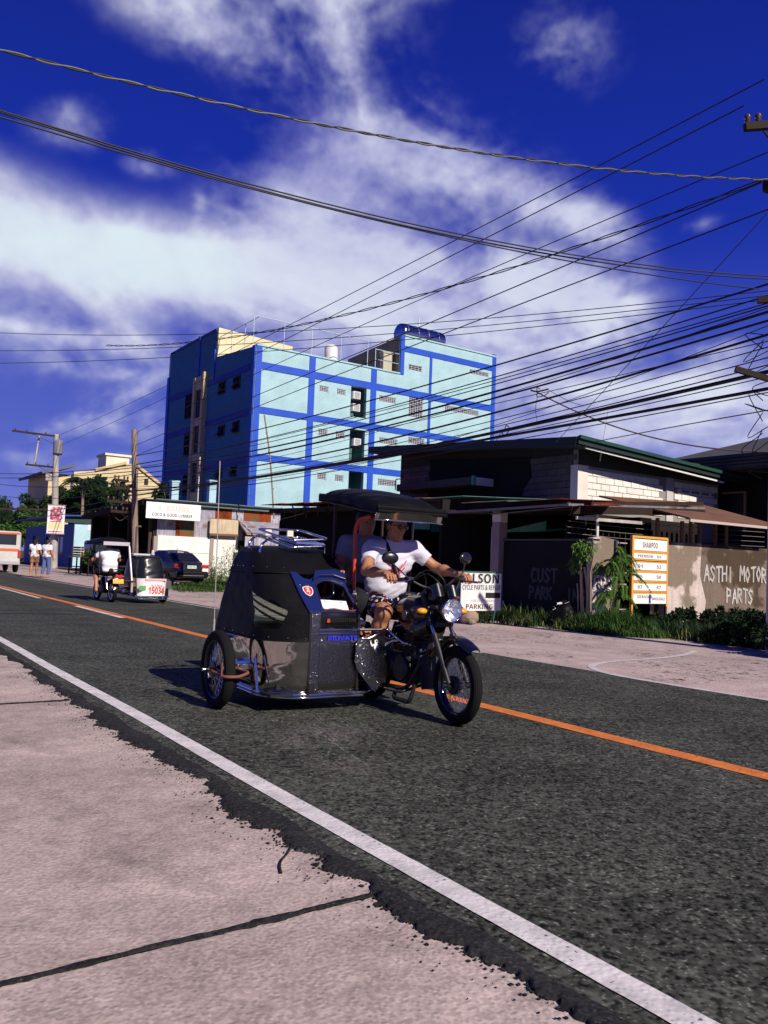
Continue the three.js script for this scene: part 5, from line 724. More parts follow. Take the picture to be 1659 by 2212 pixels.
  for (const [s, head, root] of [[1, V(-0.505, 1.245, 0.33), V(-0.375, 1.075, 0.21)], [-1, V(-0.47, 1.27, -0.40), V(-0.375, 1.085, -0.24)]]) {
    const g = new THREE.SphereGeometry(1, 24, 16); g.scale(0.024, 0.05, 0.072); const p = g.attributes.position; for (let i = 0; i < p.count; i++) if (p.getX(i) < -0.006) p.setX(i, -0.006); g.computeVertexNormals(); rotY(g, s * -0.25); const o = P('wing_mirror', [move(g, head.x, head.y, head.z)], blackPaintM);
    mesh('stem', [tube([root, root.clone().lerp(head, 0.4).add(V(0.02, -0.01, s * 0.012)), head.clone().add(V(0.012, -0.04, -s * 0.015))], 0.006, 12, 8), bar(root.clone().add(V(0, -0.02, 0)), root.clone().add(V(0, 0.02, 0)), 0.011)], blackSatinM, o); mesh('mirror_glass', [box(0.002, 0.07, 0.11, head.x - 0.0075, head.y, head.z, s * -0.25)], chromeM, o);
  }
  // tank, seat, engine
  const tk = P('fuel_tank', [superTank([[-0.30, 0.80, 0.86, 0.03], [-0.34, 0.72, 0.925, 0.105], [-0.44, 0.69, 0.955, 0.142], [-0.56, 0.685, 0.955, 0.15], [-0.68, 0.70, 0.925, 0.128], [-0.78, 0.73, 0.875, 0.09], [-0.83, 0.76, 0.83, 0.03]])], blackPaintM);
  mesh('filler_cap', [lathe([[0.001, 0.012], [0.03, 0.012], [0.036, 0], [0.036, -0.01]], 20).translate(-0.52, 0.958, 0)], chromeM, tk);
  mesh('emblem', [move(new THREE.TorusGeometry(0.026, 0.0022, 8, 28), -0.53, 0.80, 0.152), ...[0, 1, 2].map((i) => { const a = Math.PI / 2 + i * 2.0944; return bar([-0.53 - Math.cos(a) * 0.006, 0.80 - Math.sin(a) * 0.006, 0.152], [-0.53 + Math.cos(a) * 0.024, 0.80 + Math.sin(a) * 0.024, 0.152], 0.0018); }), ...[0, 1, 2].map((i) => { const a = -Math.PI / 2 + i * 2.0944; return bar([-0.53 + Math.cos(a + 0.5) * 0.019, 0.80 + Math.sin(a + 0.5) * 0.019, 0.152], [-0.53 + Math.cos(a - 0.5) * 0.019, 0.80 + Math.sin(a - 0.5) * 0.019, 0.152], 0.0012); })], M(lin(0.6, 0.6, 0.62), 0.3, { metalness: 0.8 }), tk);
  mesh('side_stripe', [gridSurf(16, 2, (u, v) => { const x = mix(-0.70, -0.40, u), y = 0.745 - 0.035 * Math.sin(u * 3) + v * 0.016 * (0.4 + u), z = 0.148 - 0.2 * Math.pow(Math.abs(u - 0.55), 2.2); return V(x, y, z); }), gridSurf(16, 2, (u, v) => { const x = mix(-0.66, -0.42, u), y = 0.715 - 0.02 * Math.sin(u * 3) + v * 0.010, z = 0.142 - 0.2 * Math.pow(Math.abs(u - 0.55), 2.2); return V(x, y, z); })], M(lin(0.20, 0.02, 0.02), 0.3), tk);
  P('tank_shroud', [superTank([[-0.30, 0.66, 0.80, 0.10], [-0.40, 0.60, 0.78, 0.155], [-0.52, 0.64, 0.74, 0.15], [-0.62, 0.68, 0.73, 0.12]])], blackPaintM);
  P('seat', [superTank([[-0.78, 0.75, 0.79, 0.05], [-0.86, 0.72, 0.805, 0.11], [-1.08, 0.72, 0.79, 0.135], [-1.28, 0.74, 0.82, 0.14], [-1.45, 0.75, 0.85, 0.13], [-1.75, 0.77, 0.86, 0.11], [-1.82, 0.79, 0.83, 0.05]])], vinylM);
  const eng = P('engine', [rbox(0.34, 0.24, 0.24, 0.05, -0.68, 0.36, 0), rbox(0.15, 0.26, 0.17, 0.03, -0.55, 0.53, 0, 0, 0, 0.35), rotX(lathe([[0.001, -0.15], [0.09, -0.15], [0.11, -0.13], [0.11, 0.13], [0.09, 0.15], [0.001, 0.15]], 28), Math.PI / 2).translate(-0.60, 0.35, 0), rotX(lathe([[0.001, -0.14], [0.075, -0.14], [0.09, -0.12], [0.09, 0.12], [0.075, 0.145], [0.001, 0.145]], 28), Math.PI / 2).translate(-0.80, 0.37, 0)], engineM);
  mesh('cooling_fins', [...Array(8)].map((_, i) => rbox(0.19, 0.010, 0.21, 0.003, -0.575 + i * 0.0095, 0.47 + i * 0.026, 0, 0, 0, 0.35)), engineM, eng); mesh('head_bolt', [[-0.5, 0.655], [-0.46, 0.64]].map(([x, y]) => bar([x, y, 0.085], [x, y, 0.10], 0.012, 0.012, 6)), chromeM, eng);
  P('frame', [polyTube([[-0.40, 0.94, 0], [-0.36, 0.62, 0], [-0.45, 0.24, 0.06], [-0.95, 0.24, 0.08], [-1.2, 0.45, 0.1]], 0.018, 0.06), polyTube([[-0.36, 0.62, 0], [-0.45, 0.24, -0.06], [-0.95, 0.24, -0.08], [-1.2, 0.45, -0.1]], 0.016, 0.06), polyTube([[-0.40, 0.88, 0], [-0.82, 0.74, 0.1], [-1.6, 0.80, 0.1]], 0.016, 0.05), polyTube([[-0.9, 0.32, 0.11], [-1.27, 0.298, 0.12]], 0.02, 0.03), polyTube([[-0.9, 0.32, -0.11], [-1.27, 0.298, -0.12]], 0.02, 0.03)], blackSatinM);
  P('shock_absorber', [-0.15, 0.15].map((z) => bar([-1.25, 0.36, z], [-1.12, 0.68, z], 0.03, 0.025)), blackSatinM);
  P('exhaust', [polyTube([[-0.46, 0.56, 0.04], [-0.38, 0.42, 0.08], [-0.50, 0.20, 0.13], [-0.95, 0.19, 0.17], [-1.15, 0.26, 0.18]], 0.018, 0.06), bar([-1.1, 0.25, 0.18], [-1.62, 0.36, 0.19], 0.04, 0.045, 18)], blackSatinM);
  P('crash_bar', [polyTube([[-0.62, 0.20, 0.14], [-0.62, 0.115, 0.18], [-0.36, 0.115, 0.19], [-0.34, 0.26, 0.16]], 0.018, 0.05), polyTube([[-0.44, 0.24, 0], [-0.48, 0.18, 0.2], [-0.70, 0.18, 0.22]], 0.012, 0.04)], blackSatinM);
  P('footpeg', [bar([-0.90, 0.33, 0.1], [-0.90, 0.33, 0.26], 0.016), bar([-0.90, 0.33, -0.1], [-0.90, 0.33, -0.26], 0.016), bar([-1.24, 0.42, 0.1], [-1.24, 0.42, 0.25], 0.014)], rubberM);
  each('side_cover', [rbox(0.26, 0.16, 0.025, 0.012, -0.95, 0.60, 0.12, 0, 0, 0.2), rbox(0.26, 0.16, 0.025, 0.012, -0.95, 0.60, -0.12, 0, 0, 0.2)], blackPaintM, tri);
  P('rear_mudguard', [gridSurf(20, 6, (u, v) => { const a = mix(0.9, 2.9, u), s = v * 2 - 1; return V(-1.27 + Math.cos(a) * 0.36, 0.3 + Math.sin(a) * 0.36 - 0.03 * s * s, s * 0.075); })], blackPaintM);
  P('chain_case', [rbox(0.42, 0.09, 0.03, 0.012, -1.05, 0.33, -0.13)], blackSatinM);
  // canopy over the rider
  const can = P('canopy', [gridSurf(28, 22, (u, v) => { const s = v * 2 - 1, x = mix(-1.72, -0.69, u), edge = 1 - Math.pow(Math.abs(s), 6), ex = Math.min(1, Math.sin(Math.min(1, u * 8) * 1.5708), Math.sin(Math.min(1, (1 - u) * 7) * 1.5708)); const base = mix(1.775, 1.625, u) + 0.035 * Math.sin(u * 3.14), w = 0.345; return V(x, base + 0.105 * Math.pow(ex, 0.6) * (0.62 + 0.38 * (1 - s * s)) * Math.pow(Math.max(0, edge), 0.5) + 0.004 * Math.sin(x * 31 + s * 9), 0.015 + s * w); }), gridSurf(10, 10, (u, v) => { const s = 1 - v * 2, x = mix(-1.70, -0.71, u); return V(x, mix(1.775, 1.625, u) + 0.035 * Math.sin(u * 3.14) - 0.005, 0.015 + s * 0.335); })], vinylM);
  each('side_skirt', [1, -1].map((sg) => gridSurf(26, 3, (u, v) => V(mix(-1.72, -0.70, u), mix(1.775, 1.625, u) + 0.035 * Math.sin(u * 3.14) + 0.03 - v * 0.055, 0.015 + sg * (0.346 + 0.006 * Math.sin(u * 25) * v)))), vinylM, can);
  mesh('rear_skirt', [rbox(0.02, 0.075, 0.68, 0.006, -1.72, 1.785, 0.015)], vinylM, can);
  mesh('front_pad', [rbox(0.05, 0.05, 0.70, 0.02, -0.685, 1.655, 0.015), rbox(0.05, 0.03, 0.69, 0.012, -0.675, 1.625, 0.015)], vinylM, can);
  mesh('visor', [gridSurf(30, 3, (u, v) => { const s = u * 2 - 1; return V(-0.672 - 0.022 * v + 0.03 * (1 - s * s) - 0.03 * Math.pow(Math.abs(s), 8), 1.62 - v * 0.062, 0.015 - s * 0.335); })], new THREE.MeshStandardMaterial({ color: lin(0.42, 0.40, 0.37), metalness: 1, roughness: 0.10, side: THREE.DoubleSide }), can);
  mesh('visor_edge', [tube([...Array(9)].map((_, i) => { const s = i / 4 - 1; return [-0.694 + 0.03 * (1 - s * s) - 0.03 * Math.pow(Math.abs(s), 8), 1.557, 0.015 - s * 0.335]; }), 0.006, 30, 6)], chromeM, can);
  mesh('roof_frame', [polyTube([[-0.72, 1.61, 0.32], [-1.70, 1.755, 0.32], [-1.70, 1.755, -0.29], [-0.72, 1.61, -0.29]], 0.012, 0.04)], blackSatinM, can);
  can.position.set(0.105, -0.004, 0.07); // hung forward of the posts, over the rider's knees
  const rp = P('canopy_post', [polyTube([[-1.0, 0.66, 0.36], [-1.02, 1.0, 0.36], [-1.035, 1.49, 0.36], [-0.99, 1.565, 0.35], [-0.76, 1.585, 0.36]], 0.0165, 0.09, 12)], redM); rp.userData.label = 'bright red bent front post of the canopy';
  mesh('post_clamp', [rbox(0.05, 0.10, 0.05, 0.01, -1.015, 0.90, 0.365), rbox(0.05, 0.05, 0.06, 0.012, -1.01, 0.80, 0.365), bar([-1.02, 0.96, 0.36], [-1.015, 0.78, 0.36], 0.021)], chromeM, rp);
  P('inner_post', [bar([-1.15, 0.75, -0.28], [-1.1, 1.68, -0.28], 0.012)], blackSatinM); P('rear_post', [bar([-1.45, 0.72, 0.34], [-1.47, 1.76, 0.33], 0.013), bar([-1.6, 0.72, -0.25], [-1.62, 1.76, -0.27], 0.013)], M(lin(0.04, 0.008, 0.007), 0.5));

  // ---------------- sidecar: plan outline from the inner front corner, round the outer front corner, to the rear
  const lv = [ // y, front x, rear x, inner z, outer z, corner radius
    [0.14, -0.83, -1.98, 0.44, 1.165, 0.34], [0.19, -0.805, -2.02, 0.43, 1.20, 0.36], [0.55, -0.795, -2.09, 0.42, 1.225, 0.37], [0.58, -0.80, -2.09, 0.42, 1.222, 0.36], [0.78, -0.80, -2.03, 0.42, 1.205, 0.33], [0.95, -0.965, -1.95, 0.42, 1.19, 0.29], [1.09, -1.10, -1.88, 0.42, 1.17, 0.25], [1.18, -1.22, -1.84, 0.43, 1.155, 0.22], [1.255, -1.34, -1.80, 0.44, 1.125, 0.19], [1.295, -1.44, -1.77, 0.46, 1.09, 0.15], [1.312, -1.52, -1.75, 0.50, 1.03, 0.10], [1.318, -1.60, -1.72, 0.58, 0.92, 0.04]];
  const lvl = (y) => { let i = 0; while (i < lv.length - 2 && y > lv[i + 1][0]) i++; const t = clamp((y - lv[i][0]) / (lv[i + 1][0] - lv[i][0])); return lv[i].map((q, k) => mix(q, lv[i + 1][k], t)); };
  function outline(u, y, push = 0) { // u 0..1 : 0-0.25 front, 0.25-0.5 corner, 0.5-0.8 outer side, 0.8-1 rear
    const [, xf, xb, zi, zo, r0] = lvl(y), r = Math.min(r0, (xf - xb) * 0.45, (zo - zi) * 0.6), rb = r * 0.4, p = push;
    if (u < 0.25) return V(xf + p, y, mix(zi, zo - r, u / 0.25));
    if (u < 0.5) { const a = (u - 0.25) / 0.25 * Math.PI / 2; return V(xf - r + Math.cos(a) * (r + p), y, zo - r + Math.sin(a) * (r + p)); }
    if (u < 0.78) return V(mix(xf - r, xb + rb, (u - 0.5) / 0.28), y, zo + p);
    if (u < 0.85) { const a = (u - 0.78) / 0.07 * Math.PI / 2; return V(xb + rb - Math.sin(a) * (rb + p), y, zo - rb + Math.cos(a) * (rb + p)); }
    return V(xb - p, y, mix(zo - rb, zi, (u - 0.85) / 0.15));
  }
  const ys = (a, b) => (u) => mix(a, b, u);
  const wrap = (u0, u1, y0, y1, push, nu = 40, nv = 6, keep = null, wob = 0) => gridSurf(nu, nv, (a, b) => { const u = mix(u0, u1, a), y = mix(y0, y1, b); const p = outline(u, y, push); if (wob) p.add(V(wob * n3(u * 14, y * 9, 1), 0, wob * n3(u * 14, y * 9, 5))); return p; }, keep);
  P('steel_side_panel', [wrap(0.255, 0.86, 0.14, 0.555, 0.004, 70, 14, null, 0.004), wrap(0.86, 1, 0.14, 0.555, 0.004, 16, 6)], steelM);
  P('steel_front_panel', [wrap(0.0, 0.245, 0.14, 0.66, 0.003, 18, 10)], hammeredM);
  const zN = 0.855;
  P('corner_strip', [rbox(0.022, 0.63, 0.085, 0.008, -0.797, 0.465, zN - 0.035)], hammeredM);
  P('corner_edge', [bar([-0.795, 0.14, zN + 0.008], [-0.80, 0.785, zN + 0.014], 0.011), bar([-0.793, 0.15, 0.425], [-0.80, 0.78, 0.425], 0.013), rbox(0.03, 0.09, 0.05, 0.01, -0.79, 0.20, zN - 0.01)], M(lin(0.10, 0.09, 0.085), 0.3, { metalness: 0.9 }));
  P('rivet', [[zN + 0.0, 0.285], [zN - 0.055, 0.285]].map(([z, y]) => move(new THREE.SphereGeometry(0.011, 12, 8), -0.782, y, z)), chromeM);
  P('bonnet', [gridSurf(16, 8, (u, v) => { const z = mix(0.425, zN - 0.08, u), y = mix(0.665, 0.785, v), b = 0.02 * Math.sin(v * 2.6) * Math.sin(u * 3.1); return V(-0.798 + b, y, z); })], new THREE.MeshStandardMaterial({ color: lin(0.06, 0.058, 0.055), metalness: 0.9, roughness: 0.2 }));
  P('bumper_bar', [bar([-0.775, 0.652, 0.42], [-0.775, 0.655, 0.80], 0.011, 0.011, 12), bar([-0.778, 0.622, 0.42], [-0.778, 0.625, 0.80], 0.008, 0.008, 12)], chromeM);
  const label3 = (name, txt, w, h, m, p, ry, par = tri) => { const g = textGeo(txt, w, h); rotY(g, ry); return mesh(name, move(g, ...p), m, par); };
  label3('lettering', 'PRIVATE', 0.27, 0.036, M(lin(0.02, 0.025, 0.75), 0.45), [-0.7865, 0.584, 0.575], Math.PI / 2);
  label3('brand_lettering', 'BRIDGESTONE', 0.25, 0.030, M(lin(0.004, 0.004, 0.004), 0.7), [-0.7745, 0.728, 0.585], Math.PI / 2); P('brand_mark', [move(rotY(ext([[0, 0], [0.03, 0], [0.022, 0.03], [0.004, 0.026]], 0.001), Math.PI / 2), -0.772, 0.712, 0.735)], redM);
  // tarpaulin body with a cut window in the corner
  const inWin = (u, y) => { // outline of the clear plastic window, slanted slots above a pane
    if (u < 0.335 || u > 0.50) return 0; const t = (u - 0.335) / 0.165, top = mix(0.80, 0.93, t), bot = 0.655 + 0.0 * t; if (y < bot || y > top) return 0; if (t < 0.18 && y < 0.80 - (0.18 - t) * 0 && y < mix(0.655, 0.79, 1 - t / 0.18)) return 0; const d = (top - y); if (Math.abs(d - 0.055) < 0.011 || Math.abs(d - 0.115) < 0.011) return 0; return 1; };
  const rearWin = (u, y) => u > 0.865 && u < 0.985 && y > 0.62 && y < 1.0; // clear window in the rear curtain
  P('tarpaulin', [wrap(0.25, 1.0, 0.555, 0.78, 0, 220, 50, (a, b) => !inWin(mix(0.25, 1, a), mix(0.555, 0.78, b)) && !rearWin(mix(0.25, 1, a), mix(0.555, 0.78, b)), 0.006), wrap(0.25, 1.0, 0.78, 1.09, 0, 220, 64, (a, b) => !inWin(mix(0.25, 1, a), mix(0.78, 1.09, b)) && !rearWin(mix(0.25, 1, a), mix(0.78, 1.09, b)), 0.006)], Object.assign(vinylM.clone(), { side: THREE.DoubleSide }));
  P('clear_window', [wrap(0.33, 0.505, 0.65, 0.935, -0.004, 20, 10)], new THREE.MeshPhysicalMaterial({ color: lin(0.42, 0.55, 0.42), roughness: 0.12, transmission: 1, thickness: 0, ior: 1.4 }));
  P('roof_cover', [gridSurf(90, 26, (a, b) => { const y = mix(1.085, 1.318, Math.pow(b, 0.75)); const p = outline(a, y, 0.008 * (1 - b)); p.add(V(0, 0.006 * n3(p.x * 7, p.z * 7, 2) * b, 0)); return p; }), gridSurf(2, 2, (u, v) => V(mix(-1.72, -1.60, u), 1.318, mix(0.58, 0.92, v)))], Object.assign(vinylM.clone(), { side: THREE.DoubleSide }));
  P('seam', [new THREE.TubeGeometry(new THREE.CatmullRomCurve3([...Array(40)].map((_, i) => outline(mix(0.24, 0.84, i / 39), 1.09, 0.012))), 80, 0.006, 6), new THREE.TubeGeometry(new THREE.CatmullRomCurve3([...Array(40)].map((_, i) => outline(mix(0.26, 0.84, i / 39), 0.56, 0.012))), 80, 0.005, 6)], vinylM);
  P('snap_button', [...[0.27, 0.33, 0.40, 0.47, 0.55, 0.63, 0.70].map((u) => outline(u, 0.585, 0.008)), ...[0.27, 0.36, 0.45, 0.58, 0.68, 0.76].map((u) => outline(u, 1.135, 0.012)), outline(0.74, 0.98, 0.006), outline(0.78, 0.80, 0.006)].map((p) => move(new THREE.SphereGeometry(0.0055, 8, 6), p.x, p.y, p.z)), chromeM);
  // windscreen
  const ws = new THREE.Group(); ws.name = 'windscreen'; tri.add(ws); // local x along -z (to the motorcycle), y up the slope
  const sl = V(-0.30, 0.31, 0).normalize(), wx = V(0, 0, -1); ws.matrixAutoUpdate = true; ws.position.set(-0.795, 0.785, 0.885); ws.quaternion.setFromRotationMatrix(new THREE.Matrix4().makeBasis(wx, sl, new THREE.Vector3().crossVectors(wx, sl)));
  const hole = []; const hx0 = 0.125, hx1 = 0.435, hy0 = 0.015, hy1 = 0.335; hole.push([hx0 + 0.02, hy0], [hx1 - 0.02, hy0], [hx1, hy0 + 0.03], [hx1 - 0.035, hy1 - 0.06]); for (let i = 0; i <= 8; i++) { const t = i / 8; hole.push([mix(hx1 - 0.05, hx0 + 0.02, t), hy1 - 0.045 + 0.05 * Math.sin(t * 3.14)]); } hole.push([hx0, hy0 + 0.03]);
  mesh('surround', [move(ext([[0.0, 0], [0.46, 0], [0.455, 0.05], [0.42, 0.40], [0.36, 0.425], [0.18, 0.41], [0.11, 0.345], [0.055, 0.36], [0.0, 0.43], [-0.045, 0.43], [-0.03, 0.2]], 0.012, 0.002, [hole]), 0, 0, 0.0)], navyM, ws);
  mesh('peak', [move(ext([[0.12, 0.32], [0.20, 0.375], [0.33, 0.38], [0.425, 0.34], [0.44, 0.40], [0.36, 0.44], [0.17, 0.42]], 0.03, 0.004), 0, 0, 0.012)], navyM, ws);
  mesh('glass', [move(ext(hole, 0.004), 0, 0, 0.003)], smokeM, ws);
  mesh('trim', [polyTube([...hole.map(([x, y]) => [x, y, 0.015]), [hole[0][0], hole[0][1], 0.015]], 0.005, 0.008, 6)], blackSatinM, ws); mesh('lower_trim', [tube([[hx0, 0.012, 0.018], [0.22, 0.026, 0.02], [0.32, 0.008, 0.02], [hx1 + 0.005, 0.018, 0.018], [hx1 + 0.012, 0.06, 0.016]], 0.007, 30, 8)], M(lin(0.16, 0.045, 0.03), 0.4), ws);
  const permit = canvasTex(512, 256, (g, w, h) => { g.fillStyle = '#dfe9ee'; g.fillRect(0, 0, w, h); g.fillStyle = '#5b6372'; for (let i = 0; i < 9; i++) g.fillRect(60, 70 + i * 17, rr(140, 330), 3); g.fillRect(70, 40, 140, 9); g.beginPath(); g.arc(80, 32, 13, 0, 7); g.fill(); g.beginPath(); g.arc(400, 44, 18, 0, 7); g.fill(); });
  mesh('paper_permit', [keepUV((() => { const g = new THREE.PlaneGeometry(0.235, 0.095); rotZ(g, -0.06); return move(g, 0.245, 0.072, 0.0175); })())], M(0xffffff, 0.7, { map: permit }), ws);
  mesh('rivets', [[0.0, 0.285], [0.075, 0.285]].map(([x, y]) => move(new THREE.SphereGeometry(0.011, 12, 8), x, y, 0.014)), chromeM, ws);
  const sh = [[-0.042, 0.035], [0, 0.05], [0.042, 0.035], [0.046, 0.0], [0.03, -0.04], [0, -0.062], [-0.03, -0.04], [-0.046, 0.0]];
  mesh('shield_border', [move(ext(sh.map(([x, y]) => [x * 1.0, y * 1.0]), 0.001), 0.055, 0.225, 0.0145)], whiteM, ws); mesh('shield_field', [move(ext(sh.map(([x, y]) => [x * 0.84, y * 0.84]), 0.001), 0.055, 0.225, 0.0155)], M(lin(0.55, 0.03, 0.025), 0.4), ws);
  mesh('horse_emblem', [[[-0.006, 0.03], [0.008, 0.034], [0.014, 0.02], [0.006, 0.012], [0.012, 0.0], [0.018, -0.012], [0.010, -0.022], [0.006, -0.036], [-0.002, -0.036], [0.0, -0.02], [-0.008, -0.014], [-0.016, -0.02], [-0.02, -0.008], [-0.01, 0.0], [-0.006, 0.012], [-0.018, 0.016], [-0.02, 0.024], [-0.008, 0.022]]].map((q) => move(ext(q.map(([x, y]) => [x, y]), 0.001), 0.055, 0.225, 0.0165)), M(lin(0.85, 0.5, 0.45), 0.4), ws);
  // seat and hoop inside
  P('sidecar_seat', [rbox(0.45, 0.12, 0.66, 0.04, -1.72, 0.42, 0.82), rbox(0.10, 0.20, 0.66, 0.04, -1.97, 0.52, 0.82)], vinylM); P('sidecar_floor', [span(-2.0, -0.83, 0.13, 0.15, 0.44, 1.17)], blackSatinM);
  P('inner_hoop', [tube([[-1.02, 1.0, 0.76], [-1.0, 0.92, 0.75], [-0.98, 0.89, 0.66], [-1.0, 0.92, 0.57], [-1.02, 1.0, 0.56]], 0.009, 30, 8)], chromeM);
  P('inner_rail', [bar([-0.82, 0.16, 0.43], [-0.82, 0.78, 0.43], 0.014), bar([-1.95, 0.15, 0.43], [-1.70, 1.30, 0.46], 0.014), bar([-1.1, 1.08, 0.43], [-1.66, 1.30, 0.46], 0.014), bar([-0.8, 0.78, 0.43], [-1.1, 1.08, 0.43], 0.014), bar([-0.85, 0.40, 0.44], [-2.0, 0.40, 0.44], 0.014)], blackSatinM);
  // chrome skirting round the foot, up to the shield
  const foot = []; for (let i = 0; i <= 40; i++) foot.push(outline(mix(0.62, 0.02, i / 40), 0.142, 0.018)); foot.push(V(-0.80, 0.142, 0.36), V(-0.80, 0.148, 0.30), V(-0.795, 0.19, 0.235), V(-0.785, 0.30, 0.215), V(-0.77, 0.44, 0.215), V(-0.75, 0.53, 0.205));
  P('foot_rail', [new THREE.TubeGeometry(new THREE.CatmullRomCurve3(foot), 120, 0.0135, 10), new THREE.TubeGeometry(new THREE.CatmullRomCurve3(foot.slice(0, 42).map((p) => p.clone().add(V(0.006, -0.024, 0.004)))), 100, 0.010, 8)], chromeM);
  P('hand_rail', [polyTube([[-0.775, 0.652, 0.43], [-0.74, 0.655, 0.22], [-0.74, 0.655, 0.18], [-0.60, 0.56, 0.12], [-0.50, 0.545, 0.075]], 0.011, 0.04, 10)], chromeM); P('rail_tip', [bar([-0.50, 0.545, 0.075], [-0.475, 0.543, 0.065], 0.0125)], redM);
  P('support_loop', [tube([[-0.74, 0.52, 0.20], [-0.70, 0.56, 0.16], [-0.64, 0.57, 0.13]], 0.010, 16, 8), bar([-0.775, 0.655, 0.31], [-0.79, 0.60, 0.30], 0.009)], chromeM);
  // leg shield
  const shp = [[-0.20, 0.035], [-0.165, 0.075], [-0.10, 0.07], [-0.055, 0.085], [0.0, 0.105], [0.06, 0.095], [0.13, 0.065], [0.135, -0.10], [0.125, -0.20], [0.08, -0.29], [0.0, -0.355], [-0.06, -0.30], [-0.15, -0.19], [-0.195, -0.10]];
  const ls = new THREE.Group(); ls.name = 'leg_shield'; ls.position.set(-0.78, 0.51, 0.285); ls.rotation.y = Math.PI / 2; tri.add(ls); // local x along -z
  mesh('plate', [gridSurf(20, 24, (u, v) => { const y = mix(-0.35, 0.10, v); const f = shp; let a = -0.2, b = 0.13; const L = [[-0.355, 0, 0], [-0.29, -0.065, 0.085], [-0.20, -0.145, 0.14], [-0.10, -0.19, 0.165], [0.03, -0.185, 0.175], [0.065, -0.165, 0.165], [0.075, -0.13, 0.13], [0.10, -0.03, 0.05]]; let k = 0; while (k < L.length - 2 && y > L[k + 1][0]) k++; const t = clamp((y - L[k][0]) / (L[k + 1][0] - L[k][0])); a = mix(L[k][1], L[k + 1][1], t); b = mix(L[k][2], L[k + 1][2], t); const x = mix(a, b, u); return V(x, y, 0.05 - 0.55 * x * x); })], Object.assign(hammeredM.clone(), { side: THREE.DoubleSide }), ls);
  mesh('edge_trim', [tube([[-0.205, 0.04, 0.02], [-0.15, 0.075, 0.035], [-0.09, 0.072, 0.05], [0.0, 0.108, 0.055], [0.05, 0.10, 0.052], [0.10, 0.07, 0.045], [0.17, 0.075, 0.02], [0.22, 0.11, 0.0]], 0.005, 50, 8), tube([[-0.19, -0.10, 0.02], [-0.145, -0.20, 0.035], [-0.06, -0.30, 0.05], [0.0, -0.358, 0.052]], 0.004, 24, 6)], chromeM, ls);
  mesh('bolt', [[0.09, -0.06], [0.02, -0.285]].map(([x, y]) => move(new THREE.SphereGeometry(0.011, 12, 8), x, y, 0.052 - 0.9 * x * x)), chromeM, ls);
  { // white cartoon-like figure sticker: round head with dark visor, one arm raised, one on the hip
    const st = (x0, y0, x1, y1, r, z = 0) => { const an = Math.atan2(y1 - y0, x1 - x0), q = []; for (let i = 0; i <= 10; i++) { const t = an + Math.PI / 2 + i / 10 * Math.PI; q.push([x0 + Math.cos(t) * r, y0 + Math.sin(t) * r]); } for (let i = 0; i <= 10; i++) { const t = an - Math.PI / 2 + i / 10 * Math.PI; q.push([x1 + Math.cos(t) * r, y1 + Math.sin(t) * r]); } return move(ext(q, 0.0008), -0.012, 0.012, 0.0515 + z); };
    mesh('white_figure_sticker', [st(0.004, 0.036, 0.0041, 0.036, 0.0165), st(0.0, 0.012, -0.004, -0.014, 0.0125, 0.0002), st(-0.006, 0.014, -0.034, 0.002, 0.0065, 0.0004), st(-0.034, 0.002, -0.045, 0.022, 0.0065, 0.0006), st(-0.049, 0.024, -0.049, 0.042, 0.0035, 0.0008), st(0.008, 0.012, 0.028, 0.002, 0.006, 0.0004), st(0.028, 0.002, 0.014, -0.012, 0.0055, 0.0006), st(-0.004, -0.014, 0.002, -0.044, 0.0085, 0.0004)], M(lin(0.88, 0.86, 0.80), 0.7), ls); mesh('sticker_visor', [st(0.009, 0.038, 0.0091, 0.038, 0.0085, 0.002)], blackM, ls); }
  P('inner_leg_plate', [rbox(0.012, 0.46, 0.12, 0.004, -0.83, 0.40, 0.17, 0.4)], hammeredM);
  // luggage rack
  const rk = new THREE.Group(); rk.name = 'roof_rack'; tri.add(rk); const RL = V(-1.74, 1.465, 0.965), RR = V(-1.74, 1.47, 0.535), FR = V(-1.26, 1.39, 0.50), FL = V(-1.30, 1.364, 0.845), dn = V(0.0, -0.062, 0);
  const loop = (o, k) => { const a = [RL, RR, FR, FL].map((p) => p.clone().add(o)); const c = a.reduce((s, p) => s.add(p), V(0, 0, 0)).multiplyScalar(0.25); const b = a.map((p) => p.clone().lerp(c, k)); const m = b[0].clone().lerp(b[3], 0.5); return polyTube([m, b[0], b[1], b[2], b[3], m], 0.0105, 0.05, 10); };
  mesh('upper_loop', [loop(V(0, 0, 0), 0)], chromeM, rk); mesh('lower_loop', [loop(dn, 0.04)], chromeM, rk);
  mesh('slat', [0.2, 0.4, 0.6, 0.8].map((k) => bar(RL.clone().lerp(RR, k).add(dn), FL.clone().lerp(FR, k).add(dn), 0.008)), chromeM, rk); mesh('upright', [RL.clone().lerp(RR, 0.25), RL.clone().lerp(RR, 0.75)].map((p) => rbox(0.02, 0.06, 0.06, 0.004, p.x, p.y - 0.03, p.z)), M(lin(0.75, 0.66, 0.52), 0.5), rk); mesh('number_bar', [box(0.014, 0.018, 0.26, -1.275, 1.348, 0.665)], chromeM, rk);
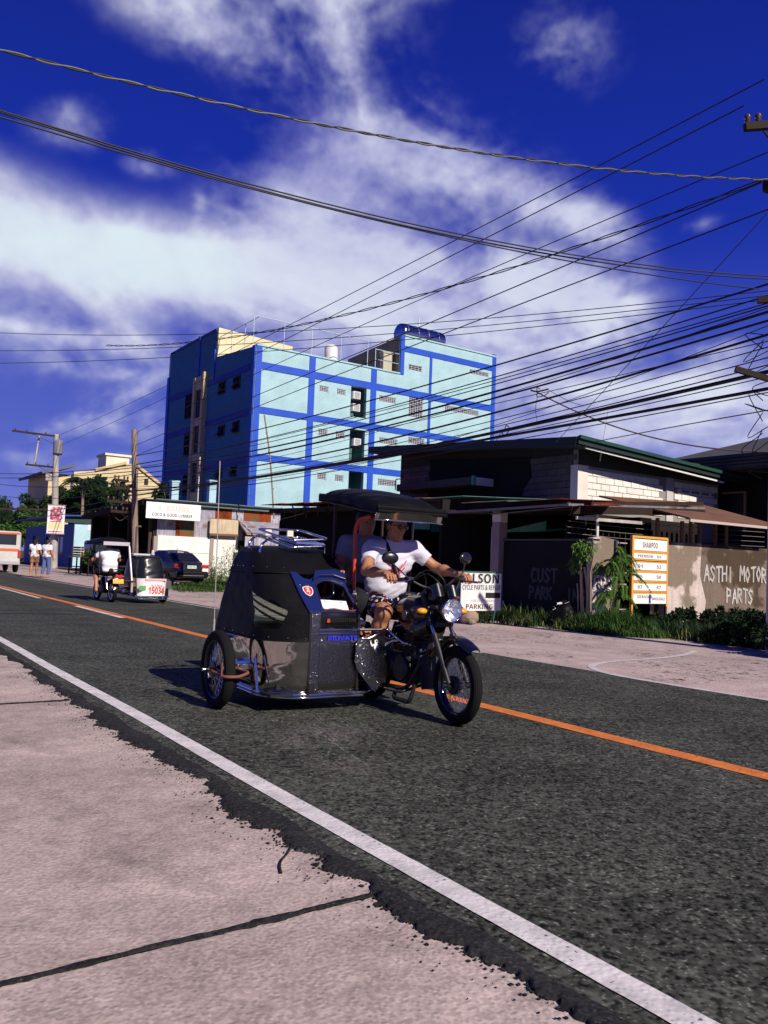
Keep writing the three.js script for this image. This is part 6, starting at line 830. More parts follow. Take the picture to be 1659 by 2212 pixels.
  mesh('leg', [tube([[-1.62, 1.245, 1.085], [-1.63, 1.34, 1.075], [-1.66, 1.40, 1.0], [-1.68, 1.405, 0.94]], 0.0105, 20, 8), tube([[-1.40, 1.225, 1.075], [-1.41, 1.31, 1.06], [-1.44, 1.37, 0.98], [-1.46, 1.375, 0.92]], 0.0105, 20, 8), tube([[-1.38, 1.24, 0.47], [-1.37, 1.31, 0.475], [-1.36, 1.34, 0.52]], 0.0105, 16, 8), tube([[-1.58, 1.28, 0.48], [-1.58, 1.36, 0.49], [-1.58, 1.385, 0.53]], 0.0105, 16, 8)], chromeM, rk); mesh('leg_foot', [[-1.62, 1.243, 1.088], [-1.40, 1.223, 1.078]].map(([x, y, z]) => rbox(0.035, 0.022, 0.03, 0.006, x, y, z)), redM, rk);
  // sidecar wheel, its arms and the whip aerial
  makeWheel(tri, 'sidecar_wheel', -1.265, 0.305, 1.445, 0.312, 0.048, 0.088, 0.06, 36, M(lin(0.05, 0.05, 0.055), 0.35, { metalness: 0.8 }), 0, 0.8);
  P('wheel_arm', [polyTube([[-1.255, 0.305, 1.30], [-1.00, 0.305, 1.28], [-0.92, 0.285, 1.40], [-0.945, 0.285, 1.495], [-1.06, 0.285, 1.515], [-1.22, 0.30, 1.51]], 0.013, 0.05, 8), rbox(0.03, 0.11, 0.012, 0.003, -1.0, 0.335, 1.513), bar([-1.265, 0.305, 1.25], [-1.265, 0.305, 1.525], 0.012)], orangeRustM); P('wheel_stay', [bar([-1.0, 0.42, 1.24], [-0.93, 0.16, 1.235], 0.011), plank([-1.25, 0.30, 1.28], [-1.4, 0.34, 1.20], 0.05, 0.06), rbox(0.3, 0.05, 0.12, 0.01, -1.3, 0.33, 1.26)], chromeM);
  P('axle_beam', [plank([-1.255, 0.26, 0.2], [-1.255, 0.26, 1.3], 0.05, 0.05), plank([-0.9, 0.2, 0.1], [-0.9, 0.2, 1.1], 0.04, 0.04)], blackSatinM);
  P('whip_aerial', [tube([[-1.82, 0.56, 1.29], [-1.83, 1.2, 1.295], [-1.86, 2.05, 1.30]], 0.0045, 20, 6), bar([-1.82, 0.55, 1.29], [-1.822, 0.66, 1.29], 0.009)], M(lin(0.55, 0.5, 0.45), 0.4, { metalness: 0.5 })); P('side_step', [rbox(0.28, 0.02, 0.12, 0.004, -1.75, 0.52, 1.26), bar([-1.80, 0.52, 1.2], [-1.82, 0.56, 1.29], 0.01)], M(lin(0.06, 0.09, 0.2), 0.5));
}
// ------------------------------------------------------------------ people: one smooth surface per body, clothes as shells over it
function nets(f, lo, hi, cell) { // naive surface nets over a distance field
  const nx = Math.ceil((hi.x - lo.x) / cell) + 1, ny = Math.ceil((hi.y - lo.y) / cell) + 1, nz = Math.ceil((hi.z - lo.z) / cell) + 1, F = new Float32Array(nx * ny * nz), id = (i, j, k) => i + nx * (j + ny * k);
  for (let k = 0; k < nz; k++) for (let j = 0; j < ny; j++) for (let i = 0; i < nx; i++) F[id(i, j, k)] = f(lo.x + i * cell, lo.y + j * cell, lo.z + k * cell);
  const idx = new Int32Array(nx * ny * nz).fill(-1), pos = [], tri = [];
  for (let k = 0; k + 1 < nz; k++) for (let j = 0; j + 1 < ny; j++) for (let i = 0; i + 1 < nx; i++) {
    let n = 0, x = 0, y = 0, z = 0; const c = []; for (let q = 0; q < 8; q++) c.push(F[id(i + (q & 1), j + ((q >> 1) & 1), k + (q >> 2))]);
    for (const [a, b] of [[0, 1], [2, 3], [4, 5], [6, 7], [0, 2], [1, 3], [4, 6], [5, 7], [0, 4], [1, 5], [2, 6], [3, 7]]) { if ((c[a] < 0) === (c[b] < 0)) continue; const t = c[a] / (c[a] - c[b]); x += (a & 1) + t * ((b & 1) - (a & 1)); y += ((a >> 1) & 1) + t * (((b >> 1) & 1) - ((a >> 1) & 1)); z += (a >> 2) + t * ((b >> 2) - (a >> 2)); n++; }
    if (n) { idx[id(i, j, k)] = pos.length / 3; pos.push(lo.x + (i + x / n) * cell, lo.y + (j + y / n) * cell, lo.z + (k + z / n) * cell); }
  }
  const quad = (a, b, c, d, flip) => { if (a < 0 || b < 0 || c < 0 || d < 0) return; flip ? tri.push(a, c, b, a, d, c) : tri.push(a, b, c, a, c, d); };
  for (let k = 1; k + 1 < nz; k++) for (let j = 1; j + 1 < ny; j++) for (let i = 1; i + 1 < nx; i++) {
    const s = F[id(i, j, k)] < 0;
    if (s !== F[id(i + 1, j, k)] < 0) quad(idx[id(i, j - 1, k - 1)], idx[id(i, j, k - 1)], idx[id(i, j, k)], idx[id(i, j - 1, k)], !s);
    if (s !== F[id(i, j + 1, k)] < 0) quad(idx[id(i - 1, j, k - 1)], idx[id(i - 1, j, k)], idx[id(i, j, k)], idx[id(i, j, k - 1)], !s);
    if (s !== F[id(i, j, k + 1)] < 0) quad(idx[id(i - 1, j - 1, k)], idx[id(i, j - 1, k)], idx[id(i, j, k)], idx[id(i - 1, j, k)], !s);
  }
  const g = new THREE.BufferGeometry(); g.setAttribute('position', new THREE.Float32BufferAttribute(pos, 3)); g.setIndex(tri);
  const nrm = new Float32Array(pos.length), e = cell * 0.5; for (let i = 0; i < pos.length; i += 3) { const [x, y, z] = [pos[i], pos[i + 1], pos[i + 2]]; let a = f(x + e, y, z) - f(x - e, y, z), b = f(x, y + e, z) - f(x, y - e, z), c = f(x, y, z + e) - f(x, y, z - e); const l = Math.hypot(a, b, c) || 1; nrm[i] = a / l; nrm[i + 1] = b / l; nrm[i + 2] = c / l; }
  g.setAttribute('normal', new THREE.BufferAttribute(nrm, 3)); return g;
}
const cap = (a, b, ra, rb = ra) => ({ a: vv(a), b: vv(b), ra, rb });
function dist(q, x, y, z) { const { a, b, ra, rb } = q, dx = b.x - a.x, dy = b.y - a.y, dz = b.z - a.z, l = dx * dx + dy * dy + dz * dz, t = l ? clamp(((x - a.x) * dx + (y - a.y) * dy + (z - a.z) * dz) / l) : 0, ex = x - a.x - dx * t, ey = y - a.y - dy * t, ez = z - a.z - dz * t; return Math.sqrt(ex * ex + ey * ey + ez * ez) - (ra + (rb - ra) * t); }
function blend(list, k) { return (x, y, z) => { let s = 1e9; for (const q of list) { const d = dist(q, x, y, z), kk = q.k ?? k; if (s > 1e8) { s = d; continue; } const h = Math.max(kk - Math.abs(s - d), 0) / kk; s = Math.min(s, d) - h * h * kk * 0.25; } return s; }; }
function bounds(list, pad) { const lo = V(1e9, 1e9, 1e9), hi = V(-1e9, -1e9, -1e9); for (const q of list) for (const [p, r] of [[q.a, q.ra], [q.b, q.rb]]) { lo.min(p.clone().subScalar(r + pad)); hi.max(p.clone().addScalar(r + pad)); } return [lo, hi]; }
const solid = (list, k, cell, mod) => { const f0 = blend(list, k), f = mod ? (x, y, z) => mod(f0(x, y, z), x, y, z) : f0; const [lo, hi] = bounds(list, cell * 3); return nets(f, lo, hi, cell); };
const planeCut = (p, n) => { p = vv(p); n = vv(n).clone().normalize(); return (x, y, z) => (x - p.x) * n.x + (y - p.y) * n.y + (z - p.z) * n.z; };
const skinTex = tex(256, (u, v) => { const a = tf(u, v, 8, 4, 171), f = tn(u * 120, v * 120, 120, 172), g = 0.93 + 0.12 * (a - 0.5) + 0.06 * (f - 0.5); return [g, g * 0.985, g * 0.97]; }, 0.3);
const skinM = (k = 1) => M(lin(0.52 * k, 0.235 * k, 0.115 * k), 0.55, { map: skinTex });
const clothBump = tex(512, (u, v) => grey(0.75 * tf(u, v, 9, 4, 181, 0.55) + 0.25 * tn(u * 128, v * 128, 128, 182)), 0.5, false);
const clothM = (c, o = {}) => M(c, 0.9, { bumpMap: clothBump, bumpScale: 0.0018, ...o });
const hairM = M(lin(0.012, 0.010, 0.009), 0.6);
function headParts(c, f, up, s = 1) { // c centre, f facing
  const r = new THREE.Vector3().crossVectors(f, up).normalize(), u = new THREE.Vector3().crossVectors(r, f).normalize(), P = (a, b, d) => c.clone().add(f.clone().multiplyScalar(a * s)).add(u.clone().multiplyScalar(b * s)).add(r.clone().multiplyScalar(d * s));
  const L = [cap(P(-0.02, 0.035, 0), P(0.012, 0.032, 0), 0.083 * s, 0.078 * s), cap(P(0.025, 0.0, 0), P(0.04, -0.075, 0), 0.062 * s, 0.042 * s), cap(P(0.052, -0.092, -0.012), P(0.052, -0.092, 0.012), 0.022 * s)];
  for (const d of [-1, 1]) L.push(cap(P(0.035, -0.02, d * 0.04), P(0.02, -0.06, d * 0.048), 0.028 * s, 0.022 * s), Object.assign(cap(P(-0.005, 0.015, d * 0.080), P(-0.012, -0.022, d * 0.076), 0.013 * s, 0.010 * s), { k: 0.008 * s }), Object.assign(cap(P(0.083, 0.030, d * 0.012), P(0.070, 0.026, d * 0.045), 0.011 * s, 0.010 * s), { k: 0.012 * s }), Object.assign(cap(P(0.092, -0.028, d * 0.011), P(0.082, -0.030, d * 0.014), 0.009 * s), { k: 0.01 * s }));
  const F = [Object.assign(cap(P(0.085, 0.018, 0), P(0.103, -0.022, 0), 0.009 * s, 0.013 * s), { k: 0.012 * s }), Object.assign(cap(P(0.078, -0.055, -0.018), P(0.078, -0.055, 0.018), 0.008 * s), { k: 0.008 * s }), Object.assign(cap(P(0.078, -0.067, -0.014), P(0.078, -0.067, 0.014), 0.009 * s), { k: 0.008 * s })];
  return { list: [...L, ...F], P, r, u };
}
function handParts(w, g, ax, over, s = 1) { // w wrist, g grip centre, ax along the bar (towards the little finger), over: direction the fingers reach before curling down
  const L = [], d = V(0, -1, 0), P = (a, b, c) => g.clone().add(ax.clone().multiplyScalar(a)).add(over.clone().multiplyScalar(b)).add(d.clone().multiplyScalar(-c));
  [[-0.033, 1, 0], [-0.011, 1.08, 0.004], [0.011, 1.0, 0.002], [0.032, 0.82, -0.004]].forEach(([z, l, o]) => {
    const k0 = P(z * s, -0.012 * s + o, 0.034 * s), k1 = P(z * 1.05 * s, 0.026 * s * l + o, 0.033 * s), k2 = P(z * 1.02 * s, 0.046 * s * l + o, 0.006 * s), k3 = P(z * s, 0.040 * s * l + o, -0.022 * s * l);
    L.push(Object.assign(cap(w.clone().lerp(k0, 0.25), k0, 0.019 * s, 0.0125 * s), { k: 0.02 * s }), Object.assign(cap(k0, k1, 0.0112 * s, 0.0098 * s), { k: 0.006 * s }), Object.assign(cap(k1, k2, 0.0098 * s, 0.009 * s), { k: 0.005 * s }), Object.assign(cap(k2, k3, 0.009 * s, 0.0078 * s), { k: 0.005 * s }));
  });
  const t0 = P(-0.038 * s, -0.045 * s, 0.014 * s), t1 = P(-0.056 * s, -0.012 * s, -0.006 * s), t2 = P(-0.048 * s, 0.020 * s, -0.018 * s);
  L.push(Object.assign(cap(w, t0, 0.022 * s, 0.016 * s), { k: 0.02 * s }), Object.assign(cap(t0, t1, 0.015 * s, 0.0115 * s), { k: 0.008 * s }), Object.assign(cap(t1, t2, 0.0115 * s, 0.009 * s), { k: 0.006 * s }));
  return L;
}
function person(name, label, group, o) {
  // o: origin, ry, pelvis, belly, chest, neck, head, face, sh[2], el[2], wr[2], hip[2], kn[2], an[2], toe[2], girth, cell, mats
  const t = thing(name, label, 'person', o.origin, o.ry ?? 0, group), G = o.girth ?? 1, c = o.cell, L = [], S = [], T = [];
  if (o.scale) t.scale.setScalar(o.scale);
  const J = (a) => vv(a), hd = headParts(J(o.head), J(o.face).normalize(), J(o.headUp ?? [0, 1, 0]), o.headScale ?? 1);
  const zed = J(o.sh[0]).sub(J(o.sh[1])).setLength(1), off = (p, k) => J(p).clone().add(zed.clone().multiplyScalar(k));
  L.push(cap(off(o.pelvis, 0.07), off(o.pelvis, -0.07), 0.115 * G), cap(off(o.belly, 0.06), off(o.belly, -0.06), 0.115 * G), cap(off(o.chest, 0.085), off(o.chest, -0.085), 0.115 * G), cap(o.chest, o.neck, 0.10 * G, 0.062), cap(o.neck, J(o.head).clone().lerp(J(o.neck), 0.25), 0.062, 0.055));
  S.push(cap(off(o.pelvis, 0.075), off(o.pelvis, -0.075), 0.125 * G), cap(off(o.belly, 0.07), off(o.belly, -0.07), 0.127 * G), cap(off(o.chest, 0.09), off(o.chest, -0.09), 0.131 * G), cap(o.belly, o.chest, 0.14 * G, 0.135 * G), cap(o.chest, J(o.neck).clone().lerp(J(o.chest), 0.3), 0.115 * G, 0.08));
  const cuts = [], lcuts = [];
  for (let i = 0; i < 2; i++) {
    const sh = J(o.sh[i]), el = J(o.el[i]), wr = J(o.wr[i]);
    L.push(cap(J(o.neck).clone().lerp(J(o.chest), 0.15), sh, 0.065, 0.058), cap(sh, el, 0.054 * G, 0.041 * G), cap(el, el.clone().lerp(wr, 0.35), 0.041 * G, 0.044 * G), cap(el.clone().lerp(wr, 0.35), wr, 0.044 * G, 0.027));
    const k = o.sleeve ?? 0.58, ex = sh.clone().lerp(el, k + 0.25); S.push(cap(J(o.neck).clone().lerp(J(o.chest), 0.2), sh, 0.075, 0.070), cap(sh, ex, 0.070 * G, 0.066 * G)); if (k >= 1) S.push(cap(el, wr, 0.056, 0.043));
    const sp = k >= 1 ? el.clone().lerp(wr, k - 1) : sh.clone().lerp(el, k), sn = k >= 1 ? wr.clone().sub(el) : el.clone().sub(sh); cuts.push([planeCut(sp, sn), sp, k >= 1 ? 0.09 : 0.15]);
    const hp = J(o.hip[i]), kn = J(o.kn[i]), an = J(o.an[i]), toe = J(o.toe[i]);
    const LG = G * (o.legGirth ?? 1), cf = kn.clone().lerp(an, 0.3).add(J(o.calf ?? [-0.015, 0, 0])); L.push(cap(hp, kn, 0.085 * G, 0.056 * LG), cap(kn, cf, 0.054 * LG, 0.055 * LG), cap(cf, an, 0.055 * LG, 0.036), cap(an.clone().add(V(-0.02, -0.03, 0)), toe, 0.036, 0.028), cap(an, an.clone().add(V(-0.02, -0.03, 0)), 0.036, 0.034));
    const q = o.short ?? 0.78; T.push(cap(J(o.pelvis), hp, 0.13 * G, 0.115 * G), cap(hp, kn, 0.110 * G, 0.086 * LG)); if (q > 1) T.push(cap(kn, an, 0.078, 0.06));
    const tp = q > 1 ? kn.clone().lerp(an, q - 1) : hp.clone().lerp(kn, q), tnn = q > 1 ? an.clone().sub(kn) : kn.clone().sub(hp); lcuts.push([planeCut(tp, tnn), tp, 0.2]);
  }
  const head = o.near ? [] : hd.list; const body = [solid([...L, ...(o.near ? [cap(J(o.head).clone().lerp(J(o.neck), 0.35), J(o.head), 0.05, 0.06)] : head)], 0.035, c)];
  if (o.near) body.push(solid(hd.list, 0.022, 0.0055));
  for (let i = 0; i < 2; i++) if (o.grip?.[i]) { const [g, ax, ov] = o.grip[i]; body.push(solid(handParts(J(o.wr[i]), J(g), J(ax), J(ov), o.handScale ?? 1), 0.012, o.near ? 0.004 : 0.010)); } else { const w = J(o.wr[i]), d = w.clone().sub(J(o.el[i])).normalize(), side = new THREE.Vector3().crossVectors(d, V(0, 0, 1)).normalize(), H = [cap(w, w.clone().add(d.clone().multiplyScalar(0.08)), 0.03, 0.034)]; for (let q = 0; q < 4; q++) { const b = w.clone().add(d.clone().multiplyScalar(0.085)).add(side.clone().multiplyScalar((q - 1.5) * 0.018)); H.push(cap(b, b.clone().add(d.clone().multiplyScalar(0.07 - 0.008 * Math.abs(q - 1.3))).add(V(0.008, 0, 0)), 0.0095, 0.008)); } H.push(cap(w.clone().add(d.clone().multiplyScalar(0.03)), w.clone().add(d.clone().multiplyScalar(0.09)).add(side.clone().multiplyScalar(-0.045)), 0.013, 0.010)); body.push(solid(H, 0.012, Math.min(c, 0.012))); }
  mesh('body', body, o.skin ?? skinM(), t);
  const hole = J(o.neck).clone().add(J(o.head)).multiplyScalar(0.5), wob = o.near ? 0.010 : 0.006;
  const shirtMod = (d, x, y, z) => { d += wob * 0.95 * n3(x * 9 + y * 6, y * 20 + z * 7, z * 9) + wob * 0.12 * n3(x * 26, y * 34, z * 26); for (const [p, at0, r] of cuts) { const q = p(x, y, z); if (q > -0.05 && Math.hypot(x - at0.x, y - at0.y, z - at0.z) < r + 0.06) d = Math.max(d, q); } const hem = J(o.pelvis); d = Math.max(d, (hem.y - (o.hem ?? 0.0)) - y); d = Math.max(d, 0.072 - Math.hypot(x - hole.x, (y - hole.y) * 0.8, z - hole.z)); return d; };
  mesh('shirt', [solid(S, 0.05, Math.max(c, 0.009), shirtMod)], o.shirt, t);
  const legMod = (d, x, y, z) => { d += wob * 0.5 * n3(x * 18, y * 18, z * 22); for (const [p, at0, r] of lcuts) { const q = p(x, y, z); if (Math.hypot(x - at0.x, y - at0.y, z - at0.z) < r) d = Math.max(d, q); } return Math.max(d, y - (J(o.pelvis).y + 0.10)); };
  mesh(o.short > 1 ? 'trousers' : 'shorts', [solid(T, 0.04, Math.max(c, 0.009), legMod)], o.pants, t);
  const hcap = [cap(hd.P(-0.022, 0.038, 0), hd.P(0.008, 0.04, 0), 0.090 * (o.headScale ?? 1), 0.084 * (o.headScale ?? 1)), ...(o.longHair ? [cap(hd.P(-0.05, 0.0, 0), hd.P(-0.07, -0.14, 0), 0.075, 0.06)] : [cap(hd.P(-0.045, 0.0, 0), hd.P(-0.05, -0.03, 0), 0.06)])].map((q) => q); const line = planeCut(hd.P(0.045, 0.055, 0), V(...J(o.face).normalize().toArray()).multiplyScalar(1).add(V(0, -0.75, 0)));
  mesh('hair', [solid(hcap, 0.03, o.near ? 0.007 : 0.014, (d, x, y, z) => Math.max(d + 0.003 * n3(x * 60, y * 60, z * 60), line(x, y, z)))], hairM, t);
  const eyes = []; for (const d of [-1, 1]) { const p = hd.P(0.079, 0.012, d * 0.031); eyes.push(move(new THREE.SphereGeometry(0.0105 * (o.headScale ?? 1), 10, 8), p.x, p.y, p.z)); }
  mesh('eyes', eyes, M(lin(0.05, 0.04, 0.035), 0.3), t);
  if (o.glasses) { const gl = []; for (const d of [-1, 1]) { const q = new THREE.SphereGeometry(1, 16, 10); q.scale(0.008, 0.02, 0.028); q.applyMatrix4(new THREE.Matrix4().makeBasis(J(o.face).normalize(), hd.u, hd.r).setPosition(hd.P(0.095, 0.013, d * 0.033))); gl.push(q, bar(hd.P(0.09, 0.02, d * 0.06), hd.P(0.0, 0.02, d * 0.085), 0.003)); } gl.push(bar(hd.P(0.101, 0.018, -0.01), hd.P(0.101, 0.018, 0.01), 0.003)); mesh('sunglasses', gl, blackPaintM, t); }
  hd.shirtList = S; if (o.extra) o.extra(t, hd);
  return t;
}
const floralTex = canvasTex(512, 512, (g, w, h) => { g.fillStyle = '#15131c'; g.fillRect(0, 0, w, h); for (let i = 0; i < 170; i++) { g.fillStyle = pick(['#2b57c8', '#e2dfe8', '#b8283a', '#d8c9a0', '#30508f', '#14121a', '#14121a', '#6a2030', '#3f7a4c']); g.save(); g.translate(rr(0, w), rr(0, h)); g.rotate(rr(0, 6)); g.beginPath(); g.ellipse(0, 0, rr(10, 34), rr(5, 14), 0, 0, 7); g.fill(); g.restore(); } }); floralTex.wrapS = floralTex.wrapT = THREE.RepeatWrapping; floralTex.repeat.set(2.6, 2.6);
// the rider
person('person', 'rider in pale printed T-shirt and floral shorts holding the handlebar of the near tricycle', null, {
  origin: TRI, ry: -TRIa, girth: 1.0, cell: 0.011, near: true, face: [1, -0.22, -0.10], headUp: [0.2, 1, 0],
  pelvis: [-1.13, 0.885, 0], belly: [-1.085, 1.02, 0], chest: [-1.05, 1.225, -0.005], neck: [-1.015, 1.385, -0.005], head: [-0.97, 1.525, -0.015],
  sh: [[-1.02, 1.325, 0.20], [-0.99, 1.335, -0.215]], el: [[-0.815, 1.135, 0.365], [-0.86, 1.175, -0.385]], wr: [[-0.535, 1.118, 0.355], [-0.535, 1.13, -0.375]],
  grip: [[[-0.44, 1.078, 0.37], [0, 0, 1], [1, -0.12, 0]], [[-0.44, 1.088, -0.39], [0, 0, -1], [1, -0.1, 0]]],
  hip: [[-1.11, 0.865, 0.10], [-1.11, 0.865, -0.10]], kn: [[-0.765, 0.795, 0.205], [-0.75, 0.80, -0.23]], an: [[-0.94, 0.41, 0.19], [-0.94, 0.41, -0.19]], toe: [[-0.80, 0.365, 0.20], [-0.80, 0.365, -0.20]],
  legGirth: 1.2, short: 0.80, sleeve: 0.60, hem: 0.02, glasses: true, shirt: clothM(lin(0.66, 0.64, 0.72)), pants: clothM(lin(0.8, 0.8, 0.85), { map: floralTex }),
  extra: (t, hd) => {
    const S = (x, y, z) => 0; // printed sketch on the chest and a dark strap across it
    const hitF = blend(hd.shirtList, 0.05), onChest = (v, s) => { const y = 1.04 + v; let x = -0.6; for (let i = 0; i < 60; i++) { const d = hitF(x, y, s); if (d < 0.006) break; x -= Math.max(0.002, d * 0.8); } return V(x, y, s); };
    const rd = [[[0.02, 0.07], [0.10, 0.02], [0.17, 0.09]], [[0.02, -0.03], [0.09, 0.0], [0.16, -0.05]], [[0.04, 0.10], [0.03, 0.03], [0.06, -0.05]], [[0.08, 0.09], [0.12, 0.03], [0.07, -0.02], [0.13, -0.08]], [[0.10, -0.02], [0.19, -0.09]], [[0.05, 0.02], [0.11, 0.05], [0.08, 0.11]]].map((p) => new THREE.TubeGeometry(new THREE.CatmullRomCurve3(p.map(([v, s]) => onChest(v, s))), 20, 0.0055, 5));
    mesh('chest_print', rd, M(lin(0.62, 0.06, 0.09), 0.8), t);
    const bl = [[[0.0, 0.03], [0.07, 0.05], [0.11, 0.0], [0.06, -0.03], [0.01, 0.0]], [[0.03, 0.06], [0.10, -0.04]], [[0.13, 0.05], [0.05, 0.04]]].map((p) => new THREE.TubeGeometry(new THREE.CatmullRomCurve3(p.map(([v, s]) => onChest(v + 0.01, s).add(V(0.003, 0, 0)))), 20, 0.004, 5)); mesh('print_outline', bl, blackM, t);
    mesh('bag_strap', [new THREE.TubeGeometry(new THREE.CatmullRomCurve3([V(-1.03, 1.43, 0.075), ...[[0.30, 0.085], [0.22, 0.065], [0.12, 0.03], [0.02, -0.02]].map(([v, s]) => onChest(v, s).add(V(0.004, 0, 0)))]), 30, 0.016, 6).scale(1, 1, 1)], clothM(lin(0.015, 0.015, 0.018)), t);
    mesh('sandal', [rbox(0.25, 0.025, 0.09, 0.012, -0.87, 0.335, 0.20), rbox(0.25, 0.025, 0.09, 0.012, -0.87, 0.335, -0.20)], rubberM, t);
  } });
person('person', 'pillion passenger in a grey shirt with one arm resting on the sidecar roof edge', null, {
  origin: TRI, ry: -TRIa, girth: 1.0, cell: 0.013, near: true, face: [1, -0.1, 0.1],
  pelvis: [-1.43, 0.93, 0.02], belly: [-1.44, 1.06, 0.02], chest: [-1.44, 1.25, 0.03], neck: [-1.42, 1.42, 0.03], head: [-1.40, 1.56, 0.04],
  sh: [[-1.45, 1.37, 0.21], [-1.40, 1.37, -0.16]], el: [[-1.37, 1.16, 0.33], [-1.2, 1.17, -0.22]], wr: [[-1.245, 1.10, 0.395], [-1.14, 1.0, -0.15]], grip: [[[-1.17, 1.085, 0.43], [-0.3, 0, 1], [1, -0.1, 0.3]], null],
  hip: [[-1.38, 0.91, 0.11], [-1.38, 0.91, -0.09]], kn: [[-1.06, 0.86, 0.27], [-1.03, 0.86, -0.26]], an: [[-1.22, 0.48, 0.22], [-1.22, 0.48, -0.24]], toe: [[-1.06, 0.44, 0.25], [-1.06, 0.44, -0.26]], short: 1.85, sleeve: 0.62, hem: 0.02, shirt: clothM(lin(0.28, 0.30, 0.33)), pants: clothM(lin(0.02, 0.02, 0.025)), skin: skinM(0.95) });
person('person', 'child in light blue sleeves leaning from the sidecar beside the windscreen', null, {
  origin: TRI, ry: -TRIa, girth: 0.72, cell: 0.011, near: true, face: [1, -0.05, 0.15], headScale: 0.92, handScale: 0.8,
  pelvis: [-1.52, 0.53, 0.64], belly: [-1.42, 0.60, 0.58], chest: [-1.27, 0.68, 0.50], neck: [-1.13, 0.745, 0.42], head: [-1.06, 0.855, 0.385],
  sh: [[-1.20, 0.70, 0.50], [-1.10, 0.705, 0.385]], el: [[-1.05, 0.56, 0.56], [-0.99, 0.68, 0.345]], wr: [[-0.95, 0.5, 0.55], [-0.905, 0.625, 0.32]], grip: [null, [[-0.85, 0.605, 0.315], [0, 0, -1], [1, -0.2, 0]]],
  hip: [[-1.5, 0.5, 0.72], [-1.5, 0.5, 0.57]], kn: [[-1.16, 0.50, 0.76], [-1.16, 0.5, 0.58]], an: [[-1.08, 0.22, 0.76], [-1.08, 0.22, 0.58]], toe: [[-0.98, 0.18, 0.76], [-0.98, 0.18, 0.58]], short: 1.8, sleeve: 1.55, hem: 0.0, shirt: clothM(lin(0.42, 0.55, 0.80)), pants: clothM(lin(0.05, 0.05, 0.08)) });
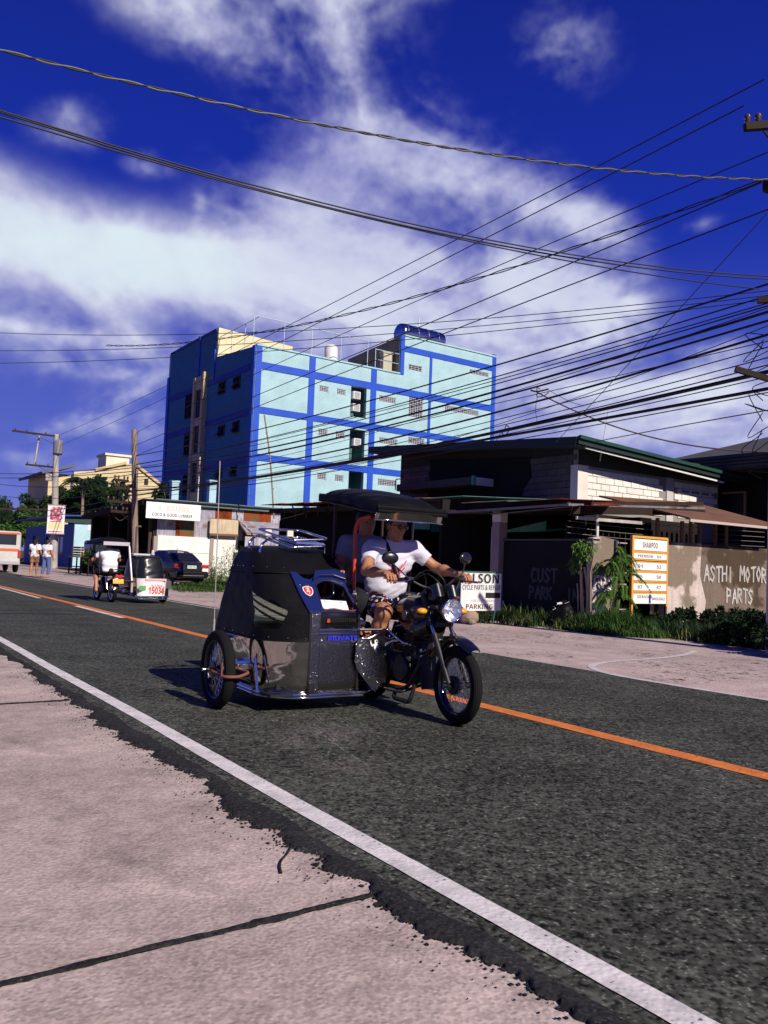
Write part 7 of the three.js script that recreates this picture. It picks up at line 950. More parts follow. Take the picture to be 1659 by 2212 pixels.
// ------------------------------------------------------------------ second tricycle, driving away
const TR2s = 0.87, TR2p = onY(241, 1301, 0), TR2 = [TR2p.x, 0, TR2p.z], TR2a = Math.PI + 0.05;
{
  const t = thing('tricycle', 'tricycle seen from behind with white rear panel numbered 15034', 'tricycle', TR2, TR2a); t.scale.setScalar(TR2s); // x forward, z to its right
  const P = (n, g, m, par = t) => mesh(n, g, m, par);
  makeWheel(t, 'rear_wheel', 0, 0.295, 0, 0.295, 0.05, 0.10, 0.07, 18, chromeM); makeWheel(t, 'front_wheel', 1.25, 0.295, 0, 0.295, 0.045, 0.08, 0.07, 18, chromeM); makeWheel(t, 'sidecar_wheel', -0.15, 0.30, 1.42, 0.30, 0.05, 0.11, 0.06, 18, blackSatinM);
  P('fuel_tank', [superTank([[0.95, 0.78, 0.86, 0.05], [0.8, 0.70, 0.95, 0.14], [0.55, 0.70, 0.93, 0.13], [0.45, 0.76, 0.84, 0.05]])], blackPaintM);
  P('seat', [superTank([[0.48, 0.74, 0.79, 0.06], [0.3, 0.72, 0.80, 0.12], [-0.1, 0.74, 0.83, 0.13], [-0.45, 0.78, 0.85, 0.10], [-0.52, 0.80, 0.83, 0.04]])], vinylM);
  P('engine', [rbox(0.34, 0.26, 0.26, 0.05, 0.62, 0.36, 0), rbox(0.15, 0.26, 0.17, 0.03, 0.74, 0.54, 0, 0, 0, -0.35)], engineM);
  P('rear_mudguard', [gridSurf(16, 6, (u, v) => { const a = mix(0.5, 2.9, u), s = v * 2 - 1; return V(Math.cos(a) * 0.36, 0.3 + Math.sin(a) * 0.36 - 0.03 * s * s, s * 0.08); })], blackPaintM);
  P('tail_light', [rbox(0.06, 0.11, 0.20, 0.03, -0.46, 0.74, 0)], redLensM); P('number_plate', [rbox(0.012, 0.13, 0.30, 0.01, -0.44, 0.60, 0, 0, 0, -0.2)], M(lin(0.75, 0.42, 0.05), 0.5)); P('grab_rail', [polyTube([[-0.1, 0.86, 0.13], [-0.5, 0.93, 0.12], [-0.5, 0.93, -0.12], [-0.1, 0.86, -0.13]], 0.012, 0.05)], blackSatinM);
  P('exhaust', [bar([0.4, 0.26, 0.17], [-0.35, 0.34, 0.19], 0.045, 0.05, 16), bar([-0.35, 0.34, 0.19], [-0.37, 0.343, 0.19], 0.05, 0.03, 16)], chromeM); P('shock_absorber', [-0.14, 0.14].map((z) => bar([0.02, 0.36, z], [0.14, 0.70, z], 0.03)), chromeM);
  P('fork', [-0.09, 0.09].map((z) => bar([1.24, 0.31, z], [0.93, 0.96, z], 0.025)), blackSatinM); P('handlebar', [polyTube([[0.74, 1.06, 0.36], [0.88, 1.02, 0.12], [0.88, 1.02, -0.12], [0.74, 1.06, -0.36]], 0.013, 0.06)], blackSatinM);
  P('wing_mirror', [move(new THREE.SphereGeometry(1, 14, 10).scale(0.03, 0.05, 0.07), 0.72, 1.25, -0.42), bar([0.8, 1.06, -0.28], [0.73, 1.22, -0.40], 0.007)], blackPaintM);
  // canopy
  const c = P('canopy', [gridSurf(18, 16, (u, v) => { const s = v * 2 - 1, x = mix(-0.45, 0.75, u), ex = Math.min(1, u * 6, (1 - u) * 6); return V(x, 1.72 + 0.17 * Math.pow(Math.max(0, 1 - Math.pow(Math.abs(s), 3)), 0.6) * Math.sqrt(ex) - u * 0.05, s * 0.46 - 0.03); }), span(-0.44, 0.74, 1.66, 1.70, -0.47, 0.42)], vinylM);
  mesh('rear_band', [box(0.02, 0.10, 0.74, -0.46, 1.70, 0.02, 0, 0, 0)], M(lin(0.75, 0.70, 0.72), 0.35, { metalness: 0.5 }), c);
  c.position.set(0.38, -0.06, 0);
  P('canopy_post', [bar([-0.35, 0.55, 0.42], [-0.02, 1.62, 0.40], 0.03), bar([-0.35, 0.3, 0.42], [-0.35, 0.6, 0.42], 0.035)], M(lin(0.62, 0.58, 0.60), 0.4, { metalness: 0.4 })); P('canopy_post', [bar([0.6, 0.8, 0.36], [0.62, 1.66, 0.36], 0.016), bar([0.6, 0.8, -0.36], [0.62, 1.66, -0.36], 0.016), bar([-0.1, 0.8, -0.42], [-0.0, 1.62, -0.42], 0.016)], blackSatinM);
  P('tall_pipe', [polyTube([[-0.36, 1.4, 0.46], [-0.36, 2.15, 0.46], [-0.36, 2.15, 0.58]], 0.03, 0.05)], M(lin(0.10, 0.08, 0.06), 0.7));
  // sidecar
  P('rear_panel', [gridSurf(24, 10, (u, v) => { const z = mix(0.50, 1.36, u), s = u * 2 - 1; return V(-0.62 + 0.14 * Math.pow(Math.abs(s), 5), 0.20 + 0.50 * v, 0.93 + s * (0.41 + 0.035 * v)); })], Object.assign(painted(lin(0.93, 0.92, 0.90), 0.4), { side: THREE.DoubleSide }));
  P('side_panel', [slabOf([[-0.50, 0.2, 1.345], [0.9, 0.2, 1.3], [0.9, 0.7, 1.33], [-0.48, 0.7, 1.375]], 0.02), slabOf([[-0.50, 0.7, 0.49], [0.9, 0.7, 0.49], [0.9, 0.2, 0.52], [-0.50, 0.2, 0.52]], 0.02), span(-0.5, 0.9, 0.18, 0.2, 0.53, 1.33)], steelM);
  const back = (g) => rotY(g, -Math.PI / 2), red = M(lin(0.62, 0.045, 0.03), 0.5);
  P('number', [move(back(textGeo('15034', 0.46, 0.19)), -0.632, 0.375, 1.03)], red); P('town_lettering', [move(back(textGeo('ALCALA', 0.34, 0.055)), -0.632, 0.51, 1.03)], M(lin(0.72, 0.35, 0.33), 0.6)); P('top_band', [box(0.012, 0.05, 0.62, -0.628, 0.665, 1.0)], M(lin(0.72, 0.40, 0.38), 0.6)); P('green_decal', [box(0.01, 0.13, 0.22, -0.622, 0.43, 0.63, 0.12)], M(lin(0.14, 0.36, 0.12), 0.5));
  P('tarpaulin', [gridSurf(40, 18, (u, v) => { const a = mix(0, Math.PI * 2, u), e = 3.2, C = Math.cos(a), S = Math.sin(a), r = (q) => Math.sign(q) * Math.pow(Math.abs(q), 2 / e), w = mix(0.445, 0.33, Math.pow(v, 1.5)) * (v > 0.93 ? 1 - (v - 0.93) * 4 : 1), l = mix(0.72, 0.50, v) * (v > 0.93 ? 1 - (v - 0.93) * 4 : 1), y = 0.70 + 0.62 * Math.sin(v * 1.5708), wr = 0.018 * n3(a * 4, y * 22, 3) + 0.012 * n3(a * 9, y * 9, 1); return V(0.12 + r(C) * (l + wr), y + wr * 0.6, 0.93 + r(S) * (w + wr)); }), ext([[-0.55, -0.2], [0.3, -0.2], [0.3, 0.2], [-0.55, 0.2]].map(([x, z]) => [x + 0.2, z]), 0.015).rotateX(-Math.PI / 2).translate(0.05, 1.30, 0.93)], new THREE.MeshPhysicalMaterial({ color: lin(0.012, 0.012, 0.013), roughness: 0.28, specularIntensity: 0.8 }));
  P('bumper', [polyTube([[-0.45, 0.20, 0.48], [-0.68, 0.20, 0.52], [-0.68, 0.20, 1.38], [-0.5, 0.20, 1.42]], 0.02, 0.06), polyTube([[-0.45, 0.13, 0.50], [-0.66, 0.13, 0.54], [-0.66, 0.13, 1.34]], 0.016, 0.06)], chromeM);
  P('wheel_mudguard', [rbox(0.55, 0.03, 0.16, 0.01, -0.15, 0.66, 1.42), rbox(0.03, 0.22, 0.20, 0.01, -0.45, 0.53, 1.43)], M(lin(0.08, 0.08, 0.08), 0.6)); P('roof_parcel', [rbox(0.4, 0.06, 0.5, 0.02, 0.2, 1.36, 0.8), lathe([[0.001, 0], [0.06, 0], [0.03, 0.14], [0.001, 0.15]], 10).translate(0.1, 1.36, 1.15)], M(lin(0.55, 0.55, 0.55), 0.6));
  P('link_frame', [bar([-0.1, 0.42, 0.1], [-0.1, 0.40, 0.6], 0.03), bar([0.6, 0.35, 0.1], [0.6, 0.3, 0.6], 0.025), bar([-0.15, 0.3, 1.2], [-0.15, 0.3, 1.45], 0.03), bar([-0.35, 0.62, 0.2], [-0.45, 0.60, 0.6], 0.02)], blackSatinM);
}
person('person', 'tricycle rider seen from behind in a plain white T-shirt and dark shorts', null, {
  origin: TR2, ry: TR2a, scale: 0.9, girth: 1.15, cell: 0.02, face: [1, 0, 0], pelvis: [0.16, 0.88, -0.06], belly: [0.14, 1.03, -0.06], chest: [0.2, 1.24, -0.06], neck: [0.28, 1.42, -0.06], head: [0.34, 1.56, -0.06],
  sh: [[0.25, 1.36, 0.15], [0.25, 1.36, -0.27]], el: [[0.45, 1.14, 0.30], [0.42, 1.13, -0.43]], wr: [[0.68, 1.07, 0.33], [0.68, 1.08, -0.37]], hip: [[0.2, 0.86, 0.06], [0.2, 0.86, -0.17]], kn: [[0.55, 0.78, 0.22], [0.50, 0.78, -0.30]], an: [[0.40, 0.36, 0.22], [0.30, 0.34, -0.34]], toe: [[0.56, 0.32, 0.24], [0.46, 0.29, -0.36]], short: 0.9, sleeve: 0.6, hem: 0.06, shirt: clothM(lin(0.88, 0.88, 0.90)), pants: clothM(lin(0.02, 0.02, 0.025)) });
// ------------------------------------------------------------------ dark sedan parked nose-in beside the white wall
{
  const p = onY(416, 1264, 0.05), t = thing('parked_car', 'dark grey sedan parked with its tail lights facing the road before the white wall', 'car', [p.x - 0.2, 0.04, p.z], 0.10); t.scale.setScalar(0.94); // local x forward = away: -x
  const P = (n, g, m, par = t) => mesh(n, g, m, par), paint = new THREE.MeshPhysicalMaterial({ color: lin(0.030, 0.030, 0.034), roughness: 0.28, metalness: 0.55, clearcoat: 1, clearcoatRoughness: 0.05 });
  const top = [[0, 0.62], [0.03, 0.86], [0.18, 0.965], [0.55, 1.0], [1.05, 1.33], [1.55, 1.47], [2.15, 1.47], [2.7, 1.30], [3.25, 0.97], [3.9, 0.86], [4.3, 0.70], [4.38, 0.5]], half = (x) => 0.83 * (1 - Math.pow(Math.abs(x - 2.15) / 2.55, 5)) , tY = (x) => { let i = 0; while (i < top.length - 2 && x > top[i + 1][0]) i++; const a = top[i], b = top[i + 1], s = clamp((x - a[0]) / (b[0] - a[0])), q = s * s * (3 - 2 * s); return mix(a[1], b[1], mix(s, q, 0.35)); };
  const belt = (x) => Math.min(tY(x), 0.93 + 0.02 * Math.sin(x));
  const sec = (x, v) => { // v 0..1 sill -> roof centre
    const h = half(x), y0 = 0.22 + 0.06 * Math.pow(Math.abs(x - 2.15) / 2.2, 4), yb = belt(x), yt = tY(x); if (v < 0.5) { const q = v / 0.5; return [mix(y0, yb, q), h * (0.94 + 0.06 * Math.sin(q * 2.6))]; } const q = (v - 0.5) / 0.5; const in_ = yt - yb > 0.03 ? 0.24 * Math.min(1, (yt - yb) / 0.5) : 0.02; if (q < 0.6) { const r = q / 0.6; return [mix(yb, yt - 0.04 * Math.min(1, (yt - yb) * 3), r), h * 0.97 - in_ * r]; } const r = (q - 0.6) / 0.4; return [yt - 0.04 * Math.min(1, (yt - yb) * 3) * (1 - Math.sin(r * 1.57)), (h * 0.97 - in_) * (1 - r)]; };
  const X = (x) => -x; P('body', [1, -1].map((s) => gridSurf(70, 30, (u, v) => { const x = u * 4.38, [y, z] = sec(x, v); return V(X(x), y, s * z); })), Object.assign(paint, { side: THREE.DoubleSide })); P('boot_face', [gridSurf(6, 12, (u, v) => { const [y, z] = sec(0, v * 0.5); return V(0.0, y, mix(-z, z, u)); })], paint);
  const glass = new THREE.MeshPhysicalMaterial({ color: lin(0.012, 0.013, 0.018), roughness: 0.05, specularIntensity: 1 });
  P('rear_window', [gridSurf(10, 10, (u, v) => { const x = mix(0.60, 1.10, v), y = tY(x) + 0.008, z = mix(-1, 1, u) * mix(0.62, 0.53, v); return V(X(x) + 0.006, y - 0.03 * u * u * 0, z); })], glass);
  for (const s of [1, -1]) { const w = (x0, x1, k0, k1) => gridSurf(6, 6, (u, v) => { const x = mix(mix(x0, x0 + k0, v), mix(x1, x1 - k1, v), u), [y0, z0] = sec(x, 0.52), [y1, z1] = sec(x, 0.76), q = v; return V(X(x), mix(y0 + 0.01, y1, q), s * (mix(z0, z1, q) + 0.008)); }); P('side_window', [w(1.02, 1.28, 0.24, 0.02)], glass); P('side_window', [w(1.33, 2.0, 0.06, 0.0)], glass); P('side_window', [w(2.06, 2.95, 0.0, 0.42)], glass); P('tail_light', [rbox(0.16, 0.17, 0.30, 0.04, -0.03, 0.80, s * 0.63, s * 0.22)], redLensM); P('reversing_lens', [rbox(0.05, 0.06, 0.20, 0.02, 0.012, 0.74, s * 0.60, s * 0.2)], M(lin(0.75, 0.70, 0.70), 0.25)); P('door_handle', [rbox(0.16, 0.025, 0.02, 0.008, X(1.5), 0.84, s * (half(1.5) + 0.01)), rbox(0.16, 0.025, 0.02, 0.008, X(2.45), 0.84, s * (half(2.45) + 0.01))], paint); }
  P('rear_plate', [rbox(0.015, 0.13, 0.42, 0.006, 0.03, 0.76, 0)], M(lin(0.62, 0.68, 0.66), 0.5)); P('plate_lettering', [move(rotY(textGeo('NQX 418', 0.32, 0.07), Math.PI / 2), 0.040, 0.76, 0)], M(lin(0.05, 0.2, 0.12), 0.6)); P('boot_trim', [rbox(0.02, 0.03, 0.6, 0.008, 0.03, 0.85, 0), move(new THREE.TorusGeometry(0.035, 0.008, 6, 16).rotateY(Math.PI / 2), 0.035, 0.92, 0)], chromeM); P('bumper', [rbox(0.20, 0.30, 1.56, 0.08, -0.02, 0.44, 0)], paint); P('bumper_strip', [rbox(0.03, 0.035, 1.1, 0.012, 0.09, 0.40, 0)], M(lin(0.5, 0.5, 0.5), 0.3, { metalness: 0.8 })); P('exhaust_tip', [bar([0.02, 0.27, -0.5], [0.12, 0.27, -0.5], 0.035, 0.035, 14)], chromeM); P('underbody', [span(-4.1, -0.2, 0.17, 0.3, -0.7, 0.7)], blackM); P('high_stop_lamp', [rbox(0.04, 0.03, 0.3, 0.01, X(1.12), 1.38, 0)], whiteM); P('aerial', [bar([X(1.45), 1.47, 0], [X(1.38), 1.56, 0], 0.012, 0.006)], blackM);
  for (const [x, s] of [[0.85, 1], [0.85, -1], [3.42, 1], [3.42, -1]]) { const w = new THREE.Group(); w.name = 'wheel'; w.position.set(X(x), 0.25, s * 0.74); t.add(w); mesh('tyre', rotX(lathe([[0.2, -0.09], [0.28, -0.095], [0.31, -0.07], [0.31, 0.07], [0.28, 0.095], [0.2, 0.09]], 28), Math.PI / 2), rubberM, w); mesh('rim', [rotX(lathe([[0.001, 0.05], [0.05, 0.05], [0.06, 0.03], [0.19, 0.07], [0.205, 0.09], [0.205, -0.05]], 28), s > 0 ? Math.PI / 2 : -Math.PI / 2), ...[...Array(7)].map((_, i) => { const a = i / 7 * 6.283; return plank([Math.cos(a) * 0.04, Math.sin(a) * 0.04, s * 0.08], [Math.cos(a) * 0.19, Math.sin(a) * 0.19, s * 0.09], 0.03, 0.012, V(0, 0, 1)); })], M(lin(0.35, 0.35, 0.36), 0.3, { metalness: 0.9 }), w); }
  P('wing_mirror', [1, -1].map((s) => rbox(0.08, 0.12, 0.2, 0.03, X(2.9), 0.98, s * 0.92)), paint);
}
// ------------------------------------------------------------------ signs
{
  const X = -13.0, a = onX(996, 1246, X), b = onX(1083, 1246, X), w = Math.abs(a.z - b.z), y1 = 1.10, y0 = 0.28, zc = (a.z + b.z) / 2, h = y1 - y0;
  const t = thing('repair_shop_sign', 'low white board reading CYCLE PARTS & REPAIR behind the headlight', 'sign', [X, y0, zc], 0.0);
  mesh('board', rbox(0.03, h, w, 0.004, 0, h / 2, 0), M(lin(0.86, 0.86, 0.82), 0.6, { map: grime }), t); mesh('frame', [span(-0.02, 0.024, h - 0.02, h + 0.012, -w / 2 - 0.015, w / 2 + 0.015), span(-0.02, 0.022, 0, h, -w / 2 - 0.014, -w / 2 + 0.008)], M(lin(0.03, 0.10, 0.07), 0.6), t); mesh('prop', [plank([0, h * 0.9, -w / 2 + 0.02], [-0.35, -y0, -w / 2 - 0.1], 0.03, 0.04), plank([0, h * 0.9, w / 2 - 0.02], [-0.35, -y0, w / 2], 0.03, 0.04), plank([0.0, 0.1, -w / 2], [0.0, -y0, -w / 2], 0.03, 0.04), plank([0, 0.1, w / 2], [0, -y0, w / 2], 0.03, 0.04)], M(lin(0.05, 0.22, 0.15), 0.7), t);
  const q = (txt, ww, hh, y, z, m, sl = 0) => mesh('lettering', move(rotY(textGeo(txt, ww, hh, sl), Math.PI / 2), 0.0185, y, z), m, t), dk = M(lin(0.015, 0.015, 0.018), 0.7), gy = M(lin(0.10, 0.11, 0.14), 0.7), lg = M(lin(0.45, 0.43, 0.45), 0.7);
  { const sh = move(rotY(textGeo('ALSON', w * 0.86, h * 0.24), Math.PI / 2), 0.0165, h * 0.815, 0.0 + 0.02); mesh('letter_shade', sh, lg, t); } q('ALSON', w * 0.86, h * 0.24, h * 0.835, 0.0, dk); q('CYCLE PARTS & REPAIR', w * 0.94, h * 0.13, h * 0.60, 0, gy); q(';', w * 0.03, h * 0.08, h * 0.40, 0.07, gy); q('FOR CUSTOMERS', w * 0.56, h * 0.06, h * 0.26, -0.03, lg, 0.3); q('PARKING', w * 0.66, h * 0.12, h * 0.11, 0.05, M(lin(0.10, 0.05, 0.03), 0.7)); mesh('painted_out_block', [span(0.016, 0.019, h * 0.33, h * 0.47, -w * 0.47, -w * 0.10)], M(lin(0.03, 0.025, 0.024), 0.9), t);
}
{
  const X = -11.55, P0 = onX(1365, 1158, X), P1 = onX(1441, 1166, X), w = Math.abs(P0.z - P1.z) + 0.02, zc = (P0.z + P1.z) / 2, H = 1.98;
  const t = thing('price_board', 'tall orange framed board with six white price panels before the lot entrance', 'sign', [X, 0, zc]), om = M(lin(0.78, 0.36, 0.05), 0.5);
  const y = (px) => onX(1403, px, X).y; const rows = [[1166, 1190, 'SHAMPOO', ''], [1196, 1208, 'PREMIUM', '55'], [1216, 1232, '91', '52'], [1238, 1254, '95', '50'], [1261, 1276, '97', '47'], [1283, 1304, 'SERVICE', 'WHOLESALE']];
  mesh('frame', [span(-0.03, 0.03, 0, y(1159), w / 2 - 0.055, w / 2), span(-0.03, 0.03, y(1310), y(1163), -w / 2, -w / 2 + 0.045), span(-0.028, 0.028, y(1164), y(1159), -w / 2, w / 2 - 0.055)], om, t); mesh('back_leg', [span(-0.03, 0.02, 0, y(1300), -w / 2 + 0.0, -w / 2 + 0.04)], M(lin(0.1, 0.06, 0.04), 0.8), t);
  rows.forEach(([a, b, l, r], i) => { const pn = mesh('price_panel', rbox(0.02, y(a) - y(b), w - 0.11, 0.003, 0.02, (y(a) + y(b)) / 2, -0.005), M(lin(0.90, 0.90, 0.84), 0.5), t), hh = y(a) - y(b); const tm = M(lin(0.16, 0.10, 0.12), 0.7); each('lettering', [move(rotY(textGeo(l, w * (l.length > 3 ? 0.42 : 0.13), hh * (i === 5 ? 0.3 : 0.5)), Math.PI / 2), 0.032, (y(a) + y(b)) / 2 + (i === 5 ? hh * 0.2 : 0), i === 0 ? 0.02 : w * (l.length > 3 ? 0.14 : 0.28)), ...(r ? [move(rotY(textGeo(r, w * (r.length > 3 ? 0.36 : 0.13), hh * (i === 5 ? 0.3 : 0.46)), Math.PI / 2), 0.032, (y(a) + y(b)) / 2, -w * 0.24)] : [])], tm, pn); if (i === 5) mesh('blue_block', span(0.0302, 0.033, y(b) + 0.01, y(a) - 0.01, -0.03, 0.04), M(lin(0.02, 0.05, 0.25), 0.6), pn); });
  rows.slice(0, 5).forEach(([a, b], i) => mesh('rail', [span(-0.02, 0.024, y(b) - 0.035, y(b) - 0.008, -w / 2 + 0.04, w / 2 - 0.05), span(-0.02, 0.024, y(rows[i + 1][0]) + 0.006, y(rows[i + 1][0]) + 0.03, -w / 2 + 0.04, w / 2 - 0.05)], om, t));
  const g = thing('tied_gate', 'thin rails of a small dark gate beside the orange price board', 'gate', [X - 0.12, 0, zc + w / 2]); mesh('post', [span(-0.03, 0.03, 0, 1.9, 0.34, 0.40)], M(lin(0.05, 0.05, 0.08), 0.7), g); for (const yy of [1.85, 1.46, 1.20, 0.95, 0.68, 0.4]) mesh('rail', [span(-0.015, 0.015, yy - 0.012, yy + 0.012, 0.0, 0.36)], M(lin(0.4, 0.36, 0.34), 0.7), g);
}
// ------------------------------------------------------------------ far left street life
const ped = (x, y, lab, o) => { const p = onY(x, y, 0.02); person('person', lab, null, { origin: [p.x, 0.0, p.z], ry: o.ry, girth: o.girth ?? 0.95, cell: 0.028, face: [1, 0, 0], pelvis: [0, 0.92, 0], belly: [0, 1.06, 0], chest: [0, 1.26, 0], neck: [0.01, 1.42, 0], head: [0.02, 1.55, 0], sh: [[0, 1.37, 0.18], [0, 1.37, -0.18]], el: o.el, wr: o.wr, hip: [[0, 0.88, 0.09], [0, 0.88, -0.09]], kn: [[0.06, 0.48, 0.1], [-0.03, 0.48, -0.1]], an: [[0.02, 0.08, 0.1], [-0.12, 0.10, -0.1]], toe: [[0.16, 0.04, 0.11], [0.02, 0.04, -0.11]], sleeve: o.sleeve ?? 0.6, short: o.short, hem: o.hem ?? 0.02, shirt: o.shirt, pants: o.pants, longHair: o.longHair }); };
ped(72, 1246, 'pedestrian in a long white top standing left of the other pedestrian', { ry: 2.6, el: [[0.05, 1.1, 0.24], [0.08, 1.1, -0.25]], wr: [[0.2, 0.9, 0.25], [0.15, 0.88, -0.25]], short: 0.6, hem: 0.16, longHair: true, shirt: clothM(lin(0.80, 0.78, 0.76)), pants: clothM(lin(0.30, 0.16, 0.08)) });
ped(98, 1247, 'pedestrian in a white T-shirt and blue jeans by the distant pole', { ry: 2.2, el: [[0.02, 1.1, 0.24], [0.05, 1.1, -0.25]], wr: [[0.12, 0.88, 0.24], [0.12, 0.88, -0.25]], short: 1.85, shirt: clothM(lin(0.82, 0.80, 0.82)), pants: clothM(lin(0.10, 0.14, 0.30)) });
{ // parked jeep-like dark vehicle and bench in the shade
  const p = onY(205, 1243, 0), t = thing('parked_jeep', 'dark parked utility vehicle in the shade left of the rear-view tricycle', 'vehicle', [p.x - 2.5, 0, p.z - 1.1]);
  const P = (n, g, m) => mesh(n, g, m, t); P('body', [rbox(3.4, 0.75, 1.6, 0.12, 0, 0.82, 0), rbox(2.2, 0.7, 1.5, 0.15, -0.4, 1.5, 0)], blackSatinM); P('window', [rbox(0.02, 0.45, 1.2, 0.005, 0.71, 1.55, 0), rbox(1.8, 0.42, 0.02, 0.005, -0.4, 1.55, 0.76)], glassM); P('lamp', [-0.55, 0.55].map((z) => rbox(0.04, 0.12, 0.16, 0.02, 1.7, 0.85, z)), redLensM); for (const [x, z] of [[1.05, 0.72], [-1.1, 0.72], [1.05, -0.72], [-1.1, -0.72]]) P('wheel', [rotX(lathe([[0.05, -0.1], [0.33, -0.1], [0.37, -0.06], [0.37, 0.06], [0.33, 0.1], [0.05, 0.1]], 24), Math.PI / 2).translate(x, 0.37, z)], rubberM); P('bumper', [rbox(0.1, 0.14, 1.6, 0.03, 1.76, 0.5, 0)], engineM);
  const q = onY(160, 1240, 0), b = thing('wooden_bench', 'brown wooden stall bench beside the dark parked vehicle', 'bench', [q.x, 0, q.z - 0.2], 0.1); mesh('top', [rbox(1.9, 0.06, 0.5, 0.01, 0, 0.92, 0)], M(lin(0.4, 0.25, 0.13), 0.7, { map: streaks }), b); for (const [x, z] of [[-0.85, 0.2], [0.85, 0.2], [-0.85, -0.2], [0.85, -0.2]]) mesh('leg', rbox(0.07, 0.9, 0.07, 0.01, x, 0.45, z), darkWoodM, b); mesh('shelf', rbox(1.7, 0.04, 0.45, 0.01, 0, 0.4, 0), darkWoodM, b);
  const c = thing('crate', 'orange wooden crate standing on the stall bench', 'crate', [q.x - 0.3, 0.95, q.z - 0.2]); for (let i = 0; i < 4; i++) mesh('slat', [box(0.8, 0.1, 0.02, 0, 0.07 + i * 0.13, 0.22), box(0.8, 0.1, 0.02, 0, 0.07 + i * 0.13, -0.22), box(0.02, 0.1, 0.42, 0.4, 0.07 + i * 0.13, 0), box(0.02, 0.1, 0.42, -0.4, 0.07 + i * 0.13, 0)], M(lin(0.5, 0.26, 0.12), 0.8), c);
}
{
  const p = onY(-26, 1236, 0), t = thing('parked_van', 'white van with red stripes parked at the far left edge', 'van', [p.x - 2.4, 0, p.z - 0.6], 0.0), P = (n, g, m) => mesh(n, g, m, t), wh = painted(lin(0.66, 0.64, 0.60), 0.4);
  P('body', [rbox(4.4, 1.65, 1.8, 0.16, 0, 1.28, 0)], wh); P('rear_window', [rbox(0.03, 0.55, 1.3, 0.01, 2.2, 1.68, 0)], glassM); P('side_window', [rbox(3.4, 0.5, 0.02, 0.005, -0.1, 1.65, 0.9)], glassM); P('stripe', [rbox(0.03, 0.14, 1.6, 0.005, 2.2, 1.15, 0), rbox(4.0, 0.12, 0.02, 0.004, 0, 1.05, 0.905), rbox(0.03, 0.10, 1.6, 0.005, 2.2, 1.99, 0)], M(lin(0.6, 0.15, 0.06), 0.4)); P('tail_light', [-0.8, 0.8].map((z) => rbox(0.05, 0.4, 0.12, 0.02, 2.2, 0.95, z)), redLensM); P('bumper', [rbox(0.12, 0.2, 1.75, 0.04, 2.22, 0.5, 0)], M(lin(0.4, 0.4, 0.42), 0.5)); for (const [x, z] of [[1.4, 0.82], [-1.4, 0.82], [1.4, -0.82], [-1.4, -0.82]]) P('wheel', [rotX(lathe([[0.05, -0.1], [0.29, -0.1], [0.33, -0.06], [0.33, 0.06], [0.29, 0.1], [0.05, 0.1]], 24), Math.PI / 2).translate(x, 0.33, z)], rubberM);
}
// scattered street clutter beside the verge
{ const p = onY(1022, 1330, 0.1), t = thing('boulder', 'rounded grey boulder at the foot of the repair shop sign', 'rock', [p.x + 0.9, 0.02, p.z + 0.9]); const g = new THREE.IcosahedronGeometry(0.17, 4), q = g.attributes.position; for (let i = 0; i < q.count; i++) { const v = V(q.getX(i), q.getY(i), q.getZ(i)), k = 1 + 0.22 * fbm(v.x * 7, v.y * 7, v.z * 7, 4); q.setXYZ(i, v.x * k * 1.25, v.y * k * 0.95 + 0.12, v.z * k * 1.2); } g.computeVertexNormals(); mesh('stone', g, M(lin(0.34, 0.26, 0.19), 0.9, { map: grime }), t); mesh('chip', [rbox(0.1, 0.07, 0.12, 0.02, 0.22, 0.04, 0.1, 0.5), rbox(0.08, 0.06, 0.1, 0.02, -0.25, 0.03, 0.12, 1)], M(lin(0.3, 0.25, 0.2), 0.9), t); }
// ------------------------------------------------------------------ plants
const leafM = (r, g, b) => new THREE.MeshPhysicalMaterial({ color: lin(r, g, b), roughness: 0.7, specularIntensity: 0.4, side: THREE.DoubleSide });
const leafDark = leafM(0.020, 0.045, 0.014), leafBlack = leafM(0.012, 0.030, 0.009), leafMid = leafM(0.050, 0.115, 0.022), leafLight = leafM(0.10, 0.20, 0.035), grassM = leafM(0.045, 0.085, 0.016), grassDry = leafM(0.20, 0.20, 0.06), barkM = M(lin(0.30, 0.22, 0.15), 0.9, { map: streaks }), paleStemM = M(lin(0.55, 0.40, 0.25), 0.85, { map: streaks });
class Soup { constructor() { this.p = []; this.n = []; } tri(a, b, c) { const n = b.clone().sub(a).cross(c.clone().sub(a)).normalize(); for (const q of [a, b, c]) { this.p.push(q.x, q.y, q.z); this.n.push(n.x, n.y, n.z); } }
  leaf(o, d, up, l, w) { const s = new THREE.Vector3().crossVectors(d, up).normalize().multiplyScalar(w / 2), m = o.clone().add(d.clone().multiplyScalar(l * 0.5)).add(up.clone().multiplyScalar(l * 0.10)), e = o.clone().add(d.clone().multiplyScalar(l)).add(up.clone().multiplyScalar(-l * 0.08)); this.tri(o, m.clone().add(s), e); this.tri(o, e, m.clone().sub(s)); }
  blade(o, h, w, lean, az) { const s = V(Math.cos(az + 1.57), 0, Math.sin(az + 1.57)).multiplyScalar(w / 2), d = V(Math.cos(az), 0, Math.sin(az)); const a = o, b = o.clone().add(d.clone().multiplyScalar(lean * h * 0.25)).add(V(0, h * 0.6, 0)), c = o.clone().add(d.clone().multiplyScalar(lean * h)).add(V(0, h * (1 - lean * 0.35), 0)); this.tri(a.clone().sub(s), a.clone().add(s), b.clone().add(s)); this.tri(a.clone().sub(s), b.clone().add(s), b.clone().sub(s)); this.tri(b.clone().sub(s), b.clone().add(s), c); }
  geo() { const g = new THREE.BufferGeometry(); g.setAttribute('position', new THREE.Float32BufferAttribute(this.p, 3)); g.setAttribute('normal', new THREE.Float32BufferAttribute(this.n, 3)); return g; } }
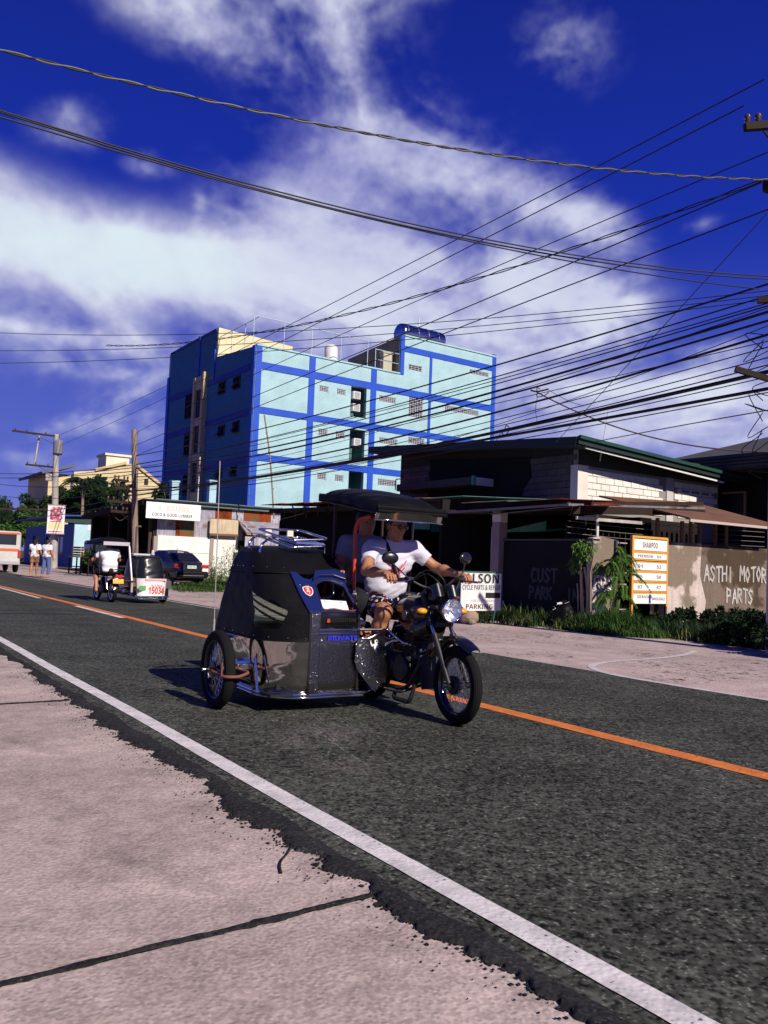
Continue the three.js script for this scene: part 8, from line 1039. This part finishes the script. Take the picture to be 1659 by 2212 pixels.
const rdir = () => { const a = rr(0, 6.2832), y = rr(-1, 1), r = Math.sqrt(1 - y * y); return V(r * Math.cos(a), y, r * Math.sin(a)); };
function crown(c, r, n, clumps, size, droop = 0) { // clumps of leaves through the volume
  const S = new Soup(), C = []; for (let i = 0; i < clumps; i++) { const d = rdir(), k = Math.pow(rnd(), 0.4); C.push([V(c.x + d.x * r.x * k, c.y + d.y * r.y * k, c.z + d.z * r.z * k), rr(0.16, 0.36) * Math.min(r.x, r.y, r.z)]); }
  for (let i = 0; i < n; i++) { const [q, cr] = pick(C), d = rdir(), o = q.clone().add(d.clone().multiplyScalar(cr * Math.pow(rnd(), 0.45))); const f = d.clone().add(rdir().multiplyScalar(0.9)).add(V(0, -droop, 0)).normalize(); S.leaf(o, f, rdir().add(V(0, 1.1, 0)).normalize(), size * rr(0.6, 1.3), size * rr(0.3, 0.5)); }
  return [S.geo(), C];
}
function tree(name, label, base, h, r, n, clumps, size, m, group, trunkR = 0.14) {
  const t = thing(name, label, 'tree', base, 0, group), c = V(0, h - r.y, 0); const [g, C] = crown(c, r, n, clumps, size); mesh('crown', g, m, t);
  const tr = [bar([0, -0.1, 0], [0.1, h - r.y * 1.3, 0], trunkR, trunkR * 0.7, 9)]; for (let i = 0; i < Math.min(14, C.length); i++) tr.push(bar([0.08, h - r.y * 1.5, 0], C[i][0], trunkR * 0.4, trunkR * 0.12, 6)); mesh('trunk', tr, barkM, t); return t;
}
{ const q = (px, d) => { const p = at(px, 1180, d); return [p.x, 0, p.z]; }, H = (px, py, d) => at(px, py, d).y;
  tree('tree', 'broad dark green tree in front of the cream gabled building', q(205, 64), H(205, 1036, 64), V(2.6, 1.3, 2.6), 7000, 40, 0.34, leafDark, null);
  tree('tree', 'dark round tree right behind the distant pole', q(150, 68), H(150, 1048, 68), V(1.9, 1.6, 1.9), 5000, 30, 0.34, leafDark, null);
  tree('tree', 'tall bushy tree at the far left beyond the blue shop', q(62, 84), H(62, 1068, 84), V(3.4, 2.4, 3.4), 6000, 34, 0.42, leafDark, 'trees at the far left'); tree('tree', 'tree at the very left edge of the street', q(12, 92), H(12, 1080, 92), V(3.6, 2.4, 3.6), 6000, 34, 0.45, leafDark, 'trees at the far left'); tree('tree', 'lower tree between the two far left trees', q(38, 78), H(38, 1100, 78), V(2.8, 1.7, 2.8), 4500, 26, 0.4, leafMid, 'trees at the far left');
  tree('tree', 'small dark tree between the wooden pole and the blue building', q(352, 52), H(352, 1040, 52), V(0.75, 0.8, 0.75), 1800, 16, 0.22, leafDark, null, 0.06);
  { const p = q(172, 60), t = thing('palm_tree', 'slim palm with a feathery top before the cream building', 'palm tree', p), hh = H(172, 1040, 60); mesh('trunk', tube([[0, 0, 0], [0.15, hh * 0.5, 0], [0, hh, 0]], 0.11, 14, 8), barkM, t); const S = new Soup(); for (let k = 0; k < 16; k++) { const a = k / 16 * 6.283 + rr(-0.2, 0.2), el = rr(0.0, 0.9), L = 1.7; for (let i = 2; i < 26; i++) { const u = i / 26, p0 = V(Math.cos(a) * L * u, hh + L * (Math.sin(el) * u - 0.75 * u * u), Math.sin(a) * L * u); for (const s of [-1, 1]) { const d = V(Math.cos(a + s * 1.1), -0.5, Math.sin(a + s * 1.1)).normalize(); S.leaf(p0, d, V(0, 1, 0), 0.55 * (1 - u * 0.6), 0.06); } } } mesh('fronds', S.geo(), leafDark, t); }
  tree('bush', 'bright green potted bush above the stall bench', [onY(190, 1240, 0).x, 0, onY(190, 1240, 0).z - 0.5], 1.55, V(0.7, 0.5, 0.7), 1800, 14, 0.2, leafMid, null, 0.05);
}
function grassPatch(name, label, pts, m, group) { const S = new Soup(); for (const [x, y, z, h, w] of pts) S.blade(V(x, y, z), h, w, rr(0.1, 0.9), rr(0, 6.283)); const o = solo(name, S.geo(), m, label, 'grass', group); o.userData.kind = 'stuff'; return o; }
const verge = (x) => -11.2 - 1.0 * smooth(-14, -11.3, x) - 0.75 * smooth(-11.3, -8.5, x); // front edge of the weeds on the apron
{ // weeds along the right-hand frontage
  const P = [], D = []; for (let i = 0; i < 15000; i++) { const x = rr(-16.5, -7.6), k = Math.pow(rnd(), 0.85), z0 = verge(x) - 0.15 + 0.3 * fbm(x * 1.4, 3, 1, 3), z = mix(z0, -13.4, k), c = fbm(x * 1.1, z * 1.1, 4, 3); if (c < -0.02 && rnd() < 0.8) continue; if (fbm(x * 0.8, 7, z * 0.6, 3) < -0.12 && rnd() < 0.85) continue; const h = (0.07 + 0.62 * clamp(c + 0.22) * Math.min(1, k * 2.5 + 0.15)) * rr(0.5, 1.35); (rnd() < 0.16 ? D : P).push([x, 0, z, h, rr(0.008, 0.02)]); }
  grassPatch('weeds', 'dark green weeds along the shaded frontage behind the motorcycle', P, leafM(0.028, 0.058, 0.012)); grassPatch('dry_weeds', 'dry straw coloured blades among the frontage weeds', D, grassDry);
  const Q = []; for (let i = 0; i < 6000; i++) { const r = Math.sqrt(rnd()) * 1.15, a = rr(0, 6.283), x = -10.75 + Math.cos(a) * r * 1.05, z = -13.05 + Math.sin(a) * r * 0.65; Q.push([x, 0, z, 0.62 * (1 - r / 1.5) * rr(0.5, 1.3), rr(0.008, 0.02)]); } grassPatch('grass_tuft', 'bushy green grass tuft at the foot of the price board', Q, leafMid);
  const R = []; for (let i = 0; i < 9000; i++) { const p = onY(rr(455, 530), rr(1238, 1272), 0); R.push([p.x + rr(-1.5, 1.5), 0, p.z + rr(-0.6, 0.6), rr(0.08, 0.28), rr(0.015, 0.035)]); } for (let i = 0; i < 3500; i++) { const p = onY(rr(388, 470), rr(1264, 1278), 0); R.push([p.x + rr(-0.6, 0.6), 0, p.z + rr(-0.25, 0.25), rr(0.05, 0.2), rr(0.015, 0.03)]); } grassPatch('grass', 'sunlit low grass on the verge beside the dark sedan', R, grassM);
}
{ // tall weeds against the white wall
  const p = at(500, 1250, 38), t = thing('tall_weeds', 'tall seeding weeds growing against the white wall behind the sidecar', 'weeds', [p.x, 0, p.z]); const S = new Soup(), st = []; for (let i = 0; i < 60; i++) { const x = rr(-0.5, 0.6), z = rr(-0.9, 0.9), h = rr(0.7, 2.0) * (1 - Math.abs(z) * 0.35); st.push(bar([x, 0, z], [x + rr(-0.15, 0.15), h, z + rr(-0.2, 0.2)], 0.008, 0.004, 4)); for (let k = 0; k < 26; k++) { const u = Math.pow(rnd(), 0.8); S.leaf(V(x + rr(-0.04, 0.04), h * u, z + rr(-0.04, 0.04)), rdir().add(V(0, 0.5, 0)).normalize(), V(0, 1, 0), rr(0.1, 0.26) * (1.15 - u * 0.6), 0.04); } } mesh('leaves', S.geo(), leafLight, t); mesh('stems', st, grassDry, t);
  const rub = []; const c = onY(478, 1258, 0); for (let i = 0; i < 320; i++) { const g = new THREE.IcosahedronGeometry(rr(0.03, 0.11), 0); g.scale(rr(0.7, 1.3), rr(0.5, 0.9), rr(0.7, 1.3)); g.rotateY(rr(0, 6)); rub.push(move(g, c.x + rr(-2.2, 1.6), rr(0, 0.25) * (1 - Math.abs(i % 10 - 5) / 8), c.z + rr(-1.2, 0.9))); } const o = solo('rubble', rub, M(lin(0.5, 0.44, 0.38), 0.9, { map: grime }), 'low heap of pale rubble stones in the grass beside the sedan', 'rubble'); o.userData.kind = 'stuff';
}
{ // staked saplings before the lettered wall
  const X = -12.25, Z = -13.0, t = thing('sapling', 'young tree with several pale slanting stems before the shaded CUST wall', 'sapling', [X, 0, Z]); const q = (px, py) => onZ(px, py, Z).sub(V(X, 0, Z));
  const stems = [[1262, 1318, 1256, 1235], [1270, 1315, 1262, 1225], [1258, 1322, 1255, 1180], [1276, 1318, 1272, 1190], [1266, 1316, 1284, 1195], [1247, 1330, 1247, 1260]]; mesh('stems', stems.map(([a, b, c, d], i) => tube([q(a, b).setY(0), q((a + c) / 2 + (i % 2 ? 2 : -2), (b + d) / 2), q(c, d)], 0.022 - i * 0.002, 12, 7)), paleStemM, t);
  const S = new Soup(); for (const [px, py, r, n] of [[1252, 1185, 0.15, 170], [1245, 1210, 0.11, 110], [1262, 1200, 0.13, 120], [1272, 1180, 0.14, 120], [1240, 1225, 0.1, 80]]) { const c = q(px, py); for (let i = 0; i < n; i++) { const d = rdir(); S.leaf(c.clone().add(d.clone().multiplyScalar(r * Math.cbrt(rnd()))), d.add(V(0, -0.9, 0)).normalize(), V(0.3, 1, 0), rr(0.06, 0.12), 0.035); } } mesh('leaves', S.geo(), leafLight, t);
}
{ // feathery drooping shrub over the ERS wall
  const X = -11.3, Z = -13.75, t = thing('leafy_shrub', 'feathery drooping green shrub hanging over the ERS wall', 'shrub', [X, 0, Z]), S = new Soup(), st = []; const top = V(0.05, 1.35, -0.1);
  for (let k = 0; k < 34; k++) { const a = rr(0, 6.283), L = rr(0.45, 0.95), o = V(rr(-0.06, 0.06), rr(0.7, 1.75), rr(-0.25, 0.2)); st.push(bar([rr(-0.03, 0.03), 0, rr(-0.03, 0.03)], o, 0.008, 0.005, 5)); for (let i = 1; i < 22; i++) { const u = i / 22, p = o.clone().add(V(Math.cos(a) * L * u * 0.5, L * (0.35 * u - 0.75 * u * u), Math.sin(a) * L * u * 0.75)); for (const s of [-1, 1]) for (const e of [0, 1]) { const b = a + s * (1.0 + 0.3 * e), d = V(Math.cos(b), -0.35 - 0.4 * e, Math.sin(b)).normalize(); S.leaf(p, d, V(0, 1, 0.2), rr(0.07, 0.12) * (1.1 - u * 0.5), 0.03); } } }
  mesh('leaves', S.geo(), leafLight, t); mesh('stems', st, M(lin(0.12, 0.16, 0.05), 0.8), t);
}
{ // dense dark bushes at the right edge
  const b = (px, py, x, lab) => { const p = onY(px, py, 0); const t = thing('bush', lab, 'bush', [p.x, 0, p.z - 0.5]); return t; };
  let t = b(1640, 1418, 0, 'large dark green bush at the right edge of the apron'); let [g, C] = crown(V(0.3, 0.42, -0.25), V(0.95, 0.45, 0.8), 7000, 46, 0.10); mesh('leaves', g, leafBlack, t); mesh('stems', C.slice(0, 24).map((c) => bar([0.3, 0, -0.25], c[0], 0.012, 0.004, 5)), barkM, t);
  t = b(1560, 1400, 0, 'lower dark bush left of the large right edge bush'); [g, C] = crown(V(0, 0.28, -0.45), V(0.75, 0.30, 0.7), 5000, 40, 0.09); mesh('leaves', g, leafBlack, t); mesh('stems', C.slice(0, 20).map((c) => bar([0, 0, -0.45], c[0], 0.010, 0.004, 5)), barkM, t);
  const p = onX(1500, 1330, -10.6); const t2 = thing('hedge', 'low black green hedge below the graffiti wall', 'hedge', [-10.6, 0, -16.4]); [g, C] = crown(V(0, 0.2, 0), V(0.6, 0.24, 2.6), 9000, 80, 0.10); mesh('leaves', g, leafBlack, t2); mesh('stems', C.slice(0, 40).map((c) => bar([c[0].x * 0.4, 0, c[0].z], c[0], 0.010, 0.004, 5)), barkM, t2);
  const Q = []; for (let i = 0; i < 5000; i++) { const x = rr(-10.6, -5.2), z = rr(-14.6, -13.2); Q.push([x, 0, z, rr(0.08, 0.42), rr(0.008, 0.02)]); } grassPatch('weeds', 'shaded weeds between the price board and the right edge bushes', Q, leafDark);
}
{ // dark sack with thin white flecks by the saplings
  const p = onZ(1218, 1325, -12.9), t = thing('rubbish_sack', 'crumpled dark sack with white flecks among the weeds by the saplings', 'sack', [p.x, 0, -12.9]); const g = new THREE.IcosahedronGeometry(0.24, 4), q = g.attributes.position; for (let i = 0; i < q.count; i++) { const v = V(q.getX(i), q.getY(i), q.getZ(i)), k = 1 + 0.35 * fbm(v.x * 6, v.y * 6, v.z * 6, 4); q.setXYZ(i, v.x * k * 1.0, v.y * k * 1.25 + 0.26, v.z * k); } g.computeVertexNormals(); mesh('bag', g, vinylM, t); mesh('flecks', [...Array(9)].map(() => { const d = rdir(); return box(rr(0.05, 0.11), 0.006, rr(0.04, 0.09), d.x * 0.25 + 0.1, 0.15 + Math.abs(d.y) * 0.4, d.z * 0.2 + 0.12, rr(0, 3), rr(-1, 1), rr(-1, 1)); }), whiteM, t);
}
renderer.render(scene, camera);
